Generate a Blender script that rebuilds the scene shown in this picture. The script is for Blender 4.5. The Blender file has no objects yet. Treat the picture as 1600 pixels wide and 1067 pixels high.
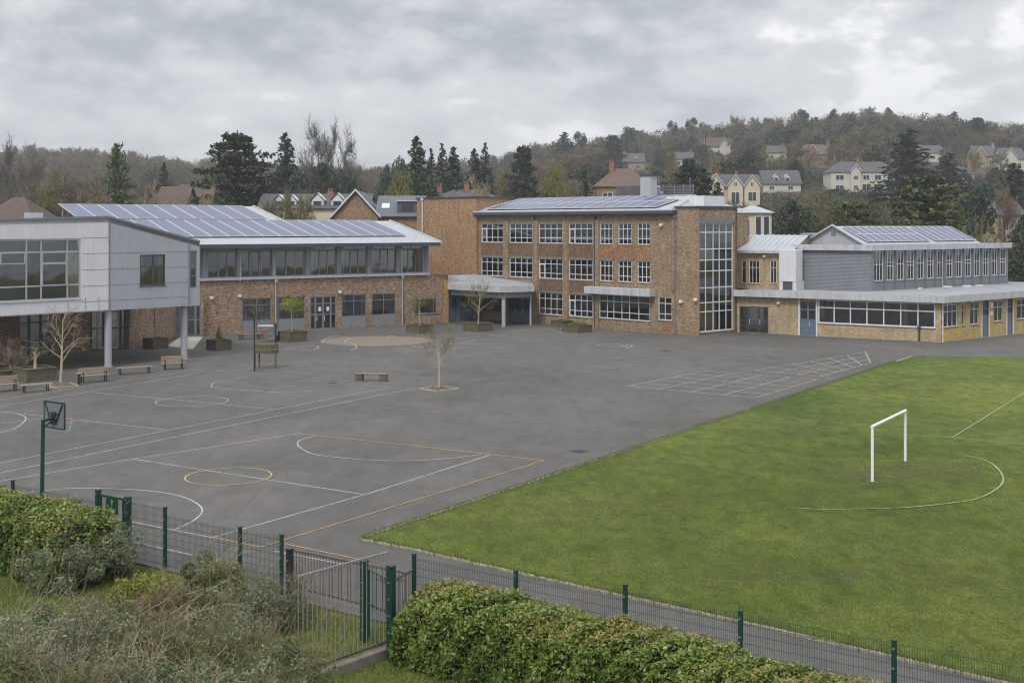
import bpy, math, random
import numpy as np
from mathutils import Vector
# ---------------------------------------------------------------- camera, world, sun, exposure
F, H, HY, CX = 1900.0, 10.0, 352.0, 800.0      # focal length in photo pixels, eye height, horizon row, centre column
S = bpy.context.scene
COL = S.collection
cam = bpy.data.cameras.new('camera'); cam_o = bpy.data.objects.new('camera', cam); COL.objects.link(cam_o)
cam.sensor_width = 36; cam.lens = F/1600*36; cam.shift_y = -(533.5-HY)/1600; cam.clip_end = 6000; cam.clip_start = .3
cam_o.location = (0, 0, H); cam_o.rotation_euler = (math.radians(90), 0, 0)
S.camera = cam_o
SUN_EL, SUN_AZ = 48, 205        # overcast; faint sun from behind the left shoulder
W = bpy.data.worlds.new('World'); S.world = W; W.use_nodes = True
def world():
    nt = W.node_tree; N = nt.nodes; L = nt.links; N.clear()
    out = N.new('ShaderNodeOutputWorld'); bg = N.new('ShaderNodeBackground')
    sky = N.new('ShaderNodeTexSky'); sky.sky_type = 'NISHITA'; sky.sun_disc = False
    sky.sun_elevation = math.radians(SUN_EL); sky.sun_rotation = math.radians(SUN_AZ)
    tc = N.new('ShaderNodeTexCoord'); sep = N.new('ShaderNodeSeparateXYZ'); L.new(tc.outputs['Generated'], sep.inputs[0])
    def m(op, a, b=None):
        n = N.new('ShaderNodeMath'); n.operation = op
        for i, v in enumerate((a, b)):
            if v is None: continue
            if isinstance(v, (int, float)): n.inputs[i].default_value = v
            else: L.new(v, n.inputs[i])
        return n.outputs[0]
    zz = m('POWER', m('MAXIMUM', sep.outputs[2], .0), .8)          # banks of cloud, flatter towards the horizon
    comb = N.new('ShaderNodeCombineXYZ'); L.new(sep.outputs[0], comb.inputs[0]); L.new(sep.outputs[1], comb.inputs[1]); L.new(m('MULTIPLY', zz, 1.7), comb.inputs[2])
    def noise(sc, det, ro, off, dist=0):
        mp = N.new('ShaderNodeMapping'); mp.inputs['Location'].default_value = off; L.new(comb.outputs[0], mp.inputs[0])
        n = N.new('ShaderNodeTexNoise'); n.inputs['Scale'].default_value = sc; n.inputs['Detail'].default_value = det
        n.inputs['Roughness'].default_value = ro; n.inputs['Distortion'].default_value = dist; L.new(mp.outputs[0], n.inputs['Vector']); return n.outputs[0]
    a = noise(5.0, 8, .5, (3.4, 1.2, .3), .08); b = noise(15., 8, .58, (7.7, 2.2, 4.), .08)
    c = m('ADD', m('MULTIPLY', a, .62), m('MULTIPLY', b, .38))
    rp = N.new('ShaderNodeValToRGB'); L.new(c, rp.inputs[0]); e = rp.color_ramp.elements
    e[0].position = .385; e[0].color = (.30, .316, .35, 1); e[1].position = .605; e[1].color = (.80, .80, .80, 1)
    for p, col in ((.44, (.36, .377, .408, 1)), (.475, (.43, .446, .475, 1)), (.51, (.51, .523, .547, 1)), (.56, (.58, .59, .605, 1))):
        x = e.new(p); x.color = col
    hz = N.new('ShaderNodeMapRange'); L.new(sep.outputs[2], hz.inputs[0]); hz.inputs[1].default_value = .03; hz.inputs[2].default_value = .15
    hz.inputs[3].default_value = .5; hz.inputs[4].default_value = 0
    mh = N.new('ShaderNodeMix'); mh.data_type = 'RGBA'; L.new(hz.outputs[0], mh.inputs['Factor']); L.new(rp.outputs[0], mh.inputs['A']); mh.inputs['B'].default_value = (.56, .575, .60, 1)
    sk = N.new('ShaderNodeMix'); sk.data_type = 'RGBA'; sk.blend_type = 'MULTIPLY'; sk.inputs['Factor'].default_value = 1
    L.new(sky.outputs[0], sk.inputs['A']); sk.inputs['B'].default_value = (.09, .09, .09, 1)
    mx = N.new('ShaderNodeMix'); mx.data_type = 'RGBA'; mx.inputs['Factor'].default_value = .93
    L.new(sk.outputs['Result'], mx.inputs['A']); L.new(mh.outputs['Result'], mx.inputs['B'])
    zen = N.new('ShaderNodeMapRange'); L.new(sep.outputs[2], zen.inputs[0]); zen.inputs[1].default_value = .2; zen.inputs[2].default_value = .9; zen.inputs[3].default_value = 1.0; zen.inputs[4].default_value = 2.0   # an overcast sky is brightest overhead
    L.new(zen.outputs[0], bg.inputs[1]); L.new(mx.outputs['Result'], bg.inputs[0]); L.new(bg.outputs[0], out.inputs[0])
world()
sun = bpy.data.lights.new('sun', 'SUN'); sun.energy = 1.5; sun.angle = math.radians(14); sun.color = (1, .96, .9)
sun_o = bpy.data.objects.new('sun', sun); COL.objects.link(sun_o)
def sundir():
    el, az = math.radians(SUN_EL), math.radians(SUN_AZ)
    return Vector((math.sin(az)*math.cos(el), math.cos(az)*math.cos(el), math.sin(el)))
sun_o.rotation_euler = sundir().to_track_quat('Z', 'Y').to_euler()
S.view_settings.view_transform = 'Standard'; S.view_settings.look = 'None'; S.view_settings.gamma = 1; S.view_settings.exposure = 0.45
S.cycles.use_denoising = True; S.cycles.max_bounces = 8; S.cycles.transparent_max_bounces = 24; S.cycles.volume_bounces = 0; S.cycles.filter_width = 1.15

# ---------------------------------------------------------------- materials
MATS = {}
def lin(r, g, b):
    f = lambda c: (c/255/12.92) if c/255 <= .04045 else ((c/255+.055)/1.055)**2.4
    return (f(r), f(g), f(b), 1)
class NM:                                    # small node helper
    def __init__(s, name):
        s.m = bpy.data.materials.new(name); s.m.use_nodes = True; s.N = s.m.node_tree.nodes; s.L = s.m.node_tree.links
        s.b = s.N['Principled BSDF']; MATS[name] = s.m
    def set(s, inp, v):
        if hasattr(v, 'links') or isinstance(v, bpy.types.NodeSocket): s.L.new(v, s.b.inputs[inp])
        else: s.b.inputs[inp].default_value = v
    def coord(s, kind='Object', scale=(1, 1, 1), rot=(0, 0, 0)):
        if kind == 'World':
            g = s.N.new('ShaderNodeNewGeometry'); o = g.outputs['Position']
        else:
            g = s.N.new('ShaderNodeTexCoord'); o = g.outputs[kind]
        mp = s.N.new('ShaderNodeMapping'); mp.inputs['Scale'].default_value = scale; mp.inputs['Rotation'].default_value = rot; s.L.new(o, mp.inputs[0]); return mp.outputs[0]
    def noise(s, v, sc, det=4, ro=.55, dist=0):
        n = s.N.new('ShaderNodeTexNoise'); n.inputs['Scale'].default_value = sc; n.inputs['Detail'].default_value = det; n.inputs['Roughness'].default_value = ro
        n.inputs['Distortion'].default_value = dist; s.L.new(v, n.inputs['Vector']); return n.outputs[0]
    def ramp(s, v, stops, const=False):
        r = s.N.new('ShaderNodeValToRGB'); s.L.new(v, r.inputs[0]); e = r.color_ramp.elements
        if const: r.color_ramp.interpolation = 'CONSTANT'
        e[0].position, e[0].color = stops[0][0], tuple(stops[0][1])[:3]+(1,); e[1].position, e[1].color = stops[-1][0], tuple(stops[-1][1])[:3]+(1,)
        for p, c in stops[1:-1]: x = e.new(p); x.color = tuple(c)[:3]+(1,)
        return r.outputs[0]
    def mix(s, f, a, b, mode='MIX'):
        n = s.N.new('ShaderNodeMix'); n.data_type = 'RGBA'; n.blend_type = mode
        for k, v in (('Factor', f), ('A', a), ('B', b)):
            if isinstance(v, bpy.types.NodeSocket): s.L.new(v, n.inputs[k])
            elif k == 'Factor': n.inputs[k].default_value = v
            else: n.inputs[k].default_value = tuple(v)[:3]+(1,)
        return n.outputs['Result']
    def bump(s, v, st, dist=.02):
        n = s.N.new('ShaderNodeBump'); n.inputs['Strength'].default_value = st; n.inputs['Distance'].default_value = dist; s.L.new(v, n.inputs['Height']); s.L.new(n.outputs[0], s.b.inputs['Normal'])
    def attr(s, name):
        n = s.N.new('ShaderNodeAttribute'); n.attribute_name = name; return n.outputs['Fac']
def plain(name, col, rough=.6, metal=0, var=.12, sc=3., spec=.5):
    m = NM(name); v = m.coord('World'); n = m.noise(v, sc, 5, .6)
    lo = [c*(1-var) for c in col[:3]]; hi = [min(1, c*(1+var)) for c in col[:3]]
    m.set('Base Color', m.ramp(n, [(.3, lo), (.7, hi)])); m.set('Roughness', rough); m.set('Metallic', metal); m.set('Specular IOR Level', spec); return m.m
def brick(name, c1, c2, mortar, stain, stain_amt=.45, sc=1.0, blotch=1.0):
    m = NM(name); uv = m.coord('UV'); t = m.N.new('ShaderNodeTexBrick'); m.L.new(uv, t.inputs['Vector'])
    t.inputs['Scale'].default_value = 1; t.inputs['Brick Width'].default_value = .225*sc; t.inputs['Row Height'].default_value = .075*sc
    t.inputs['Mortar Size'].default_value = .006*sc; t.inputs['Bias'].default_value = 0
    t.inputs['Color1'].default_value = tuple(c1)[:3]+(1,); t.inputs['Color2'].default_value = tuple(c2)[:3]+(1,); t.inputs['Mortar'].default_value = tuple(mortar)[:3]+(1,)
    w = m.coord('World'); a = m.noise(w, .35, 6, .65, .5); b = m.noise(m.coord('UV', (2.6, 7, 1)), 1., 3, .7)
    col = m.mix(m.ramp(a, [(.45, (0, 0, 0)), (.68, (stain_amt,)*3)]), t.outputs[0], stain)
    col = m.mix(1., col, m.ramp(b, [(.3, (1-.42*blotch,)*3), (.5, (1, 1, 1)), (.72, (1+.5*blotch, 1+.46*blotch, 1+.42*blotch))]), 'MULTIPLY')
    c = m.noise(m.coord('UV', (1.1, .25, 1)), 2.2, 4, .6)
    col = m.mix(1., col, m.ramp(c, [(.3, (.82, .8, .78)), (.6, (1.08, 1.08, 1.08))]), 'MULTIPLY')
    m.set('Base Color', col); m.set('Roughness', .9); m.set('Specular IOR Level', .2); return m.m
brick('brick_main', lin(158, 140, 116), lin(132, 112, 92), lin(140, 124, 106), lin(104, 82, 62))
brick('brick_blank', lin(170, 142, 112), lin(144, 116, 90), lin(140, 116, 92), lin(128, 92, 62), .4)
brick('brick_wing', lin(166, 144, 124), lin(128, 106, 91), lin(136, 118, 102), lin(112, 90, 72), .4, 1.15, 1.25)
brick('brick_spandrel', lin(128, 106, 84), lin(102, 82, 64), lin(112, 102, 90), lin(88, 74, 60))
brick('brick_red', lin(164, 130, 100), lin(138, 105, 80), lin(134, 104, 82), lin(120, 76, 52))
brick('brick_low', lin(182, 166, 138), lin(162, 145, 120), lin(160, 142, 116), lin(140, 118, 86), .4, 1, .7)
brick('brick_yellow', lin(186, 168, 124), lin(168, 149, 106), lin(166, 146, 104), lin(186, 160, 50), .7, 1, .7)
brick('brick_house', lin(154, 134, 108), lin(128, 106, 84), lin(140, 124, 104), lin(120, 98, 74))
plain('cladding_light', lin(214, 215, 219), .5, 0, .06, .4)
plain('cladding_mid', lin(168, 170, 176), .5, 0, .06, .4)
plain('grey_panel', lin(128, 132, 138), .5, .1, .06, 1)
plain('frame_grey', lin(116, 121, 129), .45, .1, .06, 1)
plain('frame_white', lin(210, 212, 215), .5, 0, .06, 2)
plain('white_fascia', lin(190, 192, 198), .5, 0, .10, .8)
plain('dark_trim', lin(70, 76, 84), .5, .2, .1, 1)
plain('roof_felt', lin(150, 152, 155), .85, 0, .18, .5)
plain('roof_metal', lin(170, 174, 181), .4, .25, .08, 1.2)
plain('slate', lin(82, 80, 84), .75, 0, .25, 1.4)
plain('slate_blue', lin(98, 102, 110), .7, 0, .15, 2)
plain('tile_brown', lin(88, 74, 66), .85, 0, .25, 1.4)
plain('tile_red', lin(100, 84, 76), .85, 0, .25, 1.4)
plain('render_cream', lin(196, 186, 158), .85, 0, .08, .6)
plain('render_white', lin(190, 186, 174), .85, 0, .06, .6)
plain('stone_wall', lin(150, 136, 112), .9, 0, .2, 1.2)
plain('terracotta', lin(138, 98, 82), .85, 0, .15, 3)
plain('column_grey', lin(164, 166, 172), .5, 0, .04, 1)
plain('door_blue', lin(96, 110, 130), .45, .05, .05, 1)
plain('door_dark', lin(66, 72, 82), .4, .1, .05, 1)
plain('interior', lin(132, 130, 122), .9, 0, .45, .35)
plain('interior_floor', lin(84, 78, 70), .8, 0, .3, .6)
plain('curtain', lin(176, 180, 172), .9, 0, .15, 2)
plain('blind', lin(128, 140, 138), .8, 0, .1, 2)
plain('white_post', lin(235, 236, 236), .35, 0, .04, 5)
plain('green_steel', lin(24, 62, 54), .45, .1, .2, 6)
plain('green_wire', lin(36, 66, 60), .5, .1, .15, 6)
plain('rail_brown', lin(96, 84, 74), .6, .3, .25, 8)
plain('rail_pale', lin(150, 146, 142), .5, .3, .2, 8)
plain('black_steel', lin(48, 52, 56), .45, .3, .15, 5)
plain('wood_old', lin(122, 112, 98), .85, 0, .25, 6)
plain('wood_pale', lin(150, 138, 122), .85, 0, .2, 6)
plain('planter_wood', lin(94, 88, 70), .9, 0, .3, 4)
plain('soil', lin(96, 84, 66), .95, 0, .35, 5)
plain('bark', lin(110, 98, 82), .9, 0, .3, 4)
plain('bark_pale', lin(176, 162, 136), .85, 0, .2, 5)
plain('bark_dark', lin(78, 68, 58), .9, 0, .3, 3)
plain('concrete', lin(122, 117, 106), .9, 0, .2, 3)
plain('kerb', lin(158, 150, 138), .9, 0, .22, 2.5)
plain('backboard', lin(108, 120, 124), .5, 0, .12, 8)
plain('hoop_red', lin(200, 64, 56), .45, 0, .1, 8)
plain('net_white', lin(214, 214, 214), .8, 0, .05, 8)
plain('red_paint', lin(176, 66, 52), .6, 0, .1, 8)
plain('sign_green', lin(18, 62, 44), .5, 0, .1, 8)
plain('sign_mark', lin(120, 170, 140), .6, 0, .05, 8)
plain('paper', lin(224, 222, 210), .8, 0, .03, 8)
plain('lamp_white', lin(220, 220, 214), .4, 0, .03, 8)
plain('timber_orange', lin(168, 132, 84), .7, 0, .2, 4)
plain('ramp_pale', lin(176, 172, 164), .9, 0, .1, 1)
plain('louvre_grey', lin(124, 128, 136), .5, .1, .06, .5)
def streaky(name, col, rough=.55, amt=.16):
    m = NM(name); a = m.noise(m.coord('UV', (2.2, .22, 1)), 1.5, 5, .65); b = m.noise(m.coord('World'), .8, 4, .6)
    c = m.mix(1, col, m.ramp(a, [(.32, (1-amt, 1-amt, 1-amt*1.1)), (.55, (1, 1, 1))]), 'MULTIPLY'); c = m.mix(1, c, m.ramp(b, [(.3, (.93, .93, .92)), (.7, (1.04, 1.04, 1.04))]), 'MULTIPLY'); m.set('Base Color', c); m.set('Roughness', rough)
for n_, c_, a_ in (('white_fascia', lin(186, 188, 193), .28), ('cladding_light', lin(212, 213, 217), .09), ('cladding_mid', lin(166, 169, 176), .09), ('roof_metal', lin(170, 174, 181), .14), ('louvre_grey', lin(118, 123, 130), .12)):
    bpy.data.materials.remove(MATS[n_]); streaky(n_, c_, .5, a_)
def glass(name, tint, tr=.62):
    m = NM(name); N, L = m.N, m.L; N.remove(m.b)
    o = N['Material Output']; t = N.new('ShaderNodeBsdfTransparent'); t.inputs[0].default_value = tint+(1,)
    g = N.new('ShaderNodeBsdfGlossy'); g.inputs['Roughness'].default_value = .03; g.inputs[0].default_value = (.9, .93, .95, 1)
    v = m.coord('World'); n = m.noise(v, .35, 2, .5); bp = N.new('ShaderNodeBump'); bp.inputs['Strength'].default_value = .25; bp.inputs['Distance'].default_value = .05
    L.new(n, bp.inputs['Height']); L.new(bp.outputs[0], g.inputs['Normal'])
    fr = N.new('ShaderNodeFresnel'); fr.inputs[0].default_value = 1.62; ad = N.new('ShaderNodeMath'); ad.operation = 'ADD'; ad.inputs[1].default_value = .08; L.new(fr.outputs[0], ad.inputs[0])
    mx = N.new('ShaderNodeMixShader'); L.new(ad.outputs[0], mx.inputs[0]); L.new(t.outputs[0], mx.inputs[1]); L.new(g.outputs[0], mx.inputs[2]); L.new(mx.outputs[0], o.inputs[0])
glass('glass', (.55, .60, .60)); glass('glass_green', (.5, .6, .56))
m = NM('house_glass'); m.set('Base Color', (.03, .035, .045, 1)); m.set('Roughness', .08)
def solar():
    m = NM('solar_cell'); uv = m.coord('UV'); t = m.N.new('ShaderNodeTexBrick'); m.L.new(uv, t.inputs['Vector']); t.offset = 0
    t.inputs['Scale'].default_value = 1; t.inputs['Brick Width'].default_value = .16; t.inputs['Row Height'].default_value = .16; t.inputs['Mortar Size'].default_value = .004
    t.inputs['Color1'].default_value = lin(92, 98, 124); t.inputs['Color2'].default_value = lin(84, 90, 116); t.inputs['Mortar'].default_value = lin(108, 112, 136)
    m.set('Base Color', t.outputs[0]); m.set('Roughness', .32); m.set('Specular IOR Level', .45)
solar()
def asphalt():
    m = NM('asphalt'); v = m.coord('World'); fine = m.noise(v, 38, 3, .8); big = m.noise(v, .07, 5, .6, .8); mid = m.noise(v, .55, 6, .65, .6)
    st = m.noise(m.coord('World', (1, .25, 1), (0, 0, .7)), .9, 5, .65, 1.)
    c = m.ramp(big, [(.32, lin(86, 84, 82)), (.5, lin(93, 91, 88)), (.68, lin(101, 98, 95))])
    c = m.mix(1, c, m.ramp(mid, [(.28, (.84, .84, .84)), (.5, (1, 1, 1)), (.72, (1.12, 1.11, 1.09))]), 'MULTIPLY')
    c = m.mix(1, c, m.ramp(st, [(.3, (.86, .86, .86)), (.5, (1, 1, 1)), (.72, (1.12, 1.11, 1.09))]), 'MULTIPLY')
    c = m.mix(1, c, m.ramp(fine, [(.3, (.72, .72, .72)), (.7, (1.3, 1.3, 1.3))]), 'MULTIPLY')
    # repair joints: a sparse cell pattern of thin dark seams
    vo = m.N.new('ShaderNodeTexVoronoi'); vo.feature = 'DISTANCE_TO_EDGE'; vo.inputs['Scale'].default_value = .11; m.L.new(v, vo.inputs['Vector'])
    c = m.mix(1, c, m.ramp(vo.outputs['Distance'], [(0, (.86, .86, .86)), (.006, (1, 1, 1))]), 'MULTIPLY')
    dots = m.N.new('ShaderNodeTexVoronoi'); dots.inputs['Scale'].default_value = .9; m.L.new(v, dots.inputs['Vector'])
    c = m.mix(m.ramp(dots.outputs['Distance'], [(.02, (.6,)*3), (.05, (0,)*3)]), c, lin(150, 148, 142))
    m.set('Base Color', c); m.set('Roughness', .88); m.set('Specular IOR Level', .3); m.bump(fine, .4, .01)
asphalt()
def grass(name, cs, sc=1.0):
    m = NM(name); v = m.coord('World'); big = m.noise(v, .11, 5, .6, .5); mid = m.noise(m.coord('World', (1, .55, 1), (0, 0, .5)), 1.5*sc, 6, .7, .4)
    fine = m.noise(m.coord('World', (1, .5, 1), (0, 0, -.2)), 14*sc, 5, .8)
    c = m.ramp(big, [(.3, cs[0]), (.5, cs[1]), (.7, cs[2])])
    c = m.mix(1, c, m.ramp(mid, [(.3, (.58, .62, .56)), (.5, (1, 1, 1)), (.7, (1.4, 1.32, 1.22))]), 'MULTIPLY')
    c = m.mix(1, c, m.ramp(fine, [(.28, (.45, .5, .4)), (.5, (1, 1, 1)), (.74, (1.6, 1.5, 1.4))]), 'MULTIPLY')
    pat = m.noise(v, .33, 4, .6, 1.); c = m.mix(m.ramp(pat, [(.6, (0,)*3), (.78, (.35,)*3)]), c, lin(126, 116, 72))
    p2 = m.noise(v, .045, 3, .5, .6); c = m.mix(1, c, m.ramp(p2, [(.38, (.84, .88, .86)), (.62, (1.14, 1.1, 1.06))]), 'MULTIPLY')
    m.set('Base Color', c); m.set('Roughness', .95); m.set('Specular IOR Level', .15); m.bump(fine, .7, .06)
grass('field_grass', (lin(74, 88, 40), lin(89, 103, 45), lin(106, 116, 56)))
grass('bank_grass', (lin(84, 88, 46), lin(96, 104, 52), lin(112, 108, 66)), .8)
def hillmat():
    m = NM('hill_ground'); v = m.coord('World'); a = m.noise(v, .03, 6, .6); b = m.noise(v, .5, 5, .7)
    c = m.ramp(a, [(.35, lin(60, 54, 40)), (.5, lin(72, 64, 48)), (.65, lin(64, 66, 40))]); c = m.mix(1, c, m.ramp(b, [(.3, (.7,)*3), (.7, (1.2,)*3)]), 'MULTIPLY')
    m.set('Base Color', c); m.set('Roughness', .95)
hillmat()
def paint(name, col, wear):
    m = NM(name); v = m.coord('World'); a = m.noise(v, 1.3, 6, .7, .5); b = m.noise(v, 16, 4, .7)
    base = m.ramp(m.noise(v, .07, 5, .6, .8), [(.32, lin(90, 87, 87)), (.68, lin(110, 107, 107))])
    f = m.mix(.5, a, b); c = m.mix(m.ramp(f, [(wear, (0,)*3), (wear+.16, (1,)*3)]), base, col)
    m.set('Base Color', c); m.set('Roughness', .8)
paint('paint_white', lin(182, 180, 174), .37); paint('paint_worn', lin(180, 177, 170), .34); paint('paint_faint', lin(160, 157, 151), .38)
paint('paint_yellow', lin(190, 166, 104), .35); paint('paint_orange', lin(194, 154, 104), .35); paint('paint_lime', lin(184, 172, 96), .36); paint('paint_tan', lin(122, 110, 98), .3)
def turfpaint():
    m = NM('paint_turf'); v = m.coord('World'); a = m.noise(v, 9, 5, .8)
    c = m.mix(m.ramp(a, [(.38, (0,)*3), (.62, (.75,)*3)]), lin(88, 108, 48), lin(196, 202, 176)); m.set('Base Color', c); m.set('Roughness', .95)
turfpaint()
def leaf(name, stops, rough=.5, trans=.25):
    m = NM(name); a = m.attr('rnd'); c = m.ramp(a, stops); m.set('Base Color', c); m.set('Roughness', rough); m.set('Specular IOR Level', .35)
    if trans:
        t = m.N.new('ShaderNodeBsdfTranslucent'); m.L.new(c, t.inputs[0]); mx = m.N.new('ShaderNodeMixShader'); mx.inputs[0].default_value = trans
        m.L.new(m.b.outputs[0], mx.inputs[1]); m.L.new(t.outputs[0], mx.inputs[2]); m.L.new(mx.outputs[0], m.N['Material Output'].inputs[0])
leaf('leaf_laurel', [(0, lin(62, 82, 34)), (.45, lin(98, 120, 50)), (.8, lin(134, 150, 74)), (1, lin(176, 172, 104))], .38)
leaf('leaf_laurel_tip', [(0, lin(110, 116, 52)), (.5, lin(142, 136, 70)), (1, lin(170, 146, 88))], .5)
leaf('leaf_grey', [(0, lin(76, 86, 62)), (.5, lin(114, 124, 96)), (1, lin(160, 168, 140))], .6)
leaf('leaf_olive', [(0, lin(66, 76, 40)), (.5, lin(102, 112, 64)), (1, lin(140, 142, 92))], .6)
leaf('leaf_lime', [(0, lin(94, 104, 28)), (.5, lin(132, 140, 44)), (1, lin(160, 160, 66))], .5)
leaf('leaf_brown', [(0, lin(72, 58, 44)), (.5, lin(110, 88, 68)), (1, lin(142, 118, 92))], .7)
leaf('needle_dark', [(0, lin(36, 46, 36)), (.5, lin(56, 68, 50)), (1, lin(84, 94, 66))], .7, .1)
leaf('needle_blue', [(0, lin(40, 52, 46)), (.5, lin(62, 76, 66)), (1, lin(88, 100, 84))], .7, .1)
leaf('needle_mid', [(0, lin(52, 62, 34)), (.5, lin(80, 94, 48)), (1, lin(112, 124, 64))], .7, .1)
leaf('leaf_willow', [(0, lin(92, 94, 40)), (.5, lin(124, 122, 54)), (1, lin(150, 144, 76))], .7)
leaf('twig_brown', [(0, lin(92, 80, 64)), (.5, lin(120, 106, 86)), (1, lin(144, 130, 106))], .85, 0)
leaf('twig_green', [(0, lin(92, 88, 58)), (.5, lin(118, 112, 76)), (1, lin(146, 138, 98))], .85, 0)
leaf('twig_pale', [(0, lin(130, 118, 96)), (.5, lin(156, 142, 116)), (1, lin(180, 166, 140))], .85, 0)
leaf('twig_grey', [(0, lin(84, 80, 76)), (.5, lin(104, 98, 92)), (1, lin(124, 118, 112))], .85, 0)
leaf('blade', [(0, lin(66, 86, 30)), (.5, lin(90, 112, 42)), (1, lin(134, 142, 68))], .8, .2)

# ---------------------------------------------------------------- helpers
def G(px, py, z=0.0):
    d = (H-z)*F/(py-HY); return ((px-CX)/F*d, d, z)
def AT(px, py, d): return ((px-CX)/F*d, d, H-(py-HY)*d/F)
def tag(o, label=None, cat=None, group=None, kind=None):
    if label: o['label'] = label
    if cat: o['category'] = cat
    if group: o['group'] = group
    if kind: o['kind'] = kind
    return o
def empty(name, loc, label=None, cat=None, group=None, rz=0):
    o = bpy.data.objects.new(name, None); o.location = loc; o.rotation_euler = (0, 0, rz); o.empty_display_size = .3; COL.objects.link(o); return tag(o, label, cat, group)
def origin(p):
    v = Vector((0, 0, 0))
    while p is not None: v += p.location; p = p.parent
    return v
class MB:                                     # collects world-space faces; build() links them as one mesh object
    def __init__(s): s.v = []; s.f = []
    def face(s, *pts):
        n = len(s.v); s.v += [tuple(p) for p in pts]; s.f.append(tuple(range(n, n+len(pts)))); return s
    def obox(s, O, a, b, c):
        O, a, b, c = Vector(O), Vector(a), Vector(b), Vector(c)
        if a.cross(b).dot(c) < 0: a, b = b, a
        n = len(s.v); s.v += [tuple(O+i*a+j*b+k*c) for k in (0, 1) for j in (0, 1) for i in (0, 1)]
        for q in ((0, 2, 3, 1), (4, 5, 7, 6), (0, 1, 5, 4), (2, 6, 7, 3), (1, 3, 7, 5), (0, 4, 6, 2)): s.f.append(tuple(n+i for i in q))
        return s
    def box(s, x0, x1, y0, y1, z0, z1): return s.obox((x0, y0, z0), (x1-x0, 0, 0), (0, y1-y0, 0), (0, 0, z1-z0))
    def cbox(s, c, sx, sy, sz, rz=0):          # centred in plan, standing on c
        u = Vector((math.cos(rz), math.sin(rz), 0)); v = Vector((-math.sin(rz), math.cos(rz), 0))
        return s.obox(Vector(c)-u*sx/2-v*sy/2, u*sx, v*sy, (0, 0, sz))
    def tube(s, p0, p1, r0, r1=None, n=8, cap=True):
        r1 = r0 if r1 is None else r1; p0, p1 = Vector(p0), Vector(p1); d = (p1-p0).normalized()
        a = d.cross((0, 0, 1)) if abs(d.z) < .95 else d.cross((1, 0, 0)); a.normalize(); b = d.cross(a); k = len(s.v)
        for p, r in ((p0, r0), (p1, r1)):
            for i in range(n):
                t = 2*math.pi*i/n; s.v.append(tuple(p+(a*math.cos(t)+b*math.sin(t))*r))
        for i in range(n): s.f.append((k+i, k+(i+1) % n, k+n+(i+1) % n, k+n+i))
        if cap: s.f.append(tuple(k+n+i for i in range(n))); s.f.append(tuple(k+n-1-i for i in range(n)))
        return s
    def prism(s, poly, z0, z1):               # poly: list of (x,y); z values may be lists
        n = len(poly); z0 = z0 if isinstance(z0, (list, tuple)) else [z0]*n; z1 = z1 if isinstance(z1, (list, tuple)) else [z1]*n
        ar = sum(poly[i][0]*poly[(i+1) % n][1]-poly[(i+1) % n][0]*poly[i][1] for i in range(n))
        if ar < 0: poly = poly[::-1]; z0 = z0[::-1]; z1 = z1[::-1]
        k = len(s.v); s.v += [(p[0], p[1], z) for p, z in zip(poly, z0)]+[(p[0], p[1], z) for p, z in zip(poly, z1)]
        s.f.append(tuple(k+n+i for i in range(n))); s.f.append(tuple(k+n-1-i for i in range(n)))
        for i in range(n): j = (i+1) % n; s.f.append((k+i, k+j, k+n+j, k+n+i))
        return s
    def build(s, name, mat, parent=None, smooth=False, bevel=0):
        me = bpy.data.meshes.new(name); o0 = origin(parent)
        V = [(x-o0.x, y-o0.y, z-o0.z) for x, y, z in s.v]; me.from_pydata(V, [], s.f); me.update()
        uv = me.uv_layers.new(name='uv'); nl = len(me.loops)
        if nl:
            vi = np.empty(nl, 'i4'); me.loops.foreach_get('vertex_index', vi); P = np.array(s.v)[vi]
            npoly = len(me.polygons); lt = np.empty(npoly, 'i4'); me.polygons.foreach_get('loop_total', lt); nr = np.empty(npoly*3, 'f4'); me.polygons.foreach_get('normal', nr)
            nn = np.repeat(nr.reshape(-1, 3), lt, axis=0); hl = np.hypot(nn[:, 0], nn[:, 1])+1e-9
            hx, hy = -nn[:, 1]/hl, nn[:, 0]/hl; flat = np.abs(nn[:, 2]) > .7
            U = np.where(flat, P[:, 0], P[:, 0]*hx+P[:, 1]*hy); Vv = np.where(flat, P[:, 1], P[:, 2]); uv.data.foreach_set('uv', np.stack([U, Vv], 1).ravel().astype('f4'))
        me.materials.append(MATS[mat]); 
        if smooth: me.polygons.foreach_set('use_smooth', [True]*len(me.polygons))
        o = bpy.data.objects.new(name, me); COL.objects.link(o)
        if parent is not None: o.parent = parent
        if bevel:
            b = o.modifiers.new('bevel', 'BEVEL'); b.width = bevel; b.segments = 1; b.limit_method = 'ANGLE'
        return o
def mesh_np(name, V, Fc, rnd, mat, smooth=False):
    me = bpy.data.meshes.new(name); k = Fc.shape[1]; n = len(Fc)
    me.vertices.add(len(V)); me.vertices.foreach_set('co', V.astype('f4').ravel()); me.loops.add(n*k); me.loops.foreach_set('vertex_index', Fc.astype('i4').ravel())
    me.polygons.add(n); me.polygons.foreach_set('loop_start', np.arange(0, n*k, k, dtype='i4')); me.polygons.foreach_set('loop_total', np.full(n, k, 'i4'))
    me.update(calc_edges=True); a = me.attributes.new('rnd', 'FLOAT', 'FACE'); a.data.foreach_set('value', np.clip(rnd, 0, 1).astype('f4'))
    me.materials.append(MATS[mat]); return me
def link(name, me, parent=None, loc=(0, 0, 0)):
    o = bpy.data.objects.new(name, me); o.location = loc; COL.objects.link(o)
    if parent is not None: o.parent = parent
    return o
def copy_tree(o, parent=None):
    c = o.copy(); COL.objects.link(c); c.parent = parent
    for ch in list(o.children): copy_tree(ch, c)
    return c
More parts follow.
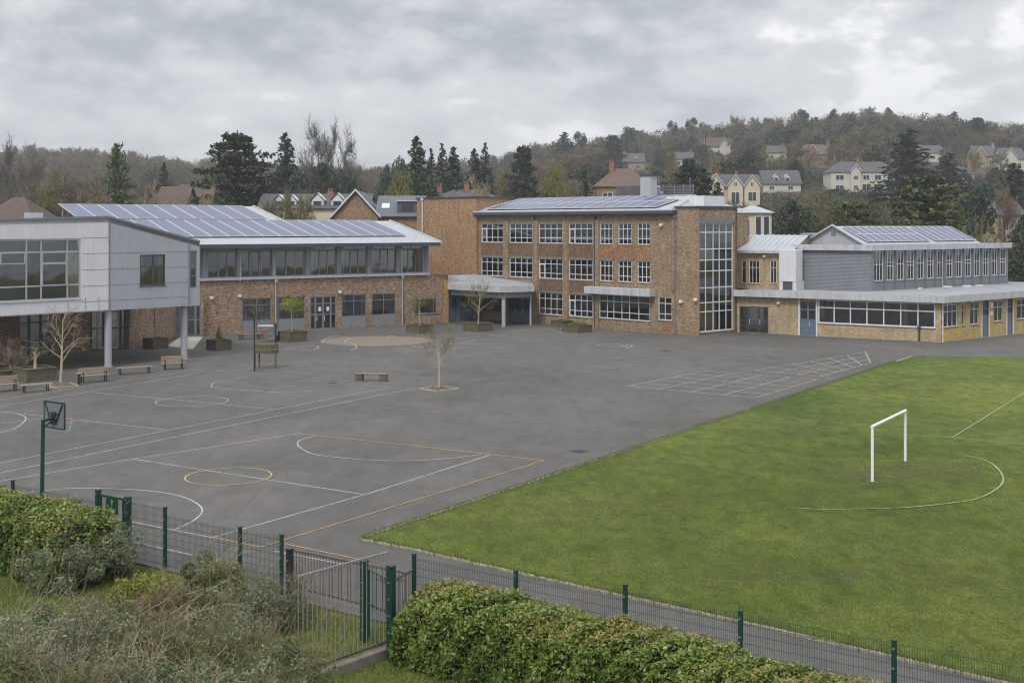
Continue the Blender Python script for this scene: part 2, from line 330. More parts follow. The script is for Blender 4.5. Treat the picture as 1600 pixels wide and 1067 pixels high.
def leaves(C, size, rng, up=.0, aspect=.5, hue=None, out=None):
    """kite-shaped leaves at centres C; out: optional preferred normals"""
    n = len(C); nrm = rng.normal(size=(n, 3)); nrm[:, 2] += up
    if out is not None: nrm += out
    nrm /= np.linalg.norm(nrm, axis=1)[:, None]+1e-9; t = rng.normal(size=(n, 3)); t -= (t*nrm).sum(1)[:, None]*nrm; t /= np.linalg.norm(t, axis=1)[:, None]+1e-9
    b = np.cross(nrm, t); s = (size*rng.uniform(.6, 1.35, n))[:, None] if np.isscalar(size) else (size*rng.uniform(.7, 1.3, n))[:, None]
    V = np.stack([C-t*s*.5, C+b*s*aspect*.5, C+t*s*.5, C-b*s*aspect*.5], 1).reshape(-1, 3); Fc = np.arange(4*n).reshape(n, 4)
    r = rng.uniform(0, 1, n) if hue is None else np.clip(hue+rng.normal(0, .16, n), 0, 1); return V, Fc, r
def segs_mesh(segs, rng, n=3):
    """tapered prisms along segments (x0,y0,z0,x1,y1,z1,r0,r1)"""
    A = np.array(segs, float); P0, P1, r0, r1 = A[:, :3], A[:, 3:6], A[:, 6:7], A[:, 7:8]; d = P1-P0; d /= np.linalg.norm(d, axis=1)[:, None]+1e-9
    ref = np.where(np.abs(d[:, 2:3]) < .9, [[0, 0, 1.]], [[1., 0, 0]]); a = np.cross(d, ref); a /= np.linalg.norm(a, axis=1)[:, None]; b = np.cross(d, a); V = []
    for P, r in ((P0, r0), (P1, r1)):
        for i in range(n): t = 2*math.pi*i/n; V.append(P+(a*math.cos(t)+b*math.sin(t))*r)
    V = np.stack(V, 1).reshape(-1, 3); m = len(A); base = (np.arange(m)*2*n)[:, None, None]
    q = np.array([[i, (i+1) % n, n+(i+1) % n, n+i] for i in range(n)])[None]; Fc = (base+q).reshape(-1, 4); return V, Fc, np.repeat(rng.uniform(0, 1, m), n)
def join(parts):
    Vs, Fs, Rs, k = [], [], [], 0
    for V, Fc, r in parts: Vs.append(V); Fs.append(Fc+k); Rs.append(r); k += len(V)
    return np.concatenate(Vs), np.concatenate(Fs), np.concatenate(Rs)
# ---------------------------------------------------------------- terrain
RNG = np.random.default_rng(7); random.seed(7)
SKP = [-600, 0, 60, 200, 290, 400, 560, 700, 770, 850, 920, 1000, 1080, 1150, 1250, 1330, 1400, 1470, 1530, 1600, 2200]
SKY_ = [270, 262, 262, 270, 278, 280, 286, 280, 276, 258, 246, 238, 224, 226, 214, 208, 208, 214, 222, 226, 230]   # row of the bare ridge
def ridge(p): return np.interp(p, SKP, SKY_)
FA, FB = (-12.3, 37.0), (7.4, 23.65)                # fence line, left and right
fu = np.array([FB[0]-FA[0], FB[1]-FA[1]]); FL = float(np.hypot(*fu)); fu = fu/FL; fn = np.array([fu[1], -fu[0]])   # fn points at the camera side
if fn[1] > 0: fn = -fn
def terrain(x, y):
    x = np.asarray(x, float); y = np.asarray(y, float); r = np.maximum(y, 1.)
    p = np.clip(x/r*F+CX, -600, 2200); R = np.interp(p, [0, 700, 900, 1600], [800, 760, 680, 650]); zr = 10+(HY-ridge(p))*R/F
    t = np.clip((r-138)/(R-138), 0, 1.0); z = zr*t**1.25
    z = z+np.where(r > 160, np.sin(x*.021+1)*np.cos(y*.017)*1.6*np.clip((r-160)/80, 0, 1), 0)
    z = np.where(r > R, zr-(r-R)*.02, z)
    q = (x-FA[0])*fn[0]+(y-FA[1])*fn[1]; bank = np.clip((q-3.4)*.30, 0, 7.6)
    return np.where(r < 130, bank, z)
def tz(x, y): return float(terrain(x, y))
def hit(px, py, lo=140):
    """distance at which the ray through (px, py) meets the hill"""
    for d in np.arange(lo, 820, 4):
        if tz((px-CX)/F*d, d) >= H-(py-HY)*d/F: return float(d)
    return 700.
def fq(s, q, z=0.0): return (FA[0]+fu[0]*s+fn[0]*q, FA[1]+fu[1]*s+fn[1]*q, z)   # along / across the fence line
def ground():
    ys = np.concatenate([np.arange(-30, 60, 1.0), np.arange(60, 130, 10), np.arange(130, 860, 12), np.arange(860, 3200, 180)])
    ts = np.concatenate([np.linspace(-1.6, -.62, 10), np.linspace(-.6, .6, 130), np.linspace(.62, 1.6, 10)])
    Y, T = np.meshgrid(ys, ts, indexing='ij'); X = T*np.maximum(Y+45, 15)*1.0; Z = terrain(X, Y)-.05
    near = (Y < 45); Z = Z+np.where(near & (Z > 0), RNG.normal(0, .04, Z.shape), 0)
    V = np.stack([X, Y, Z], -1).reshape(-1, 3); ny, nx = Y.shape; i = np.arange(ny*nx).reshape(ny, nx)
    Fc = np.stack([i[:-1, :-1], i[:-1, 1:], i[1:, 1:], i[1:, :-1]], -1).reshape(-1, 4)
    me = mesh_np('ground', V, Fc, np.zeros(len(Fc)), 'bank_grass'); me.materials.append(MATS['hill_ground'])
    yc = V[Fc[:, 0], 1]; me.polygons.foreach_set('material_index', (yc > 128).astype('i4')); me.polygons.foreach_set('use_smooth', [True]*len(Fc))
    tag(link('ground', me), kind='structure')
ground()
def sheet(name, pts, z, mat, thick=.0):
    mb = MB(); P = [(x, y) for x, y, *_ in pts]; mb.prism(P, -.04, z); return tag(mb.build(name, mat), kind='structure')
sheet('playground', [fq(-30, .12), fq(60, .12), (70, 12), (95, 60), (95, 129), (-75, 129), (-60, 55)], 0.0, 'asphalt')
FP = [G(562, 843), G(640, 858), G(750, 883), G(1000, 938), G(1200, 982), G(1560, 1066), G(1760, 1110), (40, 30, 0), (62, 60, 0), G(1800, 568), G(1600, 559), G(1425, 557)]
sheet('field', FP, .05, 'field_grass')
def kerbline(pts, w=.12, z=.075):
    mb = MB()
    for a, b in zip(pts[:-1], pts[1:]):
        d = Vector((b[0]-a[0], b[1]-a[1], 0)); n = Vector((-d.y, d.x, 0)).normalized()*w; mb.obox((a[0]-n.x/2, a[1]-n.y/2, -.02), d, n, (0, 0, z))
    return mb
tag(kerbline([FP[11]]+FP[:7]).build('kerb', 'kerb'), kind='structure')
# paved strip under the grey wing and pale ramp
sheet('paving', [G(0, 612), G(120, 597), G(300, 566), G(330, 545), G(312, 526), G(140, 550), G(-40, 575)], .012, 'concrete' if False else 'asphalt')
tag(MB().prism([G(262, 541)[:2], G(301, 546)[:2], G(317, 527)[:2], G(282, 526)[:2]], -.02, .03).build('ramp', 'ramp_pale'), kind='structure')
# ---------------------------------------------------------------- painted markings
LZ = [.004]
def strip(mb, pts, w, z):
    P = [Vector((p[0], p[1], 0)) for p in pts]
    for i in range(len(P)-1):
        d = P[i+1]-P[i]
        if d.length < .01: continue
        n = Vector((-d.y, d.x, 0)).normalized()*w/2; e = d.normalized()*w*.0
        mb.face(*[(q.x, q.y, z) for q in (P[i]-n-e, P[i+1]-n+e, P[i+1]+n+e, P[i]+n-e)])
def cat(pts, n=8):
    P = [np.array(p[:2]) for p in pts]; P = [2*P[0]-P[1]]+P+[2*P[-1]-P[-2]]; out = []
    for i in range(1, len(P)-2):
        for k in range(n):
            t = k/n; out.append(.5*((2*P[i])+(-P[i-1]+P[i+1])*t+(2*P[i-1]-5*P[i]+4*P[i+1]-P[i+2])*t*t+(-P[i-1]+3*P[i]-3*P[i+1]+P[i+2])*t**3))
    return out+[P[-2]]
def marks(name, mat, w, lines=(), curves=(), zb=0.0):
    mb = MB()
    for l in lines:
        LZ[0] += .0004; strip(mb, [G(*p) for p in l], w, LZ[0]+zb)
    for c in curves:
        LZ[0] += .0004; strip(mb, cat([G(*p) for p in c]), w, LZ[0]+zb)
    return tag(mb.build(name, mat), kind='structure')
def ell(cx, cy, rx, ry, n=28):
    d = (H*F)/(cy-HY); c = G(cx, cy); r = rx/F*d; return [(c[0]+r*math.cos(t), c[1]+r*math.sin(t)) for t in np.linspace(0, 2*math.pi, n*2+1)]
marks('court_marking', 'paint_white', .065, [((765, 711), (570, 772.5), (331, 839.6)), ((208, 717), (570, 772.5)), ((0, 738.7), (300, 677), (600, 615.7), (650, 607))],
      [[(0, 776), (90, 764), (150, 762.7), (225, 766), (277, 773.6), (307, 786), (316, 799), (300, 814.5), (272, 827.6)],
       [(494, 681), (470, 687), (465, 694), (475, 703), (497, 710.6), (569, 718), (640, 719.5), (700, 716), (752, 710)], [(0, 643), (26, 646), (40.5, 653.6), (26, 667.5), (0, 676)]])
marks('court_marking', 'paint_white', .065, [((60, 790), (204, 814.7), (331, 839.6)), ((208, 846), (300, 867)), ((430, 861), (540, 882))])
marks('court_marking', 'paint_worn', .06, [((-20, 755), (208, 717), (465, 677.6)), ((-20, 727), (300, 665), (610, 605)), ((37, 647), (260, 671.5)), ((-10, 663), (67, 654)), ((-10, 627), (140, 602), (315, 578)), ((-10, 636), (130, 613.5), (230, 596.5), (318, 581)), ((143, 613), (300, 627), (430, 640))],
      [[(386, 588.6), (340, 597), (331, 602), (336, 606.4), (384, 610), (440, 613), (494, 610.6)]])
marks('court_marking', 'paint_faint', .055, [((230, 596.5), (330, 604), (520, 622)), ((316, 578), (450, 588), (620, 600)), ((316, 582.4), (450, 592), (610, 605)), ((470, 572), (620, 586), (730, 594.7)), ((730, 594.7), (866, 577.7), (900, 576)), ((709, 560), (866, 577.7)), ((675, 560), (794, 548.6), (880, 545)),
      ((950, 545.5), (1234, 566)), ((950, 570), (1068, 555)), ((975, 570), (1108, 578)), ((1200, 546), (1352, 553), (1430, 555)), ((540, 632), (690, 645))])
marks('court_marking', 'paint_yellow', .06, [((465, 677.6), (640, 696), (850, 720))])
marks('court_marking', 'paint_orange', .055, [((850, 720), (640, 784), (407, 855)), ((331, 839.6), (407, 855)), ((444, 849.6), (562, 874.4))])
mb = MB(); strip(mb, ell(357, 744, 66, 13), .065, .012); tag(mb.build('centre_circle', 'paint_lime'), kind='structure')
mb = MB(); strip(mb, ell(300, 627, 55, 8), .06, .012); tag(mb.build('centre_circle', 'paint_white'), kind='structure')
gl = []
def Z5(x, y): return (x/2.4615+950, y/2.4615+530)
a0, a1, b0, b1 = Z5(75, 182), Z5(375, 122), Z5(568, 226), Z5(805, 155)
lp = lambda p, q, t: (p[0]+(q[0]-p[0])*t, p[1]+(q[1]-p[1])*t)
for k in range(5): gl.append((lp(a0, b0, k/4), lp(a1, b1, k/4)))
fl = [(lp(a0, a1, k/5), lp(b0, b1, k/5)) for k in range(6)]
c0, c1, d0, d1 = Z5(565, 121), Z5(990, 50), Z5(810, 145), Z5(1010, 92)
gl2 = [(lp(c0, d0, k/3), lp(c1, d1, k/3)) for k in range(3)]; fl2 = [(lp(c0, c1, k/6), lp(d0, d1, k/6)) for k in range(7)]
marks('hopscotch_grid', 'paint_white', .07, gl+[(Z5(810, 145), Z5(925, 115)), (c0, c1), (d0, d1)]); marks('hopscotch_grid', 'paint_worn', .07, fl+gl2[1:]+fl2)
marks('hopscotch_grid', 'paint_yellow', .05, [(Z5(720, 130), Z5(870, 97)), (Z5(660, 128), Z5(830, 143))])
marks('playground_marking', 'paint_white', .09, (), [[(977, 541), (983, 539), (988, 541), (983, 543), (979, 545)]])
marks('playground_marking', 'paint_worn', .09, [((1300-360, 541), (975, 543))], [[(930, 541), (945, 538), (965, 538), (980, 543)], [(440, 547), (490, 541), (497, 544), (485, 547), (440, 548)], [(480, 525), (520, 525), (545, 529), (538, 534), (552, 538), (557, 544), (548, 548)], [(503, 536), (507, 531), (520, 526)], [(495, 550), (520, 549)],
      [(605, 528), (612, 525), (617, 526)], [(627, 534), (633, 533)], [(645, 541), (652, 543), (658, 541)], [(720, 522), (740, 521), (770, 524), (800, 527), (820, 530)], [(700, 537), (750, 539)], [(690, 541), (720, 536), (745, 532)], [(575, 520), (620, 520), (660, 522)], [(800, 518), (850, 514), (880, 521)]])
t1 = []
c = G(590, 532.5); mb = MB(); mb.face(*[(c[0]+4.9*math.cos(t)*1.0, c[1]+4.4*math.sin(t), .0035) for t in np.linspace(0, 2*math.pi, 49)[:-1]]); tag(mb.build('painted_circle', 'paint_tan'), kind='structure')
marks('pitch_marking', 'paint_turf', .07, [((1620, 603), (1555, 644), (1488, 686))], [[(1506, 714), (1540, 722), (1560, 736), (1567.5, 751), (1559, 765.6), (1527, 782), (1478, 790), (1417, 796)]], .05)
marks('pitch_marking', 'paint_turf', .05, [((1390, 681), (1488, 686), (1620, 699))], [[(1417, 796), (1295, 799), (1235, 796)]], .05)
# repaired patches, drain covers
def patches():
    m = NM('asphalt_patch'); v = m.coord('World'); n = m.noise(v, 30, 4, .8); m.set('Base Color', m.ramp(n, [(.3, lin(74, 72, 70)), (.7, lin(98, 96, 93))])); m.set('Roughness', .9)
    m = NM('asphalt_seam'); m.set('Base Color', lin(62, 60, 58)); m.set('Roughness', .8)
    for i, (px, py, w, h, a) in enumerate(((560, 655, 2.6, .7, .4), (820, 640, 1.2, 3.4, .7), (1010, 592, 4, 1.1, .9), (250, 690, 1.1, 2.0, .6), (700, 770, .9, 1.6, -.7), (905, 560, 5, 1.4, .2), (1290, 548, 6, 1.5, -.4), (650, 905, 1.6, .8, -.66))):
        g = G(px, py); u = Vector((math.cos(a), math.sin(a))); n = Vector((-u.y, u.x)); c = Vector(g[:2]); P = [c-u*w/2-n*h/2, c+u*w/2-n*h/2*.9, c+u*w/2*.95+n*h/2, c-u*w/2+n*h/2*1.05]; tag(MB().face(*[(p.x, p.y, .0018) for p in P]).build('tarmac_patch', 'asphalt_patch'), kind='structure')
    mb = MB(); k = 0
    for a, b in (((40, 702), (640, 628)), ((640, 628), (1180, 571)), ((800, 690), (1120, 585)), ((430, 700), (820, 757)), ((500, 560), (830, 578)), ((620, 800), (930, 690))):
        a, b = Vector(G(*a)), Vector(G(*b)); n = 26; pr = [a+(b-a)*i/n+Vector((random.uniform(-.06, .06), random.uniform(-.06, .06), 0)) for i in range(n+1)]; k += .0002; strip(mb, pr, .022, .0022+k)
    tag(mb.build('tarmac_joint', 'asphalt_seam'), kind='structure')
    for i, (px, py, lb) in enumerate(((905, 705, 'square iron drain cover in the open tarmac left of the grass edge'), (520, 598, 'square iron drain cover left of the block-ended bench'), (1040, 548, 'iron drain cover in the tarmac in front of the tower'), (610, 905, 'iron drain cover by the corner of the path'))):
        g = Vector(G(px, py)); R = empty('drain_cover', g, lb, 'drain cover'); MB().cbox(g+Vector((0, 0, -.02)), .62, .62, .028, .6).build('frame', 'black_steel', R); m = MB()
        for j in range(5): m.cbox(g+Vector((math.cos(.6), math.sin(.6), 0))*(j-2)*.1+Vector((0, 0, .008)), .06, .5, .006, .6)
        m.build('grating', 'black_steel', R)
patches()
def worn():
    m = NM('worn_turf'); N, L = m.N, m.L; v = m.coord('World'); n = m.noise(v, 2.2, 6, .75, .5); m.set('Base Color', m.ramp(m.noise(v, 9, 5, .8), [(.3, lin(84, 82, 46)), (.7, lin(128, 118, 80))])); m.set('Roughness', .95)
    rr = m.attr('fade'); mu = N.new('ShaderNodeMath'); mu.operation = 'MULTIPLY'; L.new(m.ramp(n, [(.42, (0,)*3), (.62, (1,)*3)]), mu.inputs[0]); L.new(rr, mu.inputs[1]); t = N.new('ShaderNodeBsdfTransparent'); mx = N.new('ShaderNodeMixShader'); L.new(mu.outputs[0], mx.inputs[0]); L.new(t.outputs[0], mx.inputs[1]); L.new(m.b.outputs[0], mx.inputs[2]); L.new(mx.outputs[0], N['Material Output'].inputs[0])
    for i, (px, py, a, b, st) in enumerate(((1385, 742, 4.5, 2.2, 1.), (1480, 730, 3.4, 1.6, .6), (1150, 660, 9, 2.6, .55), (900, 790, 6, 2.2, .5), (1300, 900, 7, 1.6, .5), (1430, 610, 10, 3, .5), (760, 820, 5, .9, .7), (1050, 720, 6, 1.6, .45))):
        g = G(px, py, .05); k = 30; vs = [(g[0], g[1], .0535+i*.0004)]+[(g[0]+a*math.cos(t)*random.uniform(.85, 1.1), g[1]+b*math.sin(t)*random.uniform(.85, 1.1), .0535+i*.0004) for t in np.linspace(0, 2*math.pi, k+1)[:-1]]
        me = bpy.data.meshes.new('worn_turf'); me.from_pydata(vs, [], [(0, j+1, (j+1) % k+1) for j in range(k)]); at = me.attributes.new('fade', 'FLOAT', 'POINT'); at.data.foreach_set('value', np.array([st]+[0.]*k, 'f4')); me.materials.append(MATS['worn_turf']); tag(link('worn_turf', me), kind='structure')
worn()
# ---------------------------------------------------------------- wall toolkit
class Wall:
    def __init__(s, P, Q):
        s.P = Vector((P[0], P[1], 0)); d = Vector((Q[0], Q[1], 0))-s.P; s.len = d.length; s.u = d/s.len; n = Vector((s.u.y, -s.u.x, 0))
        if n.dot(-s.P) < 0: n = -n
        s.n = n                                    # towards the viewer
    def s(w, px):
        k = (px-CX)/F; return (k*w.P.y-w.P.x)/(w.u.x-k*w.u.y)
    def z(w, px, py): d = w.P.y+w.s(px)*w.u.y; return H-(py-HY)*d/F
    def pt(w, s, z, n=0.0): p = w.P+w.u*s+w.n*n; return (p.x, p.y, z)
    def bx(w, mb, s0, s1, z0, z1, n0, n1): mb.obox(w.pt(s0, z0, n0), w.u*(s1-s0), w.n*(n1-n0), (0, 0, z1-z0)); return mb
    def rect(w, px0, px1, py0, py1):              # pixel rectangle, rows read at its centre column
        c = (px0+px1)/2; return (w.s(px0), w.s(px1), w.z(c, py1), w.z(c, py0))
def wallmesh(mb, w, s0, s1, z0, z1, holes, depth=.22, ztop=None):
    """front face with real openings and reveals; ztop(s) lets the head slope"""
    ss = sorted({s0, s1, *[h[0] for h in holes], *[h[1] for h in holes]}); zs = sorted({z0, z1, *[h[2] for h in holes], *[h[3] for h in holes]})
    ss = [x for x in ss if s0-1e-6 <= x <= s1+1e-6]; zs = [x for x in zs if z0-1e-6 <= x <= z1+1e-6]
    for a, b in zip(ss[:-1], ss[1:]):
        for c, d in zip(zs[:-1], zs[1:]):
            if any(h[0]-1e-5 <= a and b <= h[1]+1e-5 and h[2]-1e-5 <= c and d <= h[3]+1e-5 for h in holes): continue
            t0 = t1 = d
            if ztop and abs(d-z1) < 1e-6: t0, t1 = ztop(a), ztop(b)
            mb.face(w.pt(a, c), w.pt(b, c), w.pt(b, t1), w.pt(a, t0))
    for h in holes:
        a, b, c, d = h[:4]
        mb.face(w.pt(a, c), w.pt(a, d), w.pt(a, d, -depth), w.pt(a, c, -depth)); mb.face(w.pt(b, c), w.pt(b, d), w.pt(b, d, -depth), w.pt(b, c, -depth))
        mb.face(w.pt(a, d), w.pt(b, d), w.pt(b, d, -depth), w.pt(a, d, -depth)); mb.face(w.pt(a, c), w.pt(b, c), w.pt(b, c, -depth), w.pt(a, c, -depth))
def window(w, parent, r, xs, zs, mat='frame_white', bar=.06, inset=.12, gl='glass', sill=True, name='window', extra=(), blind=None, seed=0):
    """window > pane (and curtain / blind); xs, zs are the fractions of the glazing bars"""
    s0, s1, z0, z1 = r; mb = MB(); t = -inset; W_, Hh = s1-s0, z1-z0
    w.bx(mb, s0, s0+bar, z0, z1, t, t+.07); w.bx(mb, s1-bar, s1, z0, z1, t, t+.07)
    w.bx(mb, s0+bar, s1-bar, z0, z0+bar, t, t+.07); w.bx(mb, s0+bar, s1-bar, z1-bar, z1, t, t+.07)
    for i, x in enumerate(xs): c = s0+W_*x; w.bx(mb, c-bar*.42, c+bar*.42, z0+bar, z1-bar, t+.004, t+.06)
    for z in zs: c = z0+Hh*z; w.bx(mb, s0+bar, s1-bar, c-bar*.40, c+bar*.40, t+.008, t+.055)
    for (x0, x1, y0, y1) in extra:                 # opening lights: a thicker inner frame
        a, b, c, d = s0+W_*x0, s0+W_*x1, z0+Hh*y0, z0+Hh*y1
        for q in ((a, a+.07, c, d), (b-.07, b, c, d), (a+.07, b-.07, c, c+.07), (a+.07, b-.07, d-.07, d)): w.bx(mb, *q, t+.012, t+.095)
    f = mb.build(name, mat, parent)
    if sill: w.bx(MB(), s0-.05, s1+.05, z0-.07, z0-.002, t, .06).build('sill', mat if mat != 'frame_white' else 'concrete', f)
    p = MB(); p.face(w.pt(s0+.02, z0+.02, t+.03), w.pt(s1-.02, z0+.02, t+.03), w.pt(s1-.02, z1-.02, t+.03), w.pt(s0+.02, z1-.02, t+.03)); p.build('pane', gl, f)
    rnd = random.Random(seed*7919+int(s0*37+z0*11)); k = rnd.random()
    if blind is None: blind = k < .35
    if blind:
        h = rnd.choice((.22, .3, .5, .28)); c = MB(); c.face(w.pt(s0+.03, z1-h*Hh, t-.12), w.pt(s1-.03, z1-h*Hh, t-.12), w.pt(s1-.03, z1-.02, t-.12), w.pt(s0+.03, z1-.02, t-.12)); c.build('blind', 'blind', f)
    elif k < .85:
        c = MB(); cw = min(.42, W_*.2)
        for a in ((s0+.04,) if k < .6 else (s0+.04, s1-.04-cw)):
            n = 5
            for i in range(n):
                a0 = a+cw*i/n; a1 = a+cw*(i+1)/n; o0, o1 = (-.14, -.2) if i % 2 else (-.2, -.14)
                c.face(w.pt(a0, z0+.03, t+o0), w.pt(a1, z0+.03, t+o1), w.pt(a1, z1-.03, t+o1), w.pt(a0, z1-.03, t+o0))
        c.build('curtain', 'curtain', f)
    return f
def door(w, parent, r, xs=(.5,), mat='door_dark', solid=0.0, inset=.12, z_trans=.8, gl='glass', name='door', handles=True, mid=.45):
    """glazed door set: frame, leaf rails, panes, solid lower panels"""
    s0, s1, z0, z1 = r; W_, Hh = s1-s0, z1-z0; t = -inset; mb = MB(); cols = [0]+list(xs)+[1]
    w.bx(mb, s0, s1, z1-.09, z1, t, t+.09); w.bx(mb, s0, s0+.09, z0, z1-.09, t, t+.09); w.bx(mb, s1-.09, s1, z0, z1-.09, t, t+.09); w.bx(mb, s0+.09, s1-.09, z0+.0, z0+.1, t, t+.09)
    zt = z0+Hh*z_trans
    if z_trans < 1: w.bx(mb, s0+.09, s1-.09, zt-.05, zt+.05, t+.003, t+.087)
    for x in xs: c = s0+W_*x; w.bx(mb, c-.09, c+.09, z0+.1, z1-.09, t+.006, t+.084)
    w.bx(mb, s0+.09, s1-.09, z0+Hh*mid-.06, z0+Hh*mid+.06, t+.01, t+.08)
    if solid: w.bx(mb, s0+.09, s1-.09, z0+.1, z0+Hh*solid, t+.012, t+.05)
    f = mb.build(name, mat, parent)
    p = MB(); p.face(w.pt(s0+.02, z0+.02, t+.03), w.pt(s1-.02, z0+.02, t+.03), w.pt(s1-.02, z1-.02, t+.03), w.pt(s0+.02, z1-.02, t+.03)); p.build('pane', gl, f)
    if handles:
        for x in xs[:2] if len(xs) > 1 else xs: h = MB(); c = s0+W_*x; w.bx(h, c+.12, c+.16, z0+.8, z0+1.25, t+.09, t+.14); h.build('handle', 'frame_white', f)
    return f
def back(mb, w, s0, s1, z, dep, inner=.35):        # floor plate behind a wall
    mb.prism([w.pt(s0+inner, 0, -.3)[:2], w.pt(s1-inner, 0, -.3)[:2], w.pt(s1-inner, 0, -dep+.3)[:2], w.pt(s0+inner, 0, -dep+.3)[:2]], z-.15, z)
def backbox(mb, w, s0, s1, z0, z1, dep, close_left=True, close_right=True, thick=.25):
    """rear and end walls of a block"""
    w.bx(mb, s0, s1, z0, z1, -dep, -dep+thick)
    if close_left: w.bx(mb, s0, s0+thick, z0, z1, -dep+thick, -.001)
    if close_right: w.bx(mb, s1-thick, s1, z0, z1, -dep+thick, -.001)
def pipe(w, parent, px, py0, py1, mat='frame_grey', r=.05, name='downpipe'):
    s = w.s(px); z0, z1 = max(0, w.z(px, py1)), w.z(px, py0); mb = MB(); mb.tube(w.pt(s, z0, .1), w.pt(s, z1, .1), r, n=8); w.bx(mb, s-.13, s+.13, z1-.02, z1+.26, .002, .24)
    for k in range(1, 5): z = z0+(z1-z0)*k/5; w.bx(mb, s-.08, s+.08, z, z+.05, .002, .16)
    return mb.build(name, mat, parent)
def pvgrid(parent, corner, u, v, nx, ny, pw, ph, gap=.05, nrm=None, lift=.12, skip=()):
    """solar panels on a slope: corner point, unit directions u (along eave) and v (up slope)"""
    u, v = Vector(u), Vector(v); n = u.cross(v).normalized(); n = n if n.z > 0 else -n
    for i in range(nx):
        for j in range(ny):
            if (i, j) in skip: continue
            O = Vector(corner)+u*(i*(pw+gap))+v*(j*(ph+gap))+n*lift; mb = MB(); e = .035
            mb.obox(O, u*pw, v*e, n*.05); mb.obox(O+v*(ph-e), u*pw, v*e, n*.05); mb.obox(O+v*e, u*e, v*(ph-2*e), n*.05); mb.obox(O+v*e+u*(pw-e), u*e, v*(ph-2*e), n*.05)
            f = mb.build('solar_panel', 'frame_white', parent)
            c = MB(); c.obox(O+u*e+v*e+n*.015, u*(pw-2*e), v*(ph-2*e), n*.02); c.build('cell_glass', 'solar_cell', f)
def lamp(w, parent, px, py, name='wall_lamp'):
    s, z = w.s(px), w.z(px, py); mb = MB(); w.bx(mb, s-.16, s+.16, z-.12, z+.1, .001, .14); mb.tube(w.pt(s, z-.16, .2), w.pt(s, z+.02, .2), .12, .16, n=10); mb.build(name, 'lamp_white', parent)
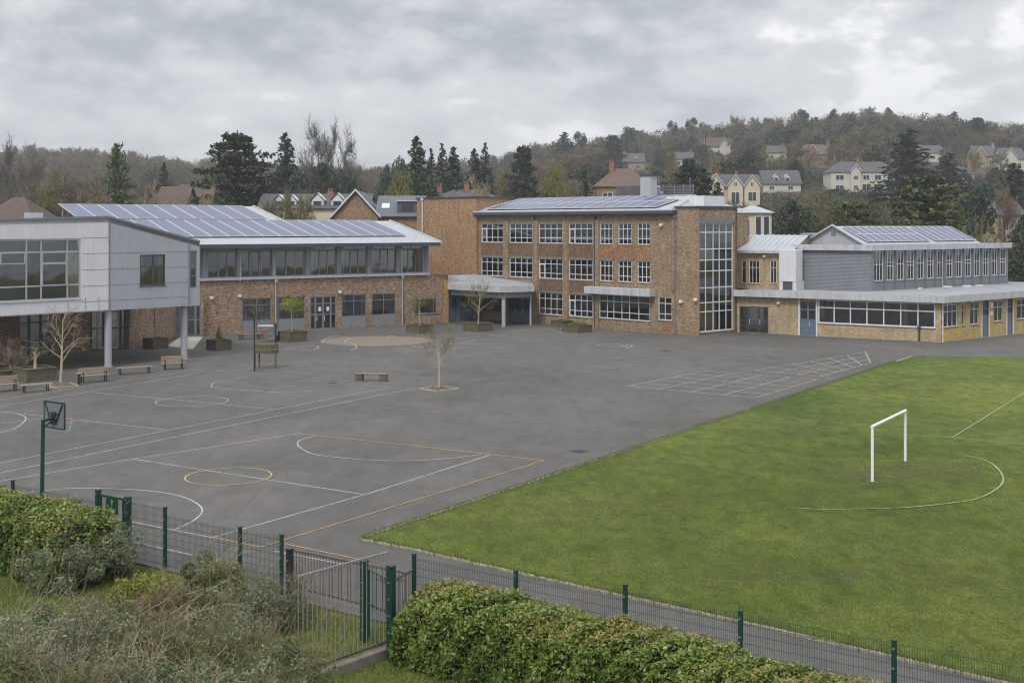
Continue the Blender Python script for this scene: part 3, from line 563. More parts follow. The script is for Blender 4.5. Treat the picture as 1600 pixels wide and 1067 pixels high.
# ================================================================ MAIN THREE-STOREY BLOCK
def main_block():
    a, b = G(835, 505), G(1055, 523); w0 = Wall(a, b); w = Wall(w0.pt(w0.s(748), 0), b)
    R = empty('school_building', w.pt(w.len/2, 0, 0), 'three-storey brown brick school block with white gridded windows and a hipped solar roof', 'building')
    L = w.len; zt = w.z(1055, 334.5); dep = 11.5
    rows = {1: (w.z(905, 381), w.z(905, 349)), 2: (w.z(905, 437.5), w.z(905, 405.5)), 3: (w.z(905, 495), w.z(905, 460))}
    wide = [(752, 786), (796, 832), (842, 879), (889, 926)]; nar = [(937.5, 957), (966, 986.5), (996, 1016)]
    holes, wins = [], []
    for r in (1, 2):
        for k, (p, q) in enumerate(wide+nar): h = (w.s(p), w.s(q), *rows[r]); holes.append(h); wins.append((h, k < 4, r))
    for k, (p, q) in enumerate(wide[2:]): h = (w.s(p), w.s(q), *rows[3]); holes.append(h); wins.append((h, True, 3))
    big = w.rect(936, 1015.5, 461.5, 499.5); sm = w.rect(1028.5, 1050, 464, 500.5); ent = w.rect(793, 829, 466, 507); ent = (ent[0], ent[1], .02, ent[3]); ew = w.rect(741, 783, 467, 487); ew = (max(.3, ew[0]), ew[1], ew[2], ew[3])
    allh = holes+[big, sm, ent, ew]; mb = MB(); wallmesh(mb, w, 0, L, -.1, zt, allh); backbox(mb, w, 0, L, -.1, zt, dep, close_right=True); mb.build('wall', 'brick_main', R)
    # pilasters and spandrel panels
    pil = MB(); ps = [(786, 796), (832, 842), (879, 889), (926, 937.5)]
    for p, q in ps: w.bx(pil, w.s(p)+.1, w.s(q)-.1, 0, rows[1][1]+.35, .002, .09)
    pil.build('pilaster', 'brick_main', R)
    for k, (p, q) in enumerate(wide):
        for (zl, zh) in ((rows[2][1], rows[1][0]), (rows[3][1], rows[2][0])):
            if k < 2 and zh == rows[2][0]: continue
            mb = MB(); w.bx(mb, w.s(p)+.02, w.s(q)-.02, zl+.1, zh-.12, .001, .035); mb.build('spandrel', 'brick_spandrel', R)
    mb = MB(); w.bx(mb, w.s(937.5), w.s(1016), rows[2][1]+.15, rows[1][0]-.12, .001, .035); mb.build('spandrel', 'brick_red', R)
    for k, (h, wd, r) in enumerate(wins):
        ln = MB(); w.bx(ln, h[0]-.08, h[1]+.08, h[3]+.002, h[3]+.16, .003, .05); ln.build('lintel', 'concrete', R)
        window(w, R, h, (.25, .5, .75) if wd else (.36, .68), (.27, .73), bar=.075, seed=k, extra=((0.02, .25, .02, .72),) if wd and k % 3 == 0 else ())
    window(w, R, big, (.16, .29, .45, .6, .78), (.28, .72), bar=.08, seed=33); window(w, R, sm, (.48,), (.27, .72), bar=.08, seed=34)
    window(w, R, ew, (.33, .66), (.6,), 'frame_grey', bar=.08, seed=35); door(w, R, ent, (.3, .62), 'door_blue', solid=.42)
    # canopy over the big window
    s0, s1 = w.s(922), w.s(1024.5); mb = MB(); w.bx(mb, s0, s1, w.z(973, 460.5), w.z(973, 449.5), .002, .9); mb.build('canopy', 'white_fascia', R, bevel=.02)
    mb = MB(); w.bx(mb, w.s(1035), w.s(1048), w.z(1040, 517), w.z(1040, 506), .002, .03); mb.build('brick_patch', 'brick_red', R)
    for px, y0, y1, mt in ((834, 343, 508, 'frame_grey'), (930, 342, 515, 'dark_trim'), (1056, 340, 523, 'frame_grey')): pipe(w, R, px, y0, y1, mt)
    lamp(w, R, 1034, 351.5)
    fl = MB(); dz = rows[1][0]-.9, rows[2][0]-.9, .08
    for z in dz: back(fl, w, .1, L-.1, z, dep)
    w.bx(fl, .5, L-.5, .1, zt-.3, -5.2, -5.0); fl.build('interior', 'interior', R)
    # eaves gutter, hipped roof, solar array
    g = MB(); w.bx(g, -.3, L+.2, zt-.02, zt+.32, -.5, .62); g.build('gutter', 'dark_trim', R, bevel=.05)
    g = MB(); w.bx(g, -.3, L+.2, zt+.322, zt+.40, -.5, .55); g.build('eaves_flashing', 'roof_metal', R)
    ze, zr = zt+.40, zt+1.80; n = Vector((w.n.x, w.n.y, 0)); f = lambda s, nn, z: w.pt(s, z, nn)
    A, B, C_, D_ = f(-.2, .5, ze), f(L+.1, .5, ze), f(L-1.9, -5.6, zr), f(.4, -5.6, zr); E_, F_ = f(L+.1, -dep, ze), f(-.2, -dep, ze)
    rm = MB(); rm.face(A, B, C_, D_); rm.face(B, E_, C_); rm.face(E_, F_, D_, C_); rm.face(F_, A, D_); rm.build('roof', 'roof_metal', R)
    v = (Vector(f(0, -5.6, zr))-Vector(f(0, .5, ze))); Lv = v.length; v.normalize(); pw = (L-3.2)/15
    pvgrid(R, Vector(f(1.0, .5, ze))+v*.6, w.u, v, 15, 2, pw-.05, (Lv-.85)/2)
    hp = MB(); hp.tube(B, C_, .09, n=6); hp.tube(A, D_, .09, n=6); hp.tube(D_, C_, .09, n=6); hp.build('ridge_cap', 'roof_metal', R)
    # roof plant: chimney, screen, rails
    cs = w.s(1008); pl = MB(); d0 = -8.6
    def bb(m, px0, px1, py0, py1, nn, th):
        q = Wall(w.pt(0, 0, nn), w.pt(w.len, 0, nn)); r = q.rect(px0, px1, py0, py1); q.bx(m, *r, -th, 0); return m
    bb(MB(), 1000.5, 1016.5, 275, 316, -6.4, 1.0).build('chimney', 'roof_metal', R)
    bb(MB(), 999.5, 1017.5, 273, 275.2, -6.3, 1.2).build('chimney_cap', 'dark_trim', R)
    bb(MB(), 962, 1000, 291, 316, -9, 2.).build('plant_box', 'slate', R)
    bb(MB(), 1017, 1082, 289.5, 318, -9.6, .2).build('plant_screen', 'slate', R)
    rl = MB()
    for y in (292, 297, 302): bb(rl, 1018, 1084, y-.4, y+.4, -9.0, .05)
    for x in (1018, 1036, 1054, 1068, 1083): bb(rl, x-.5, x+.5, 288, 306, -8.9, .05)
    for x, y in ((1029, 274), (1078, 277)): bb(rl, x-.4, x+.4, y, 300, -8.8, .05)
    rl.build('railing', 'frame_grey', R)
    bb(MB(), 1041, 1100, 306.5, 325.5, -3.4, 3.2).build('plant_housing', 'cladding_light', R)
    fs = Wall(w.pt(0, 0, -9), w.pt(w.len, 0, -9)); 
    for k, (x, yy) in enumerate(((1026, 293), (1026, 298), (1030, 302))):
        s, z = fs.s(x), fs.z(x, yy); MB().tube(fs.pt(s-.5, z, .35), fs.pt(s+.7, z, .35), .16, n=10).build('vent_duct', 'roof_metal', R)
    return w
MW = main_block()
# ================================================================ BLANK BRICK BLOCK (left of main)
def blank_block():
    w = Wall(MW.pt(MW.s(655), 0, .35), MW.pt(0, 0, .35)); L = w.len; zt = w.z(748, 309)
    R = empty('school_building', w.pt(L/2, 0), 'tall windowless orange brick block with a white downpipe left of the three-storey block', 'building')
    mb = MB(); w.bx(mb, 0, L, -.1, zt, -12, 0); mb.build('wall', 'brick_blank', R)
    mb = MB(); w.bx(mb, -.12, L+.12, zt+.002, zt+.16, -12.1, .1); mb.build('coping', 'dark_trim', R)
    pipe(w, R, 661, 313, 420, 'frame_white', .07)
    w2 = Wall(w.pt(L, 0, -.1), w.pt(L, 0, -6)); mb = MB(); w2.bx(mb, .1, .6, zt-2.2, zt-.1, 0, .06) if False else None
blank_block()
# ================================================================ STAIR TOWER
def tower():
    c, r = G(1092, 524.5), G(1152, 519.0); l = MW.pt(MW.len, 0, .02); w1 = Wall(l, c); w2 = Wall(c, r); zt = w2.z(1092, 324.5)
    R = empty('stair_tower', c, 'brown brick stair tower with one tall white-framed glass grid facing the yard', 'building')
    g = (w2.s(1093), w2.s(1146.2), w2.z(1120, 517.5), w2.z(1120, 347.5)); mb = MB(); wallmesh(mb, w2, 0, w2.len, -.1, zt, [g], .3)
    w1.bx(mb, 0, w1.len, -.1, zt, -.3, 0)
    p0 = Vector(l); p1 = Vector(r); bk = Vector((-w2.n.x, -w2.n.y, 0)); A = p0+Vector((.0, 6, 0)); B = p1+bk*7.5
    wb = Wall(r, (r[0]+bk.x*7.5, r[1]+bk.y*7.5)); mb.obox(p1-Vector((w2.u.x, w2.u.y, 0))*.3+Vector((0, 0, -.1)), Vector((w2.u.x, w2.u.y, 0))*.299, bk*7.5, (0, 0, zt+.1))
    mb.obox(B+Vector((0, 0, -.1)), (A-B)*.999, bk*.3, (0, 0, zt+.1)); mb.obox(p0+Vector((0, 0, 4)), A-p0, Vector((-.3, 0, 0)), (0, 0, zt-4.001)); mb.build('wall', 'brick_main', R)
    rf = MB(); rf.prism([l[:2], c[:2], r[:2], (B.x, B.y), (A.x, A.y)], zt-.25, zt-.06); rf.build('roof', 'roof_felt', R)
    cp = MB(); w1.bx(cp, -.1, w1.len+.04, zt+.002, zt+.14, -.4, .08); w2.bx(cp, .0, w2.len+.1, zt+.142, zt+.16, -.4, .081); w2.bx(cp, .05, w2.len+.1, zt+.004, zt+.142, -.4, .08); cp.build('coping', 'dark_trim', R)
    zs = [515.5, 486, 472, 449, 423, 406, 389, 363]; fr = [(w2.z(1120, y)-g[2])/(g[3]-g[2]) for y in zs[1:]]
    window(w2, R, g, (.2, .42, .6, .8), fr, bar=.12, inset=.16, seed=3, name='stair_window', blind=False)
    sp = MB()
    for y0, y1 in ((405, 390), (471, 450)): w2.bx(sp, g[0]+.1, g[1]-.1, w2.z(1120, y0), w2.z(1120, y1), -.3, -.22)
    sp.build('spandrel_glass', 'frame_grey', R)
    hd = MB(); w2.bx(hd, g[0]-.1, g[1]+.1, g[3]+.0, w2.z(1120, 341.5), -.1, .12); hd.build('lintel', 'frame_grey', R)
    it = MB(); w2.bx(it, .4, w2.len-.4, .1, zt-.4, -4.2, -4.0)
    for z in (3.4, 6.8): w2.bx(it, .4, w2.len-.4, z, z+.18, -4, -1.2)
    for k in range(9): w2.bx(it, .6, w2.len-.6, 3.4+k*.19, 3.45+k*.19, -1.2-k*.28, -.95-k*.28); w2.bx(it, .6, w2.len-.6, 6.8+k*.19, 6.85+k*.19, -1.2-k*.28, -.95-k*.28)
    it.build('stairs', 'interior', R); lamp(w1, R, 1064, 471); lamp(w1, R, 1087, 468)
    return w1, w2
TW1, TW2 = tower()
# ================================================================ LONG TWO-STOREY WING
def wing():
    a, b = G(312, 524.7), G(700, 504); w = Wall(a, b); L = w.len; dep = 9.5
    R = empty('school_building', w.pt(L/2, 0), 'long two-storey brick wing with glazed grey upper band and solar panels on its slope', 'building')
    zb = w.z(312, 437); zt = w.z(312, 380.5); su = w.s(669)
    # ground storey
    top = [w.z(300+x/3.1375, 429) for x in (0,)]
    gw = [(378.5, 424, 466, 501.5), (434, 477, 463.5, 499), (534, 572.5, 460, 494.5), (581, 618.5, 458.5, 492)]; dr = w.rect(485, 525, 463, 516); dr = (dr[0], dr[1], .02, dr[3]); sw = w.rect(649, 682.5, 467, 490)
    hs = []
    for g in gw: r = w.rect(*g); hs.append((r[0], r[1], .12, r[3], r[2]))
    def ztop(s): return zb if s <= su else zb-(s-su)/(L-su)*.75
    ss = MB(); wallmesh(ss, w, 0, L, -.1, zb, [h[:4] for h in hs]+[dr, sw, (su-.001, su, zb-.2, zb-.1)], ztop=ztop); w.bx(ss, 0, su, -.1, zb, -dep, -dep+.25); w.bx(ss, L-.25, L, -.1, zb-.8, -3, -.01); w.bx(ss, su, L-.3, -.1, zb-.8, -3.2, -3)
    ss.build('wall', 'brick_wing', R)
    for k, h in enumerate(hs):
        window(w, R, (h[0], h[1], h[4], h[3]), (.5,), (.7,), 'frame_grey', bar=.09, gl='glass_green', seed=50+k, sill=False)
        mb = MB(); w.bx(mb, h[0], h[1], .12, h[4]-.004, -.13, -.05); w.bx(mb, (h[0]+h[1])/2-.02, (h[0]+h[1])/2+.02, .13, h[4]-.01, -.052, -.04); mb.build('panel', 'grey_panel', R)
    door(w, R, dr, (.2, .5, .8), 'frame_grey', z_trans=.78, gl='glass_green'); window(w, R, sw, (.85,), (), 'frame_grey', bar=.09, gl='glass_green', seed=60)
    pp = MB()
    for x in (500, 512.5): s = w.s(x); w.bx(pp, s-.13, s+.13, 1.75, 2.15, -.1, -.02)
    pp.build('notice', 'paper', R)
    # upper band
    bays = [(301, 315), (325, 369.5), (376.5, 424), (430.5, 476), (485, 525), (532.5, 573), (580, 619), (624, 661)]
    zw0, zw1 = zb+.12, w.z(345, 393); s0 = w.s(300); hs2 = [(w.s(p), w.s(q), zw0, zw1) for p, q in bays]; up = MB(); wallmesh(up, w, s0, su, zb+.002, zt, hs2, .18)
    w.bx(up, s0, su, zb, zt, -dep, -dep+.2); w.bx(up, su-.2, su, zb, zt, -dep+.2, -.19); w.bx(up, s0, s0+.2, zb, zt, -dep+.2, -.19); up.build('upper_wall', 'grey_panel', R)
    for k, h in enumerate(hs2):
        wd = h[1]-h[0]
        if wd < 1.5: window(w, R, h, (), (.5,), 'frame_grey', bar=.08, gl='glass_green', sill=False, seed=70); continue
        ex = [((.36, .68, .0, .98),), ((.26, .62, .0, .98), (.26, .62, .55, .98)), ((.36, .98, .0, .98),), ((.34, .68, .0, .98),), ((.36, .68, .0, .98), (.36, .68, .6, .98)), ((.36, .68, .0, .98), (.36, .68, .68, .98)), ((.36, .68, .0, .98), (.36, .68, .68, .98))][k-1]
        window(w, R, h, (.36, .68), (), 'frame_grey', bar=.08, gl='glass_green', sill=False, seed=70+k, extra=ex)
    ps = MB()
    for k in range(len(bays)-1): a0, b0 = hs2[k][1], hs2[k+1][0]; c = (a0+b0)/2; w.bx(ps, c-.22, c+.22, zb+.002, zt-.02, .003, .12)
    w.bx(ps, su-.4, su-.02, zb+.002, zt-.02, .003, .12); ps.build('post', 'frame_grey', R)
    sl = MB(); w.bx(sl, s0, su+.1, zb-.12, zb+.10, .004, .25); sl.build('string_course', 'roof_metal', R)
    for k in range(4, 8):
        h = hs2[k]; mb = MB(); w.bx(mb, h[0]+.3, h[0]+(h[1]-h[0])*.45, zw1+.1, zt-.1, .001, .03); w.bx(mb, h[0]+(h[1]-h[0])*.52, h[1]-.2, zw1+.1, zt-.1, .001, .03); mb.build('vent_panel', 'cladding_light', R)
    fl = MB(); back(fl, w, s0, su, zb-.3, dep); back(fl, w, .1, su, .08, dep); w.bx(fl, s0+.3, su-.3, .1, zt-.2, -6., -5.8); fl.build('interior', 'interior', R)
    for px, y0, y1 in ((430, 441, 518), (628, 434, 508)): pipe(w, R, px, y0, y1, 'roof_metal', .06)
    for px, y0, y1 in ((375, 384, 440), (428, 383, 436), (627, 381, 430)): pipe(w, R, px, y0, y1, 'roof_metal', .05)
    lamp(w, R, 530.5, 456); lamp(w, R, 374, 462); lamp(w, R, 330, 465)
    # right end pier
    mb = MB(); w.bx(mb, w.s(693.5), L+.02, -.05, zb-.8, .002, .08); mb.build('timber_pier', 'timber_orange', R)
    # roof plane: eave line, rising backwards
    ze = zt+.14; k = math.tan(math.radians(11.6)); n = -w.n; sE = w.s(676.5)+.2
    def rp(s, q, dz=0): p = w.P+w.u*s+n*q; return (p.x, p.y, ze+max(q, -2)*k+dz)
    rf = MB(); sL = w.s(282); sm = w.s(0)*0
    def slab(s_0, s_1, q0, q1, th=.22):
        P = [rp(s_0, q0), rp(s_1, q0), rp(s_1, q1), rp(s_0, q1)]; rf.prism([p[:2] for p in P], [p[2]-th for p in P], [p[2] for p in P])
    slab(sL-14, sE, -1.1, 9.6); rf.build('roof', 'roof_metal', R)
    fa = MB(); fa.obox(rp(sL+.5, -1.2, -.34), w.u*(sE-sL-.5), w.n*(-.1), (0, 0, .36)); fa.build('gutter', 'dark_trim', R)
    so = MB(); so.face(rp(sL+.5, -1.1, -.24), rp(sE, -1.1, -.24), rp(sE, 0, -.42), rp(sL+.5, 0, -.42)); so.build('soffit', 'grey_panel', R)
    # upper roof strip further back on the left
    s2 = w.s(437)+0; 
    # find s so that the gable edge of the back part starts at px 437 at q=9.6
    best = min(np.arange(0, L, .1), key=lambda s: abs((rp(s, 9.6)[0]/rp(s, 9.6)[1]*F+CX)-440))
    f0 = min(np.arange(-60, 20, .1), key=lambda s: abs((rp(s, 16.9)[0]/rp(s, 16.9)[1]*F+CX)-90))
    r2 = MB(); P = [rp(f0+1.2, 9.62), rp(best, 9.62), rp(best, 17.2), rp(f0+1.2, 17.2)]; r2.prism([p[:2] for p in P], [p[2]-.2 for p in P], [p[2]+.003 for p in P]); r2.build('back_roof', 'roof_metal', R)
    wl = MB(); o = Vector(rp(best-.2, 9.7)); wl.prism([rp(f0+4, 17)[:2], rp(best-.3, 17)[:2], rp(best-.3, 9.7)[:2], rp(f0+4, 9.7)[:2]], 0, [rp(0, 17)[2]-.25]*2+[rp(0, 9.7)[2]-.25]*2); wl.build('back_wall', 'brick_wing', R)
    for (s_, q0, q1) in ((sE, -1.2, 9.6), (best, 9.6, 17.2)):
        p, q = Vector(rp(s_, q0, -.2)), Vector(rp(s_, q1, -.2)); MB().obox(p, w.u*.16, q-p, (0, 0, .34)).build('verge', 'white_fascia', R)
    v = (Vector(rp(0, 1))-Vector(rp(0, 0))).normalized()
    # lower row of panels and upper row
    e1 = min(np.arange(0, L+5, .1), key=lambda s: abs((rp(s, 1.8)[0]/rp(s, 1.8)[1]*F+CX)-634)); e0 = w.s(230)-14
    n1 = int((e1-e0)/1.72); pvgrid(R, Vector(rp(e1-n1*1.72, 1.6)), w.u, v, n1, 1, 1.67, 7.75)
    n2 = int((best-.6-f0)/1.9)
    pvgrid(R, Vector(rp(f0, 9.55)), w.u, v, n2, 1, 1.85, 7.2, lift=.16)
    lg = MB()
    for q in (11.5, 16.4):
        p = rp(f0+.4, q); lg.tube((p[0], p[1], p[2]-2.4), p, .06, n=6); p = rp(f0+.9, q); lg.tube((p[0], p[1], p[2]-2.4), p, .06, n=6)
    lg.build('array_leg', 'roof_metal', R)
    return w
WW = wing()
# ================================================================ ENTRANCE PORCH
def porch():
    c = G(787, 511); r = G(829, 508.5); a = G(700, 505); R = empty('entrance_porch', c, 'white-fascia entrance porch with a folded corner roof on two slim grey posts', 'porch')
    zf, zt = 3.42, 3.98; rr = MW.pt(MW.s(833), 0, .1); bl = MW.pt(0.1, 0, .4); wl = WW.pt(WW.len+.0, 0, .1); w0 = WW.pt(WW.s(676), 0, -2.9)
    P = [wl, (c[0]-.2, c[1]-.6), (r[0]+.3, r[1]-.6), rr, bl, w0]; P = [p[:2] for p in P]
    MB().prism(P, [zf]*6, [zt, zt, zt, zt+.1, zt+.75, zt+.75]).build('roof', 'roof_felt', R)
    f = MB()
    for p, q in ((P[0], P[1]), (P[1], P[2]), (P[2], P[3])):
        p, q = Vector((*p, zf+.0)), Vector((*q, zf+.0)); d = q-p; n = Vector((d.y, -d.x, 0)).normalized()*.14; n = n if n.dot(-p) > 0 else -n; f.obox(p-d.normalized()*.0, d, n, (0, 0, .6))
    f.build('fascia', 'white_fascia', R)
    b = MB()
    for p, q in ((P[0], P[1]), (P[1], P[2])):
        p, q = Vector((*p, 2.85)), Vector((*q, 2.85)); d = q-p; n = Vector((d.y, -d.x, 0)).normalized()*.3; n = n if n.dot(-p) < 0 else -n; b.obox(p+n, d, n*.4, (0, 0, .56))
    b.build('beam', 'grey_panel', R)
    MB().tube((c[0], c[1], 0), (c[0], c[1], zf), .2, n=14).build('post', 'column_grey', R, smooth=False); MB().tube((r[0], r[1], 0), (r[0], r[1], zf), .1, n=10).build('post', 'column_grey', R)
    # side doors under the porch, between the wing and the main block
    w = Wall(G(699, 504.2), G(741, 500.5)); mb = MB(); w.bx(mb, 0, w.len, 0, 3.4, -.2, -.14); mb.build('panel_wall', 'door_blue', R)
    for x0, x1 in ((701, 717), (718.5, 737)):
        r_ = (w.s(x0), w.s(x1), .05, 2.9); window(w, R, (r_[0]+.35, r_[1]-.35, 1.5, 2.6), (), (), 'door_dark', bar=.06, inset=.05, seed=80, sill=False, name='door_light', blind=False)
        mb = MB(); w.bx(mb, r_[0], r_[0]+.08, .05, 2.9, -.13, -.05); w.bx(mb, r_[1]-.08, r_[1], .05, 2.9, -.13, -.05); w.bx(mb, r_[0]+.08, r_[1]-.08, 2.82, 2.9, -.13, -.05); mb.build('door_frame', 'frame_grey', R)
porch()
# ================================================================ GREY CLAD BLOCK ON COLUMNS
def clad():
    zb = 4.09; d0 = F*(H-zb)/(483.5-HY); C0 = ((170-CX)/F*d0, d0); dl = F*(H-zb)/(491.5-HY); Lp = ((-90-CX)/F*(dl-3.6), dl-3.6); dr = F*(H-zb)/(475.2-HY); Rp = ((312-CX)/F*dr, dr)
    A = Wall(Lp, C0); B = Wall(C0, Rp); R = empty('school_building', (C0[0], C0[1], 0), 'pale grey clad upper storey cantilevered over the entrance on two round columns', 'building')
    zc = B.z(170, 341); zr = B.z(300, 376); zl = A.z(0, 346)
    wa = (A.s(-70), A.s(126.5), A.z(63, 470), A.z(63, 373.5)); mb = MB(); wallmesh(mb, A, 0, A.len, zb, zc, [wa], .2, ztop=lambda s: zl+(zc-zl)*(s-A.s(0))/(A.len-A.s(0)))
    mb.build('wall', 'cladding_light', R)  # light falling on this face is put into its paler cladding colour
    sc = B.s(296); wb = B.rect(218.5, 258.5, 398, 446); wc = (sc+.05, B.len-.25, B.z(303, 450), B.z(303, 392)); fz = lambda s: zc+(zr-zc)*s/B.s(300); mb = MB(); wallmesh(mb, B, 0, B.len, zb, zc, [wb, wc], .2, ztop=fz)
    e = Vector((-.55, .83, 0))*9; mb.obox((Rp[0], Rp[1], zb), e, (-.15, -.1, 0), (0, 0, zr-zb)); mb.build('side_wall', 'cladding_mid', R)  # same cladding in darker grey, this face's shade put into the colour
    bk = Vector((-.64, .77, 0))*10; P = [Lp, C0, Rp, (Rp[0]+bk.x, Rp[1]+bk.y), (Lp[0]+bk.x, Lp[1]+bk.y)]
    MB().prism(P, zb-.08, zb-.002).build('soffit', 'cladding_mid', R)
    Q = [(p[0], p[1]) for p in P]; MB().prism(Q, [zl-.3, zc-.3, fz(B.len)-.3, fz(B.len)-.3, zl-.3], [zl-.02, zc-.02, fz(B.len)-.02, fz(B.len)-.02, zl-.02]).build('roof', 'roof_felt', R)
    cp = MB()
    for (w, s0, s1, z0, z1) in ((A, 0, A.len, fzl(A, 0, zl, zc), zc), (B, 0, B.len, zc, fz(B.len))):
        p, q = Vector(w.pt(s0, z0+.002, -.2)), Vector(w.pt(s1, z1+.002, -.2)); cp.obox(p, q-p, w.n*.27, (0, 0, .16 if w is A else .155))
    cp.build('coping', 'dark_trim' if False else 'frame_grey', R)
    # panel joints as thin proud trims
    jt = MB()
    for y in (372, 396, 421, 446, 470): 
        z = B.z(170, y)
        for a, b in ((.02, B.s(218)), (B.s(259), sc)) if wb[2] < z < wb[3] else ((.02, sc),):
            if z < fz(b)-.1: B.bx(jt, a, b, z, z+.03, .001, .012)
    for y in (372, 396, 421, 446, 470): z = A.z(170, y); A.bx(jt, wa[1]+.1, A.len-.02, z, z+.03, .001, .012)
    for x in (127, 148): s = A.s(x)+.3; A.bx(jt, s, s+.03, zb+.02, zb+.9, .001, .012)
    B.bx(jt, -.02, .08, zb, zc-.1, .0, .03); B.bx(jt, sc-.1, sc, zb+.02, fz(sc)-.1, .001, .04); jt.build('panel_joint', 'grey_panel', R)
    xs = [(A.s(x)-wa[0])/(wa[1]-wa[0]) for x in (0-26, 42, 65, 106)]; zz = [(A.z(63, y)-wa[2])/(wa[3]-wa[2]) for y in (447, 394)]
    fx = lambda x: (A.s(x)-wa[0])/(wa[1]-wa[0]); fy = lambda y: (A.z(63, y)-wa[2])/(wa[3]-wa[2])
    window(A, R, wa, xs, zz, 'frame_white' if False else 'roof_metal', bar=.12, gl='glass_green', seed=90, blind=False, extra=((fx(1), fx(40), fy(412), fy(394)), (fx(66), fx(105), fy(447), fy(412)), (fx(66), fx(105), fy(412), fy(394))))
    bl = MB(); 
    for x0, x1 in ((-20, 41), (43, 64), (67, 104), (108, 125)): A.bx(bl, A.s(x0), A.s(x1), A.z(63, 394), A.z(63, 375), -.32, -.3)
    bl.build('blind', 'blind', R)
    window(B, R, wb, (.52,), (.62,), 'dark_trim', bar=.09, gl='glass', seed=91, extra=((.53, .98, .02, .98),), blind=False); window(B, R, wc, (), (.33, .6), 'frame_grey', bar=.08, gl='glass_green', sill=False, seed=92)
    it = MB(); A.bx(it, .5, A.len-.5, zb+.1, zl-.5, -5, -4.8); A.bx(it, .5, A.len-.3, zb+.1, zb+.3, -4.8, -.3); B.bx(it, 1., B.len-.6, zb+.1, zr-.3, -4, -3.8); B.bx(it, .5, B.len-.5, zb+.1, zb+.31, -3.8, -.3)
    A.bx(it, A.s(2), A.s(30), A.z(20, 447), A.z(20, 418), -4.7, -4.6); it.build('interior', 'interior', R)
    for px, py in ((169, 573.5), (287.5, 561)):
        g = G(px, py); m = MB(); m.tube(g, (g[0], g[1], zb-.09), .25, n=20); m.tube(g, (g[0], g[1], .06), .34, n=20); m.build('column', 'column_grey', R, smooth=False)
    # ground storey set back under the block
    gw = [(G(-60, 574), G(140, 548), 'L'), (G(140, 548), G(203, 546.3), 'D'), (G(203, 546.3), G(272, 527), 'B'), (G(272, 527), G(318, 525.2), 'E')]
    br = MB(); w = Wall(*gw[0][:2]); h = (w.s(30), w.s(79), .02, 3.55); wallmesh(br, w, 0, w.len, 0, zb-.1, [h], .3)
    w1 = Wall(*gw[1][:2]); h1 = (.1, w1.len-.1, .02, 3.9); wallmesh(br, w1, 0, w1.len, 0, zb-.1, [h1], .3)
    w2 = Wall(*gw[2][:2]); w2.bx(br, 0, w2.len, 0, zb-.1, -.3, 0); w3 = Wall(*gw[3][:2]); h3 = (.05, w3.len-.25, .02, 3.3); wallmesh(br, w3, 0, w3.len, 0, zb-.1, [h3], .3); br.build('ground_floor_wall', 'brick_wing', R)
    door(w, R, h, (.33, .7), 'dark_trim', z_trans=.75, gl='glass_green', handles=False, mid=.35); door(w1, R, h1, (.18, .32, .78, .9), 'dark_trim', z_trans=.83, gl='glass_green'); door(w3, R, h3, (.22, .42, .8), 'frame_grey', z_trans=.84, gl='glass_green')
    lf = MB(); r = (w1.s(152), w1.s(185), .1, 3.15)
    for q in ((r[0], r[0]+.12, .1, 3.15), (r[1]-.12, r[1], .1, 3.15), (r[0]+.12, r[1]-.12, 3.0, 3.15), (r[0]+.12, r[1]-.12, .1, .3)): w1.bx(lf, *q, -.02, .03)
    lf.build('door_frame', 'roof_metal', R)
    dk = MB(); w.bx(dk, 1, w.len, .05, 3.8, -4, -3.8); w1.bx(dk, 0, w1.len, .05, 3.8, -3, -2.8); w3.bx(dk, 0, w3.len, .05, 3.2, -3, -2.8); dk.build('lobby_wall', 'interior', R)
    rb = Wall((Rp[0]-1, Rp[1]-.5), (Rp[0]+3, Rp[1])); g = AT(26, 341, 84); MB().cbox((g[0], g[1]+3, g[2]-.6), 1.1, .8, 1.0, .6).build('roof_unit', 'roof_metal', R)
def fzl(A, s, zl, zc): return zl+(zc-zl)*(s-A.s(0))/(A.len-A.s(0))
clad()
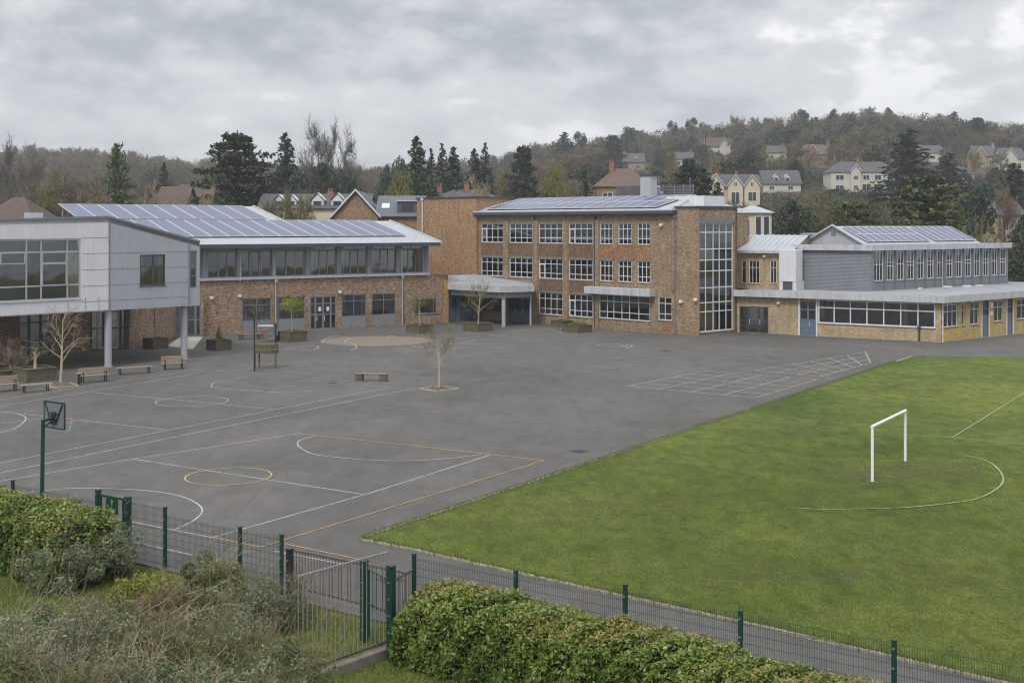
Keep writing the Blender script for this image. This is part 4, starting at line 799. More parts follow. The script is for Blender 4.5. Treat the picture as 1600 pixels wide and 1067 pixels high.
# ================================================================ LOW RIGHT WING
def low():
    a, c, r = TW2.pt(TW2.len-.05, 0, .0), G(1470, 535), G(1600, 520.5); w = Wall(a, c); e = (c[0]+(r[0]-c[0])*2.2, c[1]+(r[1]-c[1])*2.2); v = Wall(c, e)
    R = empty('school_building', c, 'single-storey pale brick range with a long white fascia and yellow-stained end', 'building')
    zt = w.z(1470, 472.5); L = w.len; d1 = w.rect(1155.5, 1200.5, 479, 521); d1 = (max(.1, d1[0]), d1[1], .02, d1[3]); d2 = w.rect(1250, 1275, 471, 526); d2 = (d2[0], d2[1], .02, min(zt-.05, d2[3]))
    ws = (w.s(1278), w.s(1461.5), w.z(1461, 513), zt-.08)
    mb = MB(); wallmesh(mb, w, 0, L, -.1, zt, [d1, d2, ws], .25); mb.build('wall', 'brick_low', R)
    V = []
    for x0, x1, y0, y1 in ((1465.5+1, 1496, 476, 511), (1503, 1507.5, 474, 508), (1516, 1529.5, 471.5, 507), (1553, 1567, 469.5, 502), (1589, 1608, 467, 498), (1620, 1640, 465, 496)):
        q = v.rect(x0, x1, y0, y1); V.append((max(.12, q[0]), q[1], q[2], min(q[3], zt-.06)))
    D = []
    for x0, x1 in ((1534.5, 1545), (1573.5, 1582.5)): q = v.rect(x0, x1, 470, 520); D.append((q[0], q[1], .02, zt-.06))
    mb = MB(); wallmesh(mb, v, 0, v.len, -.1, zt, V+D, .25); mb.build('end_wall', 'brick_yellow', R)
    for k, q in enumerate(V): window(v, R, q, (.4, .7) if q[1]-q[0] > 1.6 else ((.5,) if q[1]-q[0] > .6 else ()), (.68,), 'frame_white', bar=.07, seed=120+k)
    for q in D: door(v, R, q, (), 'door_blue', solid=.6, z_trans=.76, handles=False); 
    fr = MB()
    for q in D: v.bx(fr, q[0]-.1, q[0]-.002, .02, zt-.06, -.05, .04); v.bx(fr, q[1]+.002, q[1]+.1, .02, zt-.06, -.05, .04)
    fr.build('door_frame', 'frame_white', R)
    n = 7; window(w, R, ws, [k/n for k in range(1, n)], (.66,), 'frame_white', bar=.12, inset=.1, seed=110, blind=False)
    cu = MB(); 
    for k in (0, 5): s = ws[0]+(ws[1]-ws[0])*k/n; w.bx(cu, s+.12, s+.5, ws[2]+.1, ws[3]-.1, -.35, -.3)
    cu.build('curtain', 'curtain', R)
    door(w, R, d1, (.3, .66), 'door_dark', z_trans=1.0); door(w, R, d2, (.5,), 'door_blue', solid=.48, z_trans=.76); 
    fr = MB(); w.bx(fr, d2[0]-.14, d2[0]-.002, 0, zt, -.05, .05); w.bx(fr, d2[1]+.002, d2[1]+.14, 0, zt, -.05, .05); fr.build('door_frame', 'frame_white', R)
    it = MB(); w.bx(it, .4, L-.4, .05, zt-.2, -6, -5.8); v.bx(it, .6, v.len-.4, .05, zt-.2, -5, -4.8); w.bx(it, .4, L-.4, .0, .06, -5.8, -.3); v.bx(it, .4, v.len-.4, .0, .055, -4.8, -.3); it.build('interior', 'interior', R)
    pipe(w, R, 1436.5, 514, 534, 'dark_trim', .05); pipe(v, R, 1471.5, 474, 534.5, 'frame_white', .05); lamp(w, R, 1217, 472.5); lamp(v, R, 1504, 470)
    nb = MB()
    for y0, y1 in ((472, 481), (486, 493)): q = v.rect(1547.5, 1551, y0, y1); v.bx(nb, q[0], q[1], q[2], q[3], .001, .03)
    nb.build('notice', 'paper', R)
    # roof with fascia all round
    o = .55; p0, p1, p2 = Vector(w.pt(-.1, 0, o)), None, Vector(v.pt(v.len, 0, o))
    A_, B_ = Vector(w.pt(0, 0, o)), Vector(v.pt(0, 0, o)); x = inter(A_, w.u, B_, v.u); bk = Vector(v.pt(v.len, 0, -26)); bl = Vector((a[0]+16, a[1]+22, 0))
    P = [p0, x, p2, bk, bl, Vector(a)+Vector((6.0, 7.0, 0))]; MB().prism([q.xy[:] if False else (q.x, q.y) for q in P], zt+.01, zt+.50).build('roof', 'roof_felt', R)
    fa = MB()
    for p, q, nn in ((p0, x, w.n), (x, p2, v.n)): fa.obox((p.x, p.y, zt-.02), q-p, nn*.08, (0, 0, .60))
    fa.build('fascia', 'white_fascia', R)
    lp = MB(); 
    for px, py in ((1380, 453), (1438, 452), (1480, 449), (1510, 448), (1530, 447)):
        d = F*(H-zt-.5)/(py-HY); s = Vector(((px-CX)/F*d, d, zt+.5)); lp.cbox(s, .9, .25, .14, random.random()*3); 
    lp.build('roof_debris', 'lamp_white', R)
    return w, v, zt+.5
def inter(A, u, B, v):
    den = u.x*v.y-u.y*v.x; t = ((B.x-A.x)*v.y-(B.y-A.y)*v.x)/den; return A+u*t
LW, LV, ZR = low()
def upper():
    def at(px, py): d = F*(H-ZR)/(py-HY); return ((px-CX)/F*d, d)
    l, c, r = at(1243, 451.6), at(1361, 455), at(1575, 443); w, v = Wall(l, c), Wall(c, r); zt = w.z(1361, 391.5)
    R = empty('school_building', (*c, 0), 'raised upper storey with grey louvred end wall and a long row of tall white windows', 'building')
    zs = [ZR]; mb = MB(); w.bx(mb, 0, w.len, ZR-.05, zt, -.25, 0); lo = int((zt-ZR)/.13)
    for k in range(lo): z = ZR+.04+k*.13; mb.face(w.pt(.02, z, .03), w.pt(w.len+.02, z, .03), w.pt(w.len+.02, z+.11, .005), w.pt(.02, z+.11, .005)); mb.face(w.pt(.02, z, .03), w.pt(w.len+.02, z, .03), w.pt(w.len+.02, z, 0), w.pt(.02, z, 0))
    mb.build('louvre_wall', 'louvre_grey', R)
    n = 14; s0, s1 = .35, v.len-.3; z0 = v.z(1365, 439.5); z1 = zt-.12; hs = []
    for k in range(n): a = s0+(s1-s0)*k/n; b = s0+(s1-s0)*(k+1)/n; hs.append((a+.17, b-.1, z0, z1))
    mb = MB(); wallmesh(mb, v, 0, v.len, ZR-.05, zt, hs, .2); bk = 12; v.bx(mb, v.len-.25, v.len, ZR-.05, zt, -bk, -.26); v.bx(mb, 0, v.len, ZR-.05, zt, -bk-.2, -bk); w.bx(mb, 0, .25, ZR-.05, zt, -9, -.26); mb.build('wall', 'louvre_grey', R)
    for k, h in enumerate(hs): window(v, R, h, (.33, .66), (.5, .62) if k % 2 else (.56,), 'frame_white', bar=.065, seed=130+k, sill=True, blind=False)
    ps = MB()
    for k in range(1, n): a = s0+(s1-s0)*k/n; v.bx(ps, a-.02+.06, a+.1+.06, ZR-.02, zt-.02, .003, .14)
    ps.build('post', 'frame_grey', R); pipe(v, R, 1471, 392, 449, 'roof_metal', .05)
    it = MB(); v.bx(it, .6, v.len-.5, ZR+.1, zt-.2, -6, -5.8); v.bx(it, .6, v.len-.5, ZR, ZR+.08, -5.8, -.3); it.build('interior', 'interior', R)
    o = .3; A_, B_ = Vector(w.pt(0, 0, o)), Vector(v.pt(0, 0, o)); x = inter(A_, w.u, B_, v.u); p0, p2 = Vector(w.pt(-.15, 0, o)), Vector(v.pt(v.len+.2, 0, o)); q2 = p2-v.n*(bk+.6); q0 = p0-w.n*9
    MB().prism([(q.x, q.y) for q in (p0, x, p2, q2, q0)], zt+.01, zt+.46).build('roof', 'roof_felt', R)
    fa = MB()
    for p, q, nn in ((p0, x, w.n), (x, p2, v.n)): fa.obox((p.x, p.y, zt-.02), q-p, nn*.06, (0, 0, .54))
    fa.build('fascia', 'white_fascia', R)
    # pitched roof light with solar panels
    zb = zt+.46; A = v.pt(v.s(1348)+0, 0, -2.2); 
    def on(px, py, z): d = F*(H-z)/(py-HY) if abs(py-HY) > 6 else 125; return d
    u = v.u; m = v.n; P0 = Vector(v.pt(-2.9, zb, -3.2)); Lr = 0
    # gable base front-left corner found so that it projects to px 1345, ridge end at 1530
    s_a = v.s(1350)+2.6; ln = 19.6; hw = 3.7; hh = 1.75; q0 = 1.6
    f = lambda s, q, z: v.pt(s_a+s, z, -q)
    MB().face(f(0, q0, zb), f(0, q0+2*hw, zb), f(0, q0+hw, zb+hh)).build('gable', 'cladding_mid', R); MB().face(f(ln, q0, zb), f(ln, q0+2*hw, zb), f(ln-.0, q0+hw, zb+hh)).build('gable', 'cladding_mid', R)
    r_ = MB(); 
    for qa, qb, in ((q0-.15, q0+hw), (q0+2*hw+.15, q0+hw)):
        p = [f(-.25, qa, zb-.06+.0), f(ln+.25, qa, zb-.06), f(ln+.25, qb, zb+hh+.03), f(-.25, qb, zb+hh+.03)]; r_.face(*p); r_.face(*[(a, b_, c_-.12) for a, b_, c_ in p])
    r_.build('pitched_roof', 'roof_metal', R)
    vv = (Vector(f(0, q0+hw, zb+hh))-Vector(f(0, q0, zb))).normalized(); sl = math.hypot(hw, hh)
    pvgrid(R, Vector(f(.7, q0, zb))+vv*.45, u, vv, 9, 2, 1.12, (sl-.9)/2, lift=.12); pvgrid(R, Vector(f(12.1, q0, zb))+vv*.45, u, vv, 6, 1, 1.2, sl-.8, lift=.12)
    for qa in (q0, q0+2*hw): p, q = Vector(f(-.3, qa, zb-.05)), Vector(f(-.3, q0+hw, zb+hh+.05)); MB().obox(p, u*.14, q-p, (0, 0, .16)).build('verge', 'white_fascia', R)
    MB().obox(f(-.02, q0+hw-.25, zb+.9), u*(-.05), m*(-.5), (0, 0, .4)).build('vent', 'frame_grey', R)
upper()
def link_block():
    d = F*(H-ZR)/(451-HY); l = ((1150-CX)/F*(d+1), d+1.0); r = ((1217-CX)/F*(d-1.2), d-1.2); w = Wall(l, r)
    R = empty('school_building', w.pt(w.len/2, 0), 'small brick link block with narrow windows under a pale standing-seam roof beside the tower', 'building')
    zt = w.z(1185, 392); hs = [w.rect(x0, x1, 407.5, 443) for x0, x1 in ((1159, 1166), (1170.5, 1187), (1203.5, 1213.5))]; mb = MB(); wallmesh(mb, w, 0, w.len, ZR-.05, zt, hs, .2)
    w.bx(mb, 0, w.len+7, ZR-.05, zt, -9, -8.75); w.bx(mb, 0, .25, ZR-.05, zt, -8.74, -.25); mb.build('wall', 'brick_low', R)
    for k, h in enumerate(hs): window(w, R, h, (.33, .66) if h[1]-h[0] > .9 else ((.5,) if k else ()), (.7,), 'frame_white', bar=.06, seed=150+k, blind=True)
    lamp(w, R, 1195, 399.5)
    n = -w.n; d2 = 4.5; f = lambda s, q, z: (w.P.x+w.u.x*s+n.x*q, w.P.y+w.u.y*s+n.y*q, z); zr = H-(367-HY)*(w.P.y+d2)/F; e = w.s(1241)
    rf = MB(); rf.face(f(-.2, -.4, zt), f(e, -.4, zt), f(e, d2, zr), f(-.2, d2, zr)); rf.face(f(-.2, d2*2, zt), f(e, d2*2, zt), f(e, d2, zr), f(-.2, d2, zr)); rf.build('roof', 'roof_metal', R)
    v = (Vector(f(0, d2, zr))-Vector(f(0, -.4, zt))); sm = MB()
    for i in range(int(e/.55)): s = i*.55; sm.obox(f(s, -.4, zt+.01), w.u*.05, v, (0, 0, .07))
    sm.build('standing_seam', 'frame_white', R)
    gb = MB(); gb.face(f(e-.2, 0, zt-2), f(e-.2, d2*2, zt-2), f(e-.2, d2*2, zt), f(e-.2, d2, zr-.05), f(e-.2, 0, zt)); gb.face(f(w.len, 0, zt-2), f(e-.2, 0, zt-2), f(e-.2, 0, zt), f(w.len, 0, zt)); gb.build('gable_wall', 'brick_low', R)
    fa = MB(); w.bx(fa, -.1, e, zt-.22, zt+.02, .42, .5); w.bx(fa, -.1, e, zt-.22, zt-.2, .0, .42); fa.build('fascia', 'white_fascia', R)
    w2 = Wall(f(e, 1.5, 0), f(w.s(1243)+4.2, 1.5, 0)); 
    q = Wall(AT(1255, 366, 128), AT(1306, 366, 124)); mb = MB(); q.bx(mb, 0, q.len, ZR, q.z(1280, 367), -2, 0); mb.build('rear_wall', 'brick_low', R); mb = MB(); q.bx(mb, -.1, q.len+.1, q.z(1280, 367)+.002, q.z(1280, 364.5), -2.1, .1); mb.build('coping', 'white_fascia', R)
    # tall white service box
    d3 = F*(H-ZR)/(450.5-HY); b = Wall(((1217-CX)/F*(d3-2.6), d3-2.6), ((1243.5-CX)/F*(d3-3.6), d3-3.6)); R2 = empty('service_box', b.pt(b.len/2, ZR), 'tall plain pale grey service box standing on the low roof beside the louvred wall', 'roof plant')
    MB().obox(b.pt(0, b.z(1230, 440), 0), b.u*b.len, -b.n*1.6, (0, 0, zt+.15-b.z(1230, 440))).build('casing', 'cladding_light', R2, bevel=.02)
    m = MB(); b.bx(m, 0, .35, ZR, b.z(1230, 440)-.002, -2, -.05); b.bx(m, b.len-.35, b.len, ZR, b.z(1230, 440)-.002, -2, -.05); m.build('leg', 'cladding_light', R2)
    m = MB(); b.bx(m, .4, b.len-.4, ZR, b.z(1230, 440)-.01, -.6, -.1); m.build('grille', 'slate', R2)
link_block()
# ================================================================ YARD OBJECTS
def planter(px, py, w, h, label, soil='soil', rz=45, cat_='planter', sx=None, group=None):
    g = G(px, py); R = empty('planter', g, label, cat_, group); rz = math.radians(rz); sy = w if sx is None else sx
    m = MB(); t = .08; u = Vector((math.cos(rz), math.sin(rz), 0)); v = Vector((-math.sin(rz), math.cos(rz), 0)); c = Vector(g)
    nb = 3
    for k in range(nb):
        z0 = h*k/nb+.006; hh = h/nb-.012
        m.obox(c-u*w/2-v*sy/2+Vector((0, 0, z0)), u*w, v*t, (0, 0, hh)); m.obox(c-u*w/2+v*(sy/2-t)+Vector((0, 0, z0)), u*w, v*t, (0, 0, hh))
        m.obox(c-u*w/2-v*(sy/2-t)+Vector((0, 0, z0)), u*t, v*(sy-2*t), (0, 0, hh)); m.obox(c+u*(w/2-t)-v*(sy/2-t)+Vector((0, 0, z0)), u*t, v*(sy-2*t), (0, 0, hh))
    m.build('box', 'planter_wood', R)
    for a in (-1, 1):
        for b in (-1, 1): MB().cbox(c+u*a*(w/2+.0)+v*b*(sy/2+.0), .1, .1, h-.02, rz).build('corner_post', 'planter_wood', R)
    m = MB()
    for (O, a, b) in ((c-u*(w/2+.05)-v*(sy/2+.05), u*(w+.1), v*.16), (c-u*(w/2+.05)+v*(sy/2-.11), u*(w+.1), v*.16), (c-u*(w/2+.05)-v*(sy/2-.11), u*.16, v*(sy-.22)), (c+u*(w/2-.11)-v*(sy/2-.11), u*.16, v*(sy-.22))): m.obox(O+Vector((0, 0, h+.002)), a, b, (0, 0, .05))
    m.build('rim', 'planter_wood', R)
    m = MB(); m.obox(c-u*(w/2-t)-v*(sy/2-t)+Vector((0, 0, h*.5)), u*(w-2*t), v*(sy-2*t), (0, 0, h*.4)); m.build('soil', soil, R); return g, h*.9
def bench(px, py, L, rz, label, back=True, group=None):
    g = G(px, py); R = empty('bench', g, label, 'bench', group); rz = math.radians(rz); u = Vector((math.cos(rz), math.sin(rz), 0)); v = Vector((-math.sin(rz), math.cos(rz), 0)); c = Vector(g); m = MB()
    for k in range(3): m.obox(c-u*L/2+v*(-.22+k*.15)+Vector((0, 0, .43)), u*L, v*.13, (0, 0, .04))
    m.build('seat', 'wood_pale', R)
    for a in (-1, 1):
        m = MB(); o = c+u*a*(L/2-.22)
        for b in (-.18, .18): m.obox(o+u*-.03+v*(b-.03), u*.06, v*.06, (0, 0, .429))
        m.obox(o-u*.03+v*-.21+Vector((0, 0, .37)), u*.058, v*.42, (0, 0, .055)); m.build('leg', 'black_steel', R)
        if back: m = MB(); m.obox(o-u*.025+v*.22, u*.05, v*.05, (0, 0, .9)); m.obox(o-u*.03+v*-.2+Vector((0, 0, .64)), u*.06, v*.44, (0, 0, .04)); m.obox(o-u*.03+v*-.2+Vector((0, 0, .47)), u*.05, v*.05, (0, 0, .17)); m.build('arm_rest', 'black_steel', R)
    if back:
        m = MB()
        for k in range(3): m.obox(c-u*L/2+v*.19+Vector((0, 0, .53+k*.14)), u*L, v*.03, (0, 0, .11))
        m.build('backrest', 'wood_pale', R)
bench(4, 612, 1.9, 40, 'wooden bench with backrest cut by the left edge of the photo'); bench(147, 597, 1.9, 37, 'backed wooden bench between the bare tree and the first round column')
bench(271, 577, 1.6, 28, 'backed wooden bench in front of the second round column'); bench(56, 612, 1.8, 37, 'backless bench beside the bed of the pale bare tree', False)
bench(210, 584, 2.4, 35, 'backless bench lined up between two backed benches', False)
def block_bench(px, py, L, rz, label):
    g = G(px, py); R = empty('bench', g, label, 'bench'); rz = math.radians(rz); u = Vector((math.cos(rz), math.sin(rz), 0)); v = Vector((-math.sin(rz), math.cos(rz), 0)); c = Vector(g)
    m = MB(); m.obox(c-u*L/2-v*.25+Vector((0, 0, .42)), u*L, v*.5, (0, 0, .07)); m.build('seat', 'wood_old', R, bevel=.01)
    for a in (-1, 1): m = MB(); m.obox(c+u*(a*(L/2-.26)-.22)-v*.22, u*.44, v*.44, (0, 0, .419)); m.build('leg', 'planter_wood', R)
block_bench(580.5, 595, 2.1, -8, 'low wooden bench on solid block ends alone in the middle of the yard'); block_bench(392, 530, 2.2, 25, 'low block-ended bench against the wing wall left of the leafy planter')
g = G(123.5, 602); R = empty('bollard', g, 'short wooden stump post at the end of the first backed bench', 'post'); MB().cbox(g, .14, .14, .72).build('post', 'black_steel', R); MB().cbox((g[0], g[1], .721), .34, .3, .06, .5).build('cap', 'wood_pale', R)
# hanging canopy table by the wall
def table():
    g = G(415, 534); R = empty('picnic_table', g, 'small pale-topped table with hooped metal legs behind the raised planter', 'table'); c = Vector(g)
    MB().cbox(c+Vector((0, 0, 1.35)), 1.25, .8, .06, .35).build('table_top', 'lamp_white', R)
    for s in (-1, 1):
        m = MB(); P = [c+Vector((s*.75+.14*math.cos(t)*0, -.4+.0, 0)) for t in (0,)]
        pts = [Vector((s*.6-.3, -.25, 0)), Vector((s*.6-.3, -.25, 1.1)), Vector((s*.6-.2, -.25, 1.3)), Vector((s*.6+.2, -.25, 1.3)), Vector((s*.6+.3, -.25, 1.1)), Vector((s*.6+.3, -.25, 0))]
        for a, b in zip(pts[:-1], pts[1:]): m.tube(c+a, c+b, .03, n=6)
        m.build('leg', 'frame_grey', R)
    MB().cbox(c+Vector((.5, 0, .55)), 1.0, .5, .5, .35).build('shelf', 'frame_grey', R)
table()
PL = {}
PL['big'] = planter(55, 594, 1.95, .8, 'large square timber planter under the grey wing at far left'); PL['door'] = planter(243, 544, 1.35, .8, 'dark timber planter by the brick wall left of the pale ramp', rz=50)
PL['cone'] = planter(342, 546, 1.35, .78, 'square timber planter holding a small cone-shaped conifer'); PL['leafy'] = planter(456, 533, 1.8, .85, 'wide timber planter holding the leafy green small tree')
PL['mid'] = planter(656, 520, 1.7, .75, 'timber planter below the small square window of the wing'); PL['porch'] = planter(747, 517, 1.9, .75, 'mossy hexagonal-looking timber planter in front of the porch')
PL['grass'] = planter(902, 518.5, 1.9, .62, 'low timber planter full of grass at the foot of the main block', 'bank_grass'); PL['grass2'] = planter(878, 510, 1.5, .55, 'low planter partly hidden behind the grassy one', 'bank_grass')
def raised():
    g = G(414, 576); R = empty('raised_planter', g, 'timber trough planter raised on legs with two tall dark posts', 'planter'); c = Vector((g[0], g[1]+.4, 0)); w = 1.75; z0 = 1.05; n = 6
    k = [(c.x+math.cos(t)*w/2, c.y+math.sin(t)*.55) for t in [math.radians(60*i) for i in range(6)]]
    MB().prism(k, z0, z0+.62).build('box', 'planter_wood', R); MB().prism([(c.x+(x-c.x)*1.06, c.y+(y-c.y)*1.06) for x, y in k], z0+.2, z0+.28).build('band', 'wood_old', R); MB().prism([(c.x+(x-c.x)*.85, c.y+(y-c.y)*.85) for x, y in k], z0+.621, z0+.66).build('soil', 'bank_grass', R)
    for x, y in ((-.7, -.3), (.7, -.25), (-.55, .35), (.6, .35)): MB().box(c.x+x-.05, c.x+x+.05, c.y+y-.05, c.y+y+.05, 0, z0-.002).build('leg', 'planter_wood', R)
    a = G(397.5, 580); MB().tube(a, (a[0], a[1], 3.75), .055, n=8).build('pole', 'black_steel', R); b = G(430.5, 574.5); MB().tube(b, (b[0], b[1], 3.1), .06, n=8).build('pole', 'black_steel', R)
    m = MB(); q = Vector((c.x-.05, c.y, z0+.66)); m.tube(q, q+Vector((0, 0, .95)), .05, n=8); m.tube(q+Vector((-.16, 0, .9)), q+Vector((.2, 0, .98)), .06, n=8); m.tube(q+Vector((0, 0, .95)), q+Vector((0.02, 0, 1.15)), .05, .02, n=8); m.build('red_ornament', 'red_paint', R)
raised()
# ---------------------------------------------------------------- football goal
def goal():
    a, b = Vector(G(1363, 752.5, .05)), Vector(G(1414.5, 721, .05)); R = empty('football_goal', (a+b)/2, 'white steel football goal frame without a net on the grass', 'goal'); h = 2.14
    for p in (a, b): MB().tube(p, p+Vector((0, 0, h-.06)), .055, n=14).build('post', 'white_post', R, smooth=False)
    d = (b-a).normalized()*.06; MB().tube(a-d+Vector((0, 0, h)), b+d+Vector((0, 0, h)), .06, n=14).build('crossbar', 'white_post', R)
    for p in (a, b): MB().tube(p+Vector((0, 0, -.0)), p+Vector((0, 0, .02)), .2, n=12).build('base', 'soil', R)
goal()
# ---------------------------------------------------------------- basketball hoop
def hoop():
    g = Vector(G(65.5, 795)); R = empty('basketball_hoop', g, 'basketball hoop on a tall dark green pole seen from behind its backboard', 'hoop'); hz = 3.62
    MB().tube(g, g+Vector((.04, 0, 3.15)), .075, .065, n=12).build('pole', 'green_steel', R)
    f = Vector((.56, .828, 0)).normalized(); s = Vector((-f.y, f.x, 0)); m = MB(); t = g+Vector((.04, 0, 3.1)); e = t+f*.42+Vector((0, 0, .06)); m.tube(t, e, .05, n=8)
    m.tube(t-Vector((0, 0, .25)), e-Vector((0, 0, .05)), .03, n=6)
    B = g+f*.45+Vector((.04, 0, 2.77)); bw, bh = 1.2, .95
    for (sa, za, sb, zb_) in ((-.1, .15, -.5, .9), (.1, .15, .5, .9), (-.1, .15, -.1, .6), (.1, .15, .1, .6), (-.22, .55, .22, .55), (-.1, .6, .22, .3), (.1, .6, -.22, .3)): m.tube(B+s*sa-f*.04+Vector((0, 0, za)), B+s*sb-f*.03+Vector((0, 0, zb_)), .022, n=6)
    m.build('bracket', 'black_steel', R); b = MB(); b.obox(B-s*bw/2, s*bw, f*.03, (0, 0, bh)); b.build('backboard', 'backboard', R)
    fr = MB(); 
    for O, a, c in ((B-s*bw/2-f*.01, s*bw, (0, 0, .04)), (B-s*bw/2-f*.01+Vector((0, 0, bh-.04)), s*bw, (0, 0, .04)), (B-s*bw/2-f*.01+Vector((0, 0, .04)), s*.04, (0, 0, bh-.08)), (B+s*(bw/2-.04)-f*.01+Vector((0, 0, .04)), s*.04, (0, 0, bh-.08))): fr.obox(O, a, f*.05, c)
    fr.build('backboard_frame', 'black_steel', R)
    c = B+f*.50+Vector((0, 0, .27)); r = .235; m = MB(); P = [c+Vector((math.cos(t)*r, math.sin(t)*r, 0)) for t in np.linspace(0, 2*math.pi, 19)]
    for a, q in zip(P[:-1], P[1:]): m.tube(a, q, .016, n=6, cap=False)
    m.tube(B+f*.02+Vector((0, 0, .27)), c-f*r, .025, n=6); m.obox(B-s*.08+f*.031+Vector((0, 0, .18)), s*.16, f*.02, (0, 0, .14)); m.build('rim', 'hoop_red', R)
    m = MB(); nn = 12
    for k in range(nn):
        for dlt in (-1, 1):
            q = [c+Vector((math.cos(2*math.pi*(k+dlt*j*.5)/nn)*rr, math.sin(2*math.pi*(k+dlt*j*.5)/nn)*rr, -z)) for j, (rr, z) in enumerate(((r, 0), (r*.86, .12), (r*.7, .24), (r*.6, .36), (r*.62, .44)))]
            for a, b_ in zip(q[:-1], q[1:]): m.tube(a, b_, .011, n=3, cap=False)
    m.build('net', 'net_white', R)
hoop()
# ================================================================ FENCES
def post(g, top, r=.045, mat='green_steel', label='', z0=0, group='green fence posts'):
    R = empty('fence_post', (g[0], g[1], z0), label, 'fence post', group); m = MB(); m.cbox((g[0], g[1], z0), r*2, r*2, top-z0, math.atan2(fu[1], fu[0])); m.build('shaft', mat, R, bevel=.008)
    MB().cbox((g[0], g[1], top+.001), r*2.2, r*2.2, .025, math.atan2(fu[1], fu[0])).build('cap', 'black_steel', R); m = MB()
    for z in np.arange(z0+.25, top-.05, .38): m.cbox((g[0]+fn[0]*(r+.012), g[1]+fn[1]*(r+.012), z), .05, .02, .035, math.atan2(fu[1], fu[0]))
    if m.v: m.build('clip', 'frame_grey', R)
def onf(px):                                  # fence line point under a photo column
    w = Wall(FA, FB); return w.s(px)
FW = Wall(FA, FB)
def fpt(px, n=0): return Vector(FW.pt(FW.s(px), 0, n))
def mesh_panel(pa, pb, top, label, z0=.06):
    R = empty('mesh_fence_panel', (pa+pb)/2, label, 'mesh fence', 'green wire mesh fence panels'); u = (pb-pa); L = u.length; u.normalize(); r = .0035; S_ = []
    for k in range(int(L/.05)+1): p = pa+u*min(L, k*.05); S_.append((p.x, p.y, z0, p.x, p.y, top, r, r))
    hz = [z0+.02+.2*i for i in range(int((top-z0)/.2)+1)]
    for z in hz:
        for o in (-.008, .008): S_.append((pa.x+fn[0]*o, pa.y+fn[1]*o, z, pb.x+fn[0]*o, pb.y+fn[1]*o, z, .0045, .0045))
    V, Fc, rr = segs_mesh(S_, RNG, 3); V = V-np.array(R.location); me = mesh_np('wires', V, Fc, rr, 'green_wire'); link('wires', me, R)
posts = [(-150, 742, 'far left behind the hedge, out past the frame'), (20, 751, 'green fence post poking above the hedge at far left'), (258, 793, 'green fence post right of the small sign gate'), (375, 824, 'green fence post among the bushes right of the white arc'), (440, 836, 'tall green post just left of the brown railings'),
         (647, 866, 'green post at the left end of the laurel hedge'), (806, 892, 'green post behind the hedge, second one right of the gate'), (977, 914, 'green post above the middle of the laurel hedge'), (1157, 955, 'green post where the hedge top starts to drop out of view'), (1397, 1001, 'green post nearest the bottom right corner')]
PP = {}
for px, top, lb in posts:
    p = fpt(px); z = H-(top-HY)*p.y/F; PP[px] = (p, z)
    if px != -150: post(p, z, label=lb)
p = fpt(1730); PP[1730] = (p, 2.0)
pairs = [(-150, 20, 'mesh panel at the far left behind the hedge'), (258, 375, 'mesh panel between the two posts in the bushes'), (375, 440, 'narrow mesh panel just left of the brown railings'), (647, 806, 'mesh panel behind the left end of the laurel hedge'), (806, 977, 'mesh panel behind the middle of the laurel hedge'),
         (977, 1157, 'mesh panel over the right half of the laurel hedge'), (1157, 1397, 'mesh panel along the path right of the hedge top'), (1397, 1730, 'mesh panel running out of the bottom right corner')]
for a, b, lb in pairs: mesh_panel(PP[a][0], PP[b][0], min(PP[a][1], PP[b][1])-.05, lb)
# small gate with the sign
def sgate():
    a, b = fpt(153.5), fpt(200); za = H-(766-HY)*a.y/F; zb_ = H-(777-HY)*b.y/F; post(a, za, .07, label='thick green gate post left of the green sign'); post(b, zb_, .08, label='thick green gate post right of the green sign')
    mesh_panel(PP[20][0], a, min(PP[20][1], za)-.1, 'mesh panel left of the sign gate behind the hedge'); mesh_panel(b, PP[258][0], zb_-.1, 'mesh panel right of the sign gate')
    u = (b-a); L = u.length; u.normalize(); R = empty('sign_gate', (a+b)/2, 'narrow green gate carrying a small dark green sign', 'gate'); m = MB(); n = Vector((fn[0], fn[1], 0))*.05
    p0, p1 = a+u*.13, b-u*.15; W_ = (p1-p0).length
    m.obox(p0+Vector((0, 0, .1)), u*.06, n, (0, 0, 1.7)); m.obox(p1-u*.06+Vector((0, 0, .1)), u*.06, n, (0, 0, 1.7)); m.obox(p0+u*.06+Vector((0, 0, 1.74)), u*(W_-.12), n, (0, 0, .06)); m.obox(p0+u*.06+Vector((0, 0, .1)), u*(W_-.12), n, (0, 0, .06)); m.build('gate_frame', 'green_steel', R)
    q = p0+u*(.30*W_)+Vector((fn[0], fn[1], 0))*.056+Vector((0, 0, 1.28)); m = MB(); m.obox(q, u*(W_*.5), Vector((fn[0], fn[1], 0))*.02, (0, 0, .48)); sg = m.build('sign', 'sign_green', R)
    m = MB(); f = Vector((fn[0], fn[1], 0))*.006; qq = q+Vector((fn[0], fn[1], 0))*.021
    def st(x0, z0, x1, z1, w=.014): d = u*(x1-x0)+Vector((0, 0, z1-z0)); m.obox(qq+u*x0+Vector((0, 0, z0)), d, u*w, f)
    c = W_*.25
    for dx in (-.05, .0, .045): st(c, .26, c+dx, .42)
    st(c+.0, .26, c-.01, .2); 
    for z, x0, x1 in ((.14, .08, W_*.42), (.1, .1, W_*.38), (.06, .08, W_*.40)): m.obox(qq+u*x0+Vector((0, 0, z)), u*(x1-x0), (0, 0, .012), f)
    m.build('sign_mark', 'sign_mark', sg)
    m = MB(); S_ = []
    for k in range(1, 26): p = p0+u*(W_*k/26); m.tube(p+Vector((0, 0, .15)), p+Vector((0, 0, 1.76)), .004, n=3, cap=False)
    m.build('mesh_infill', 'green_wire', R)
sgate()
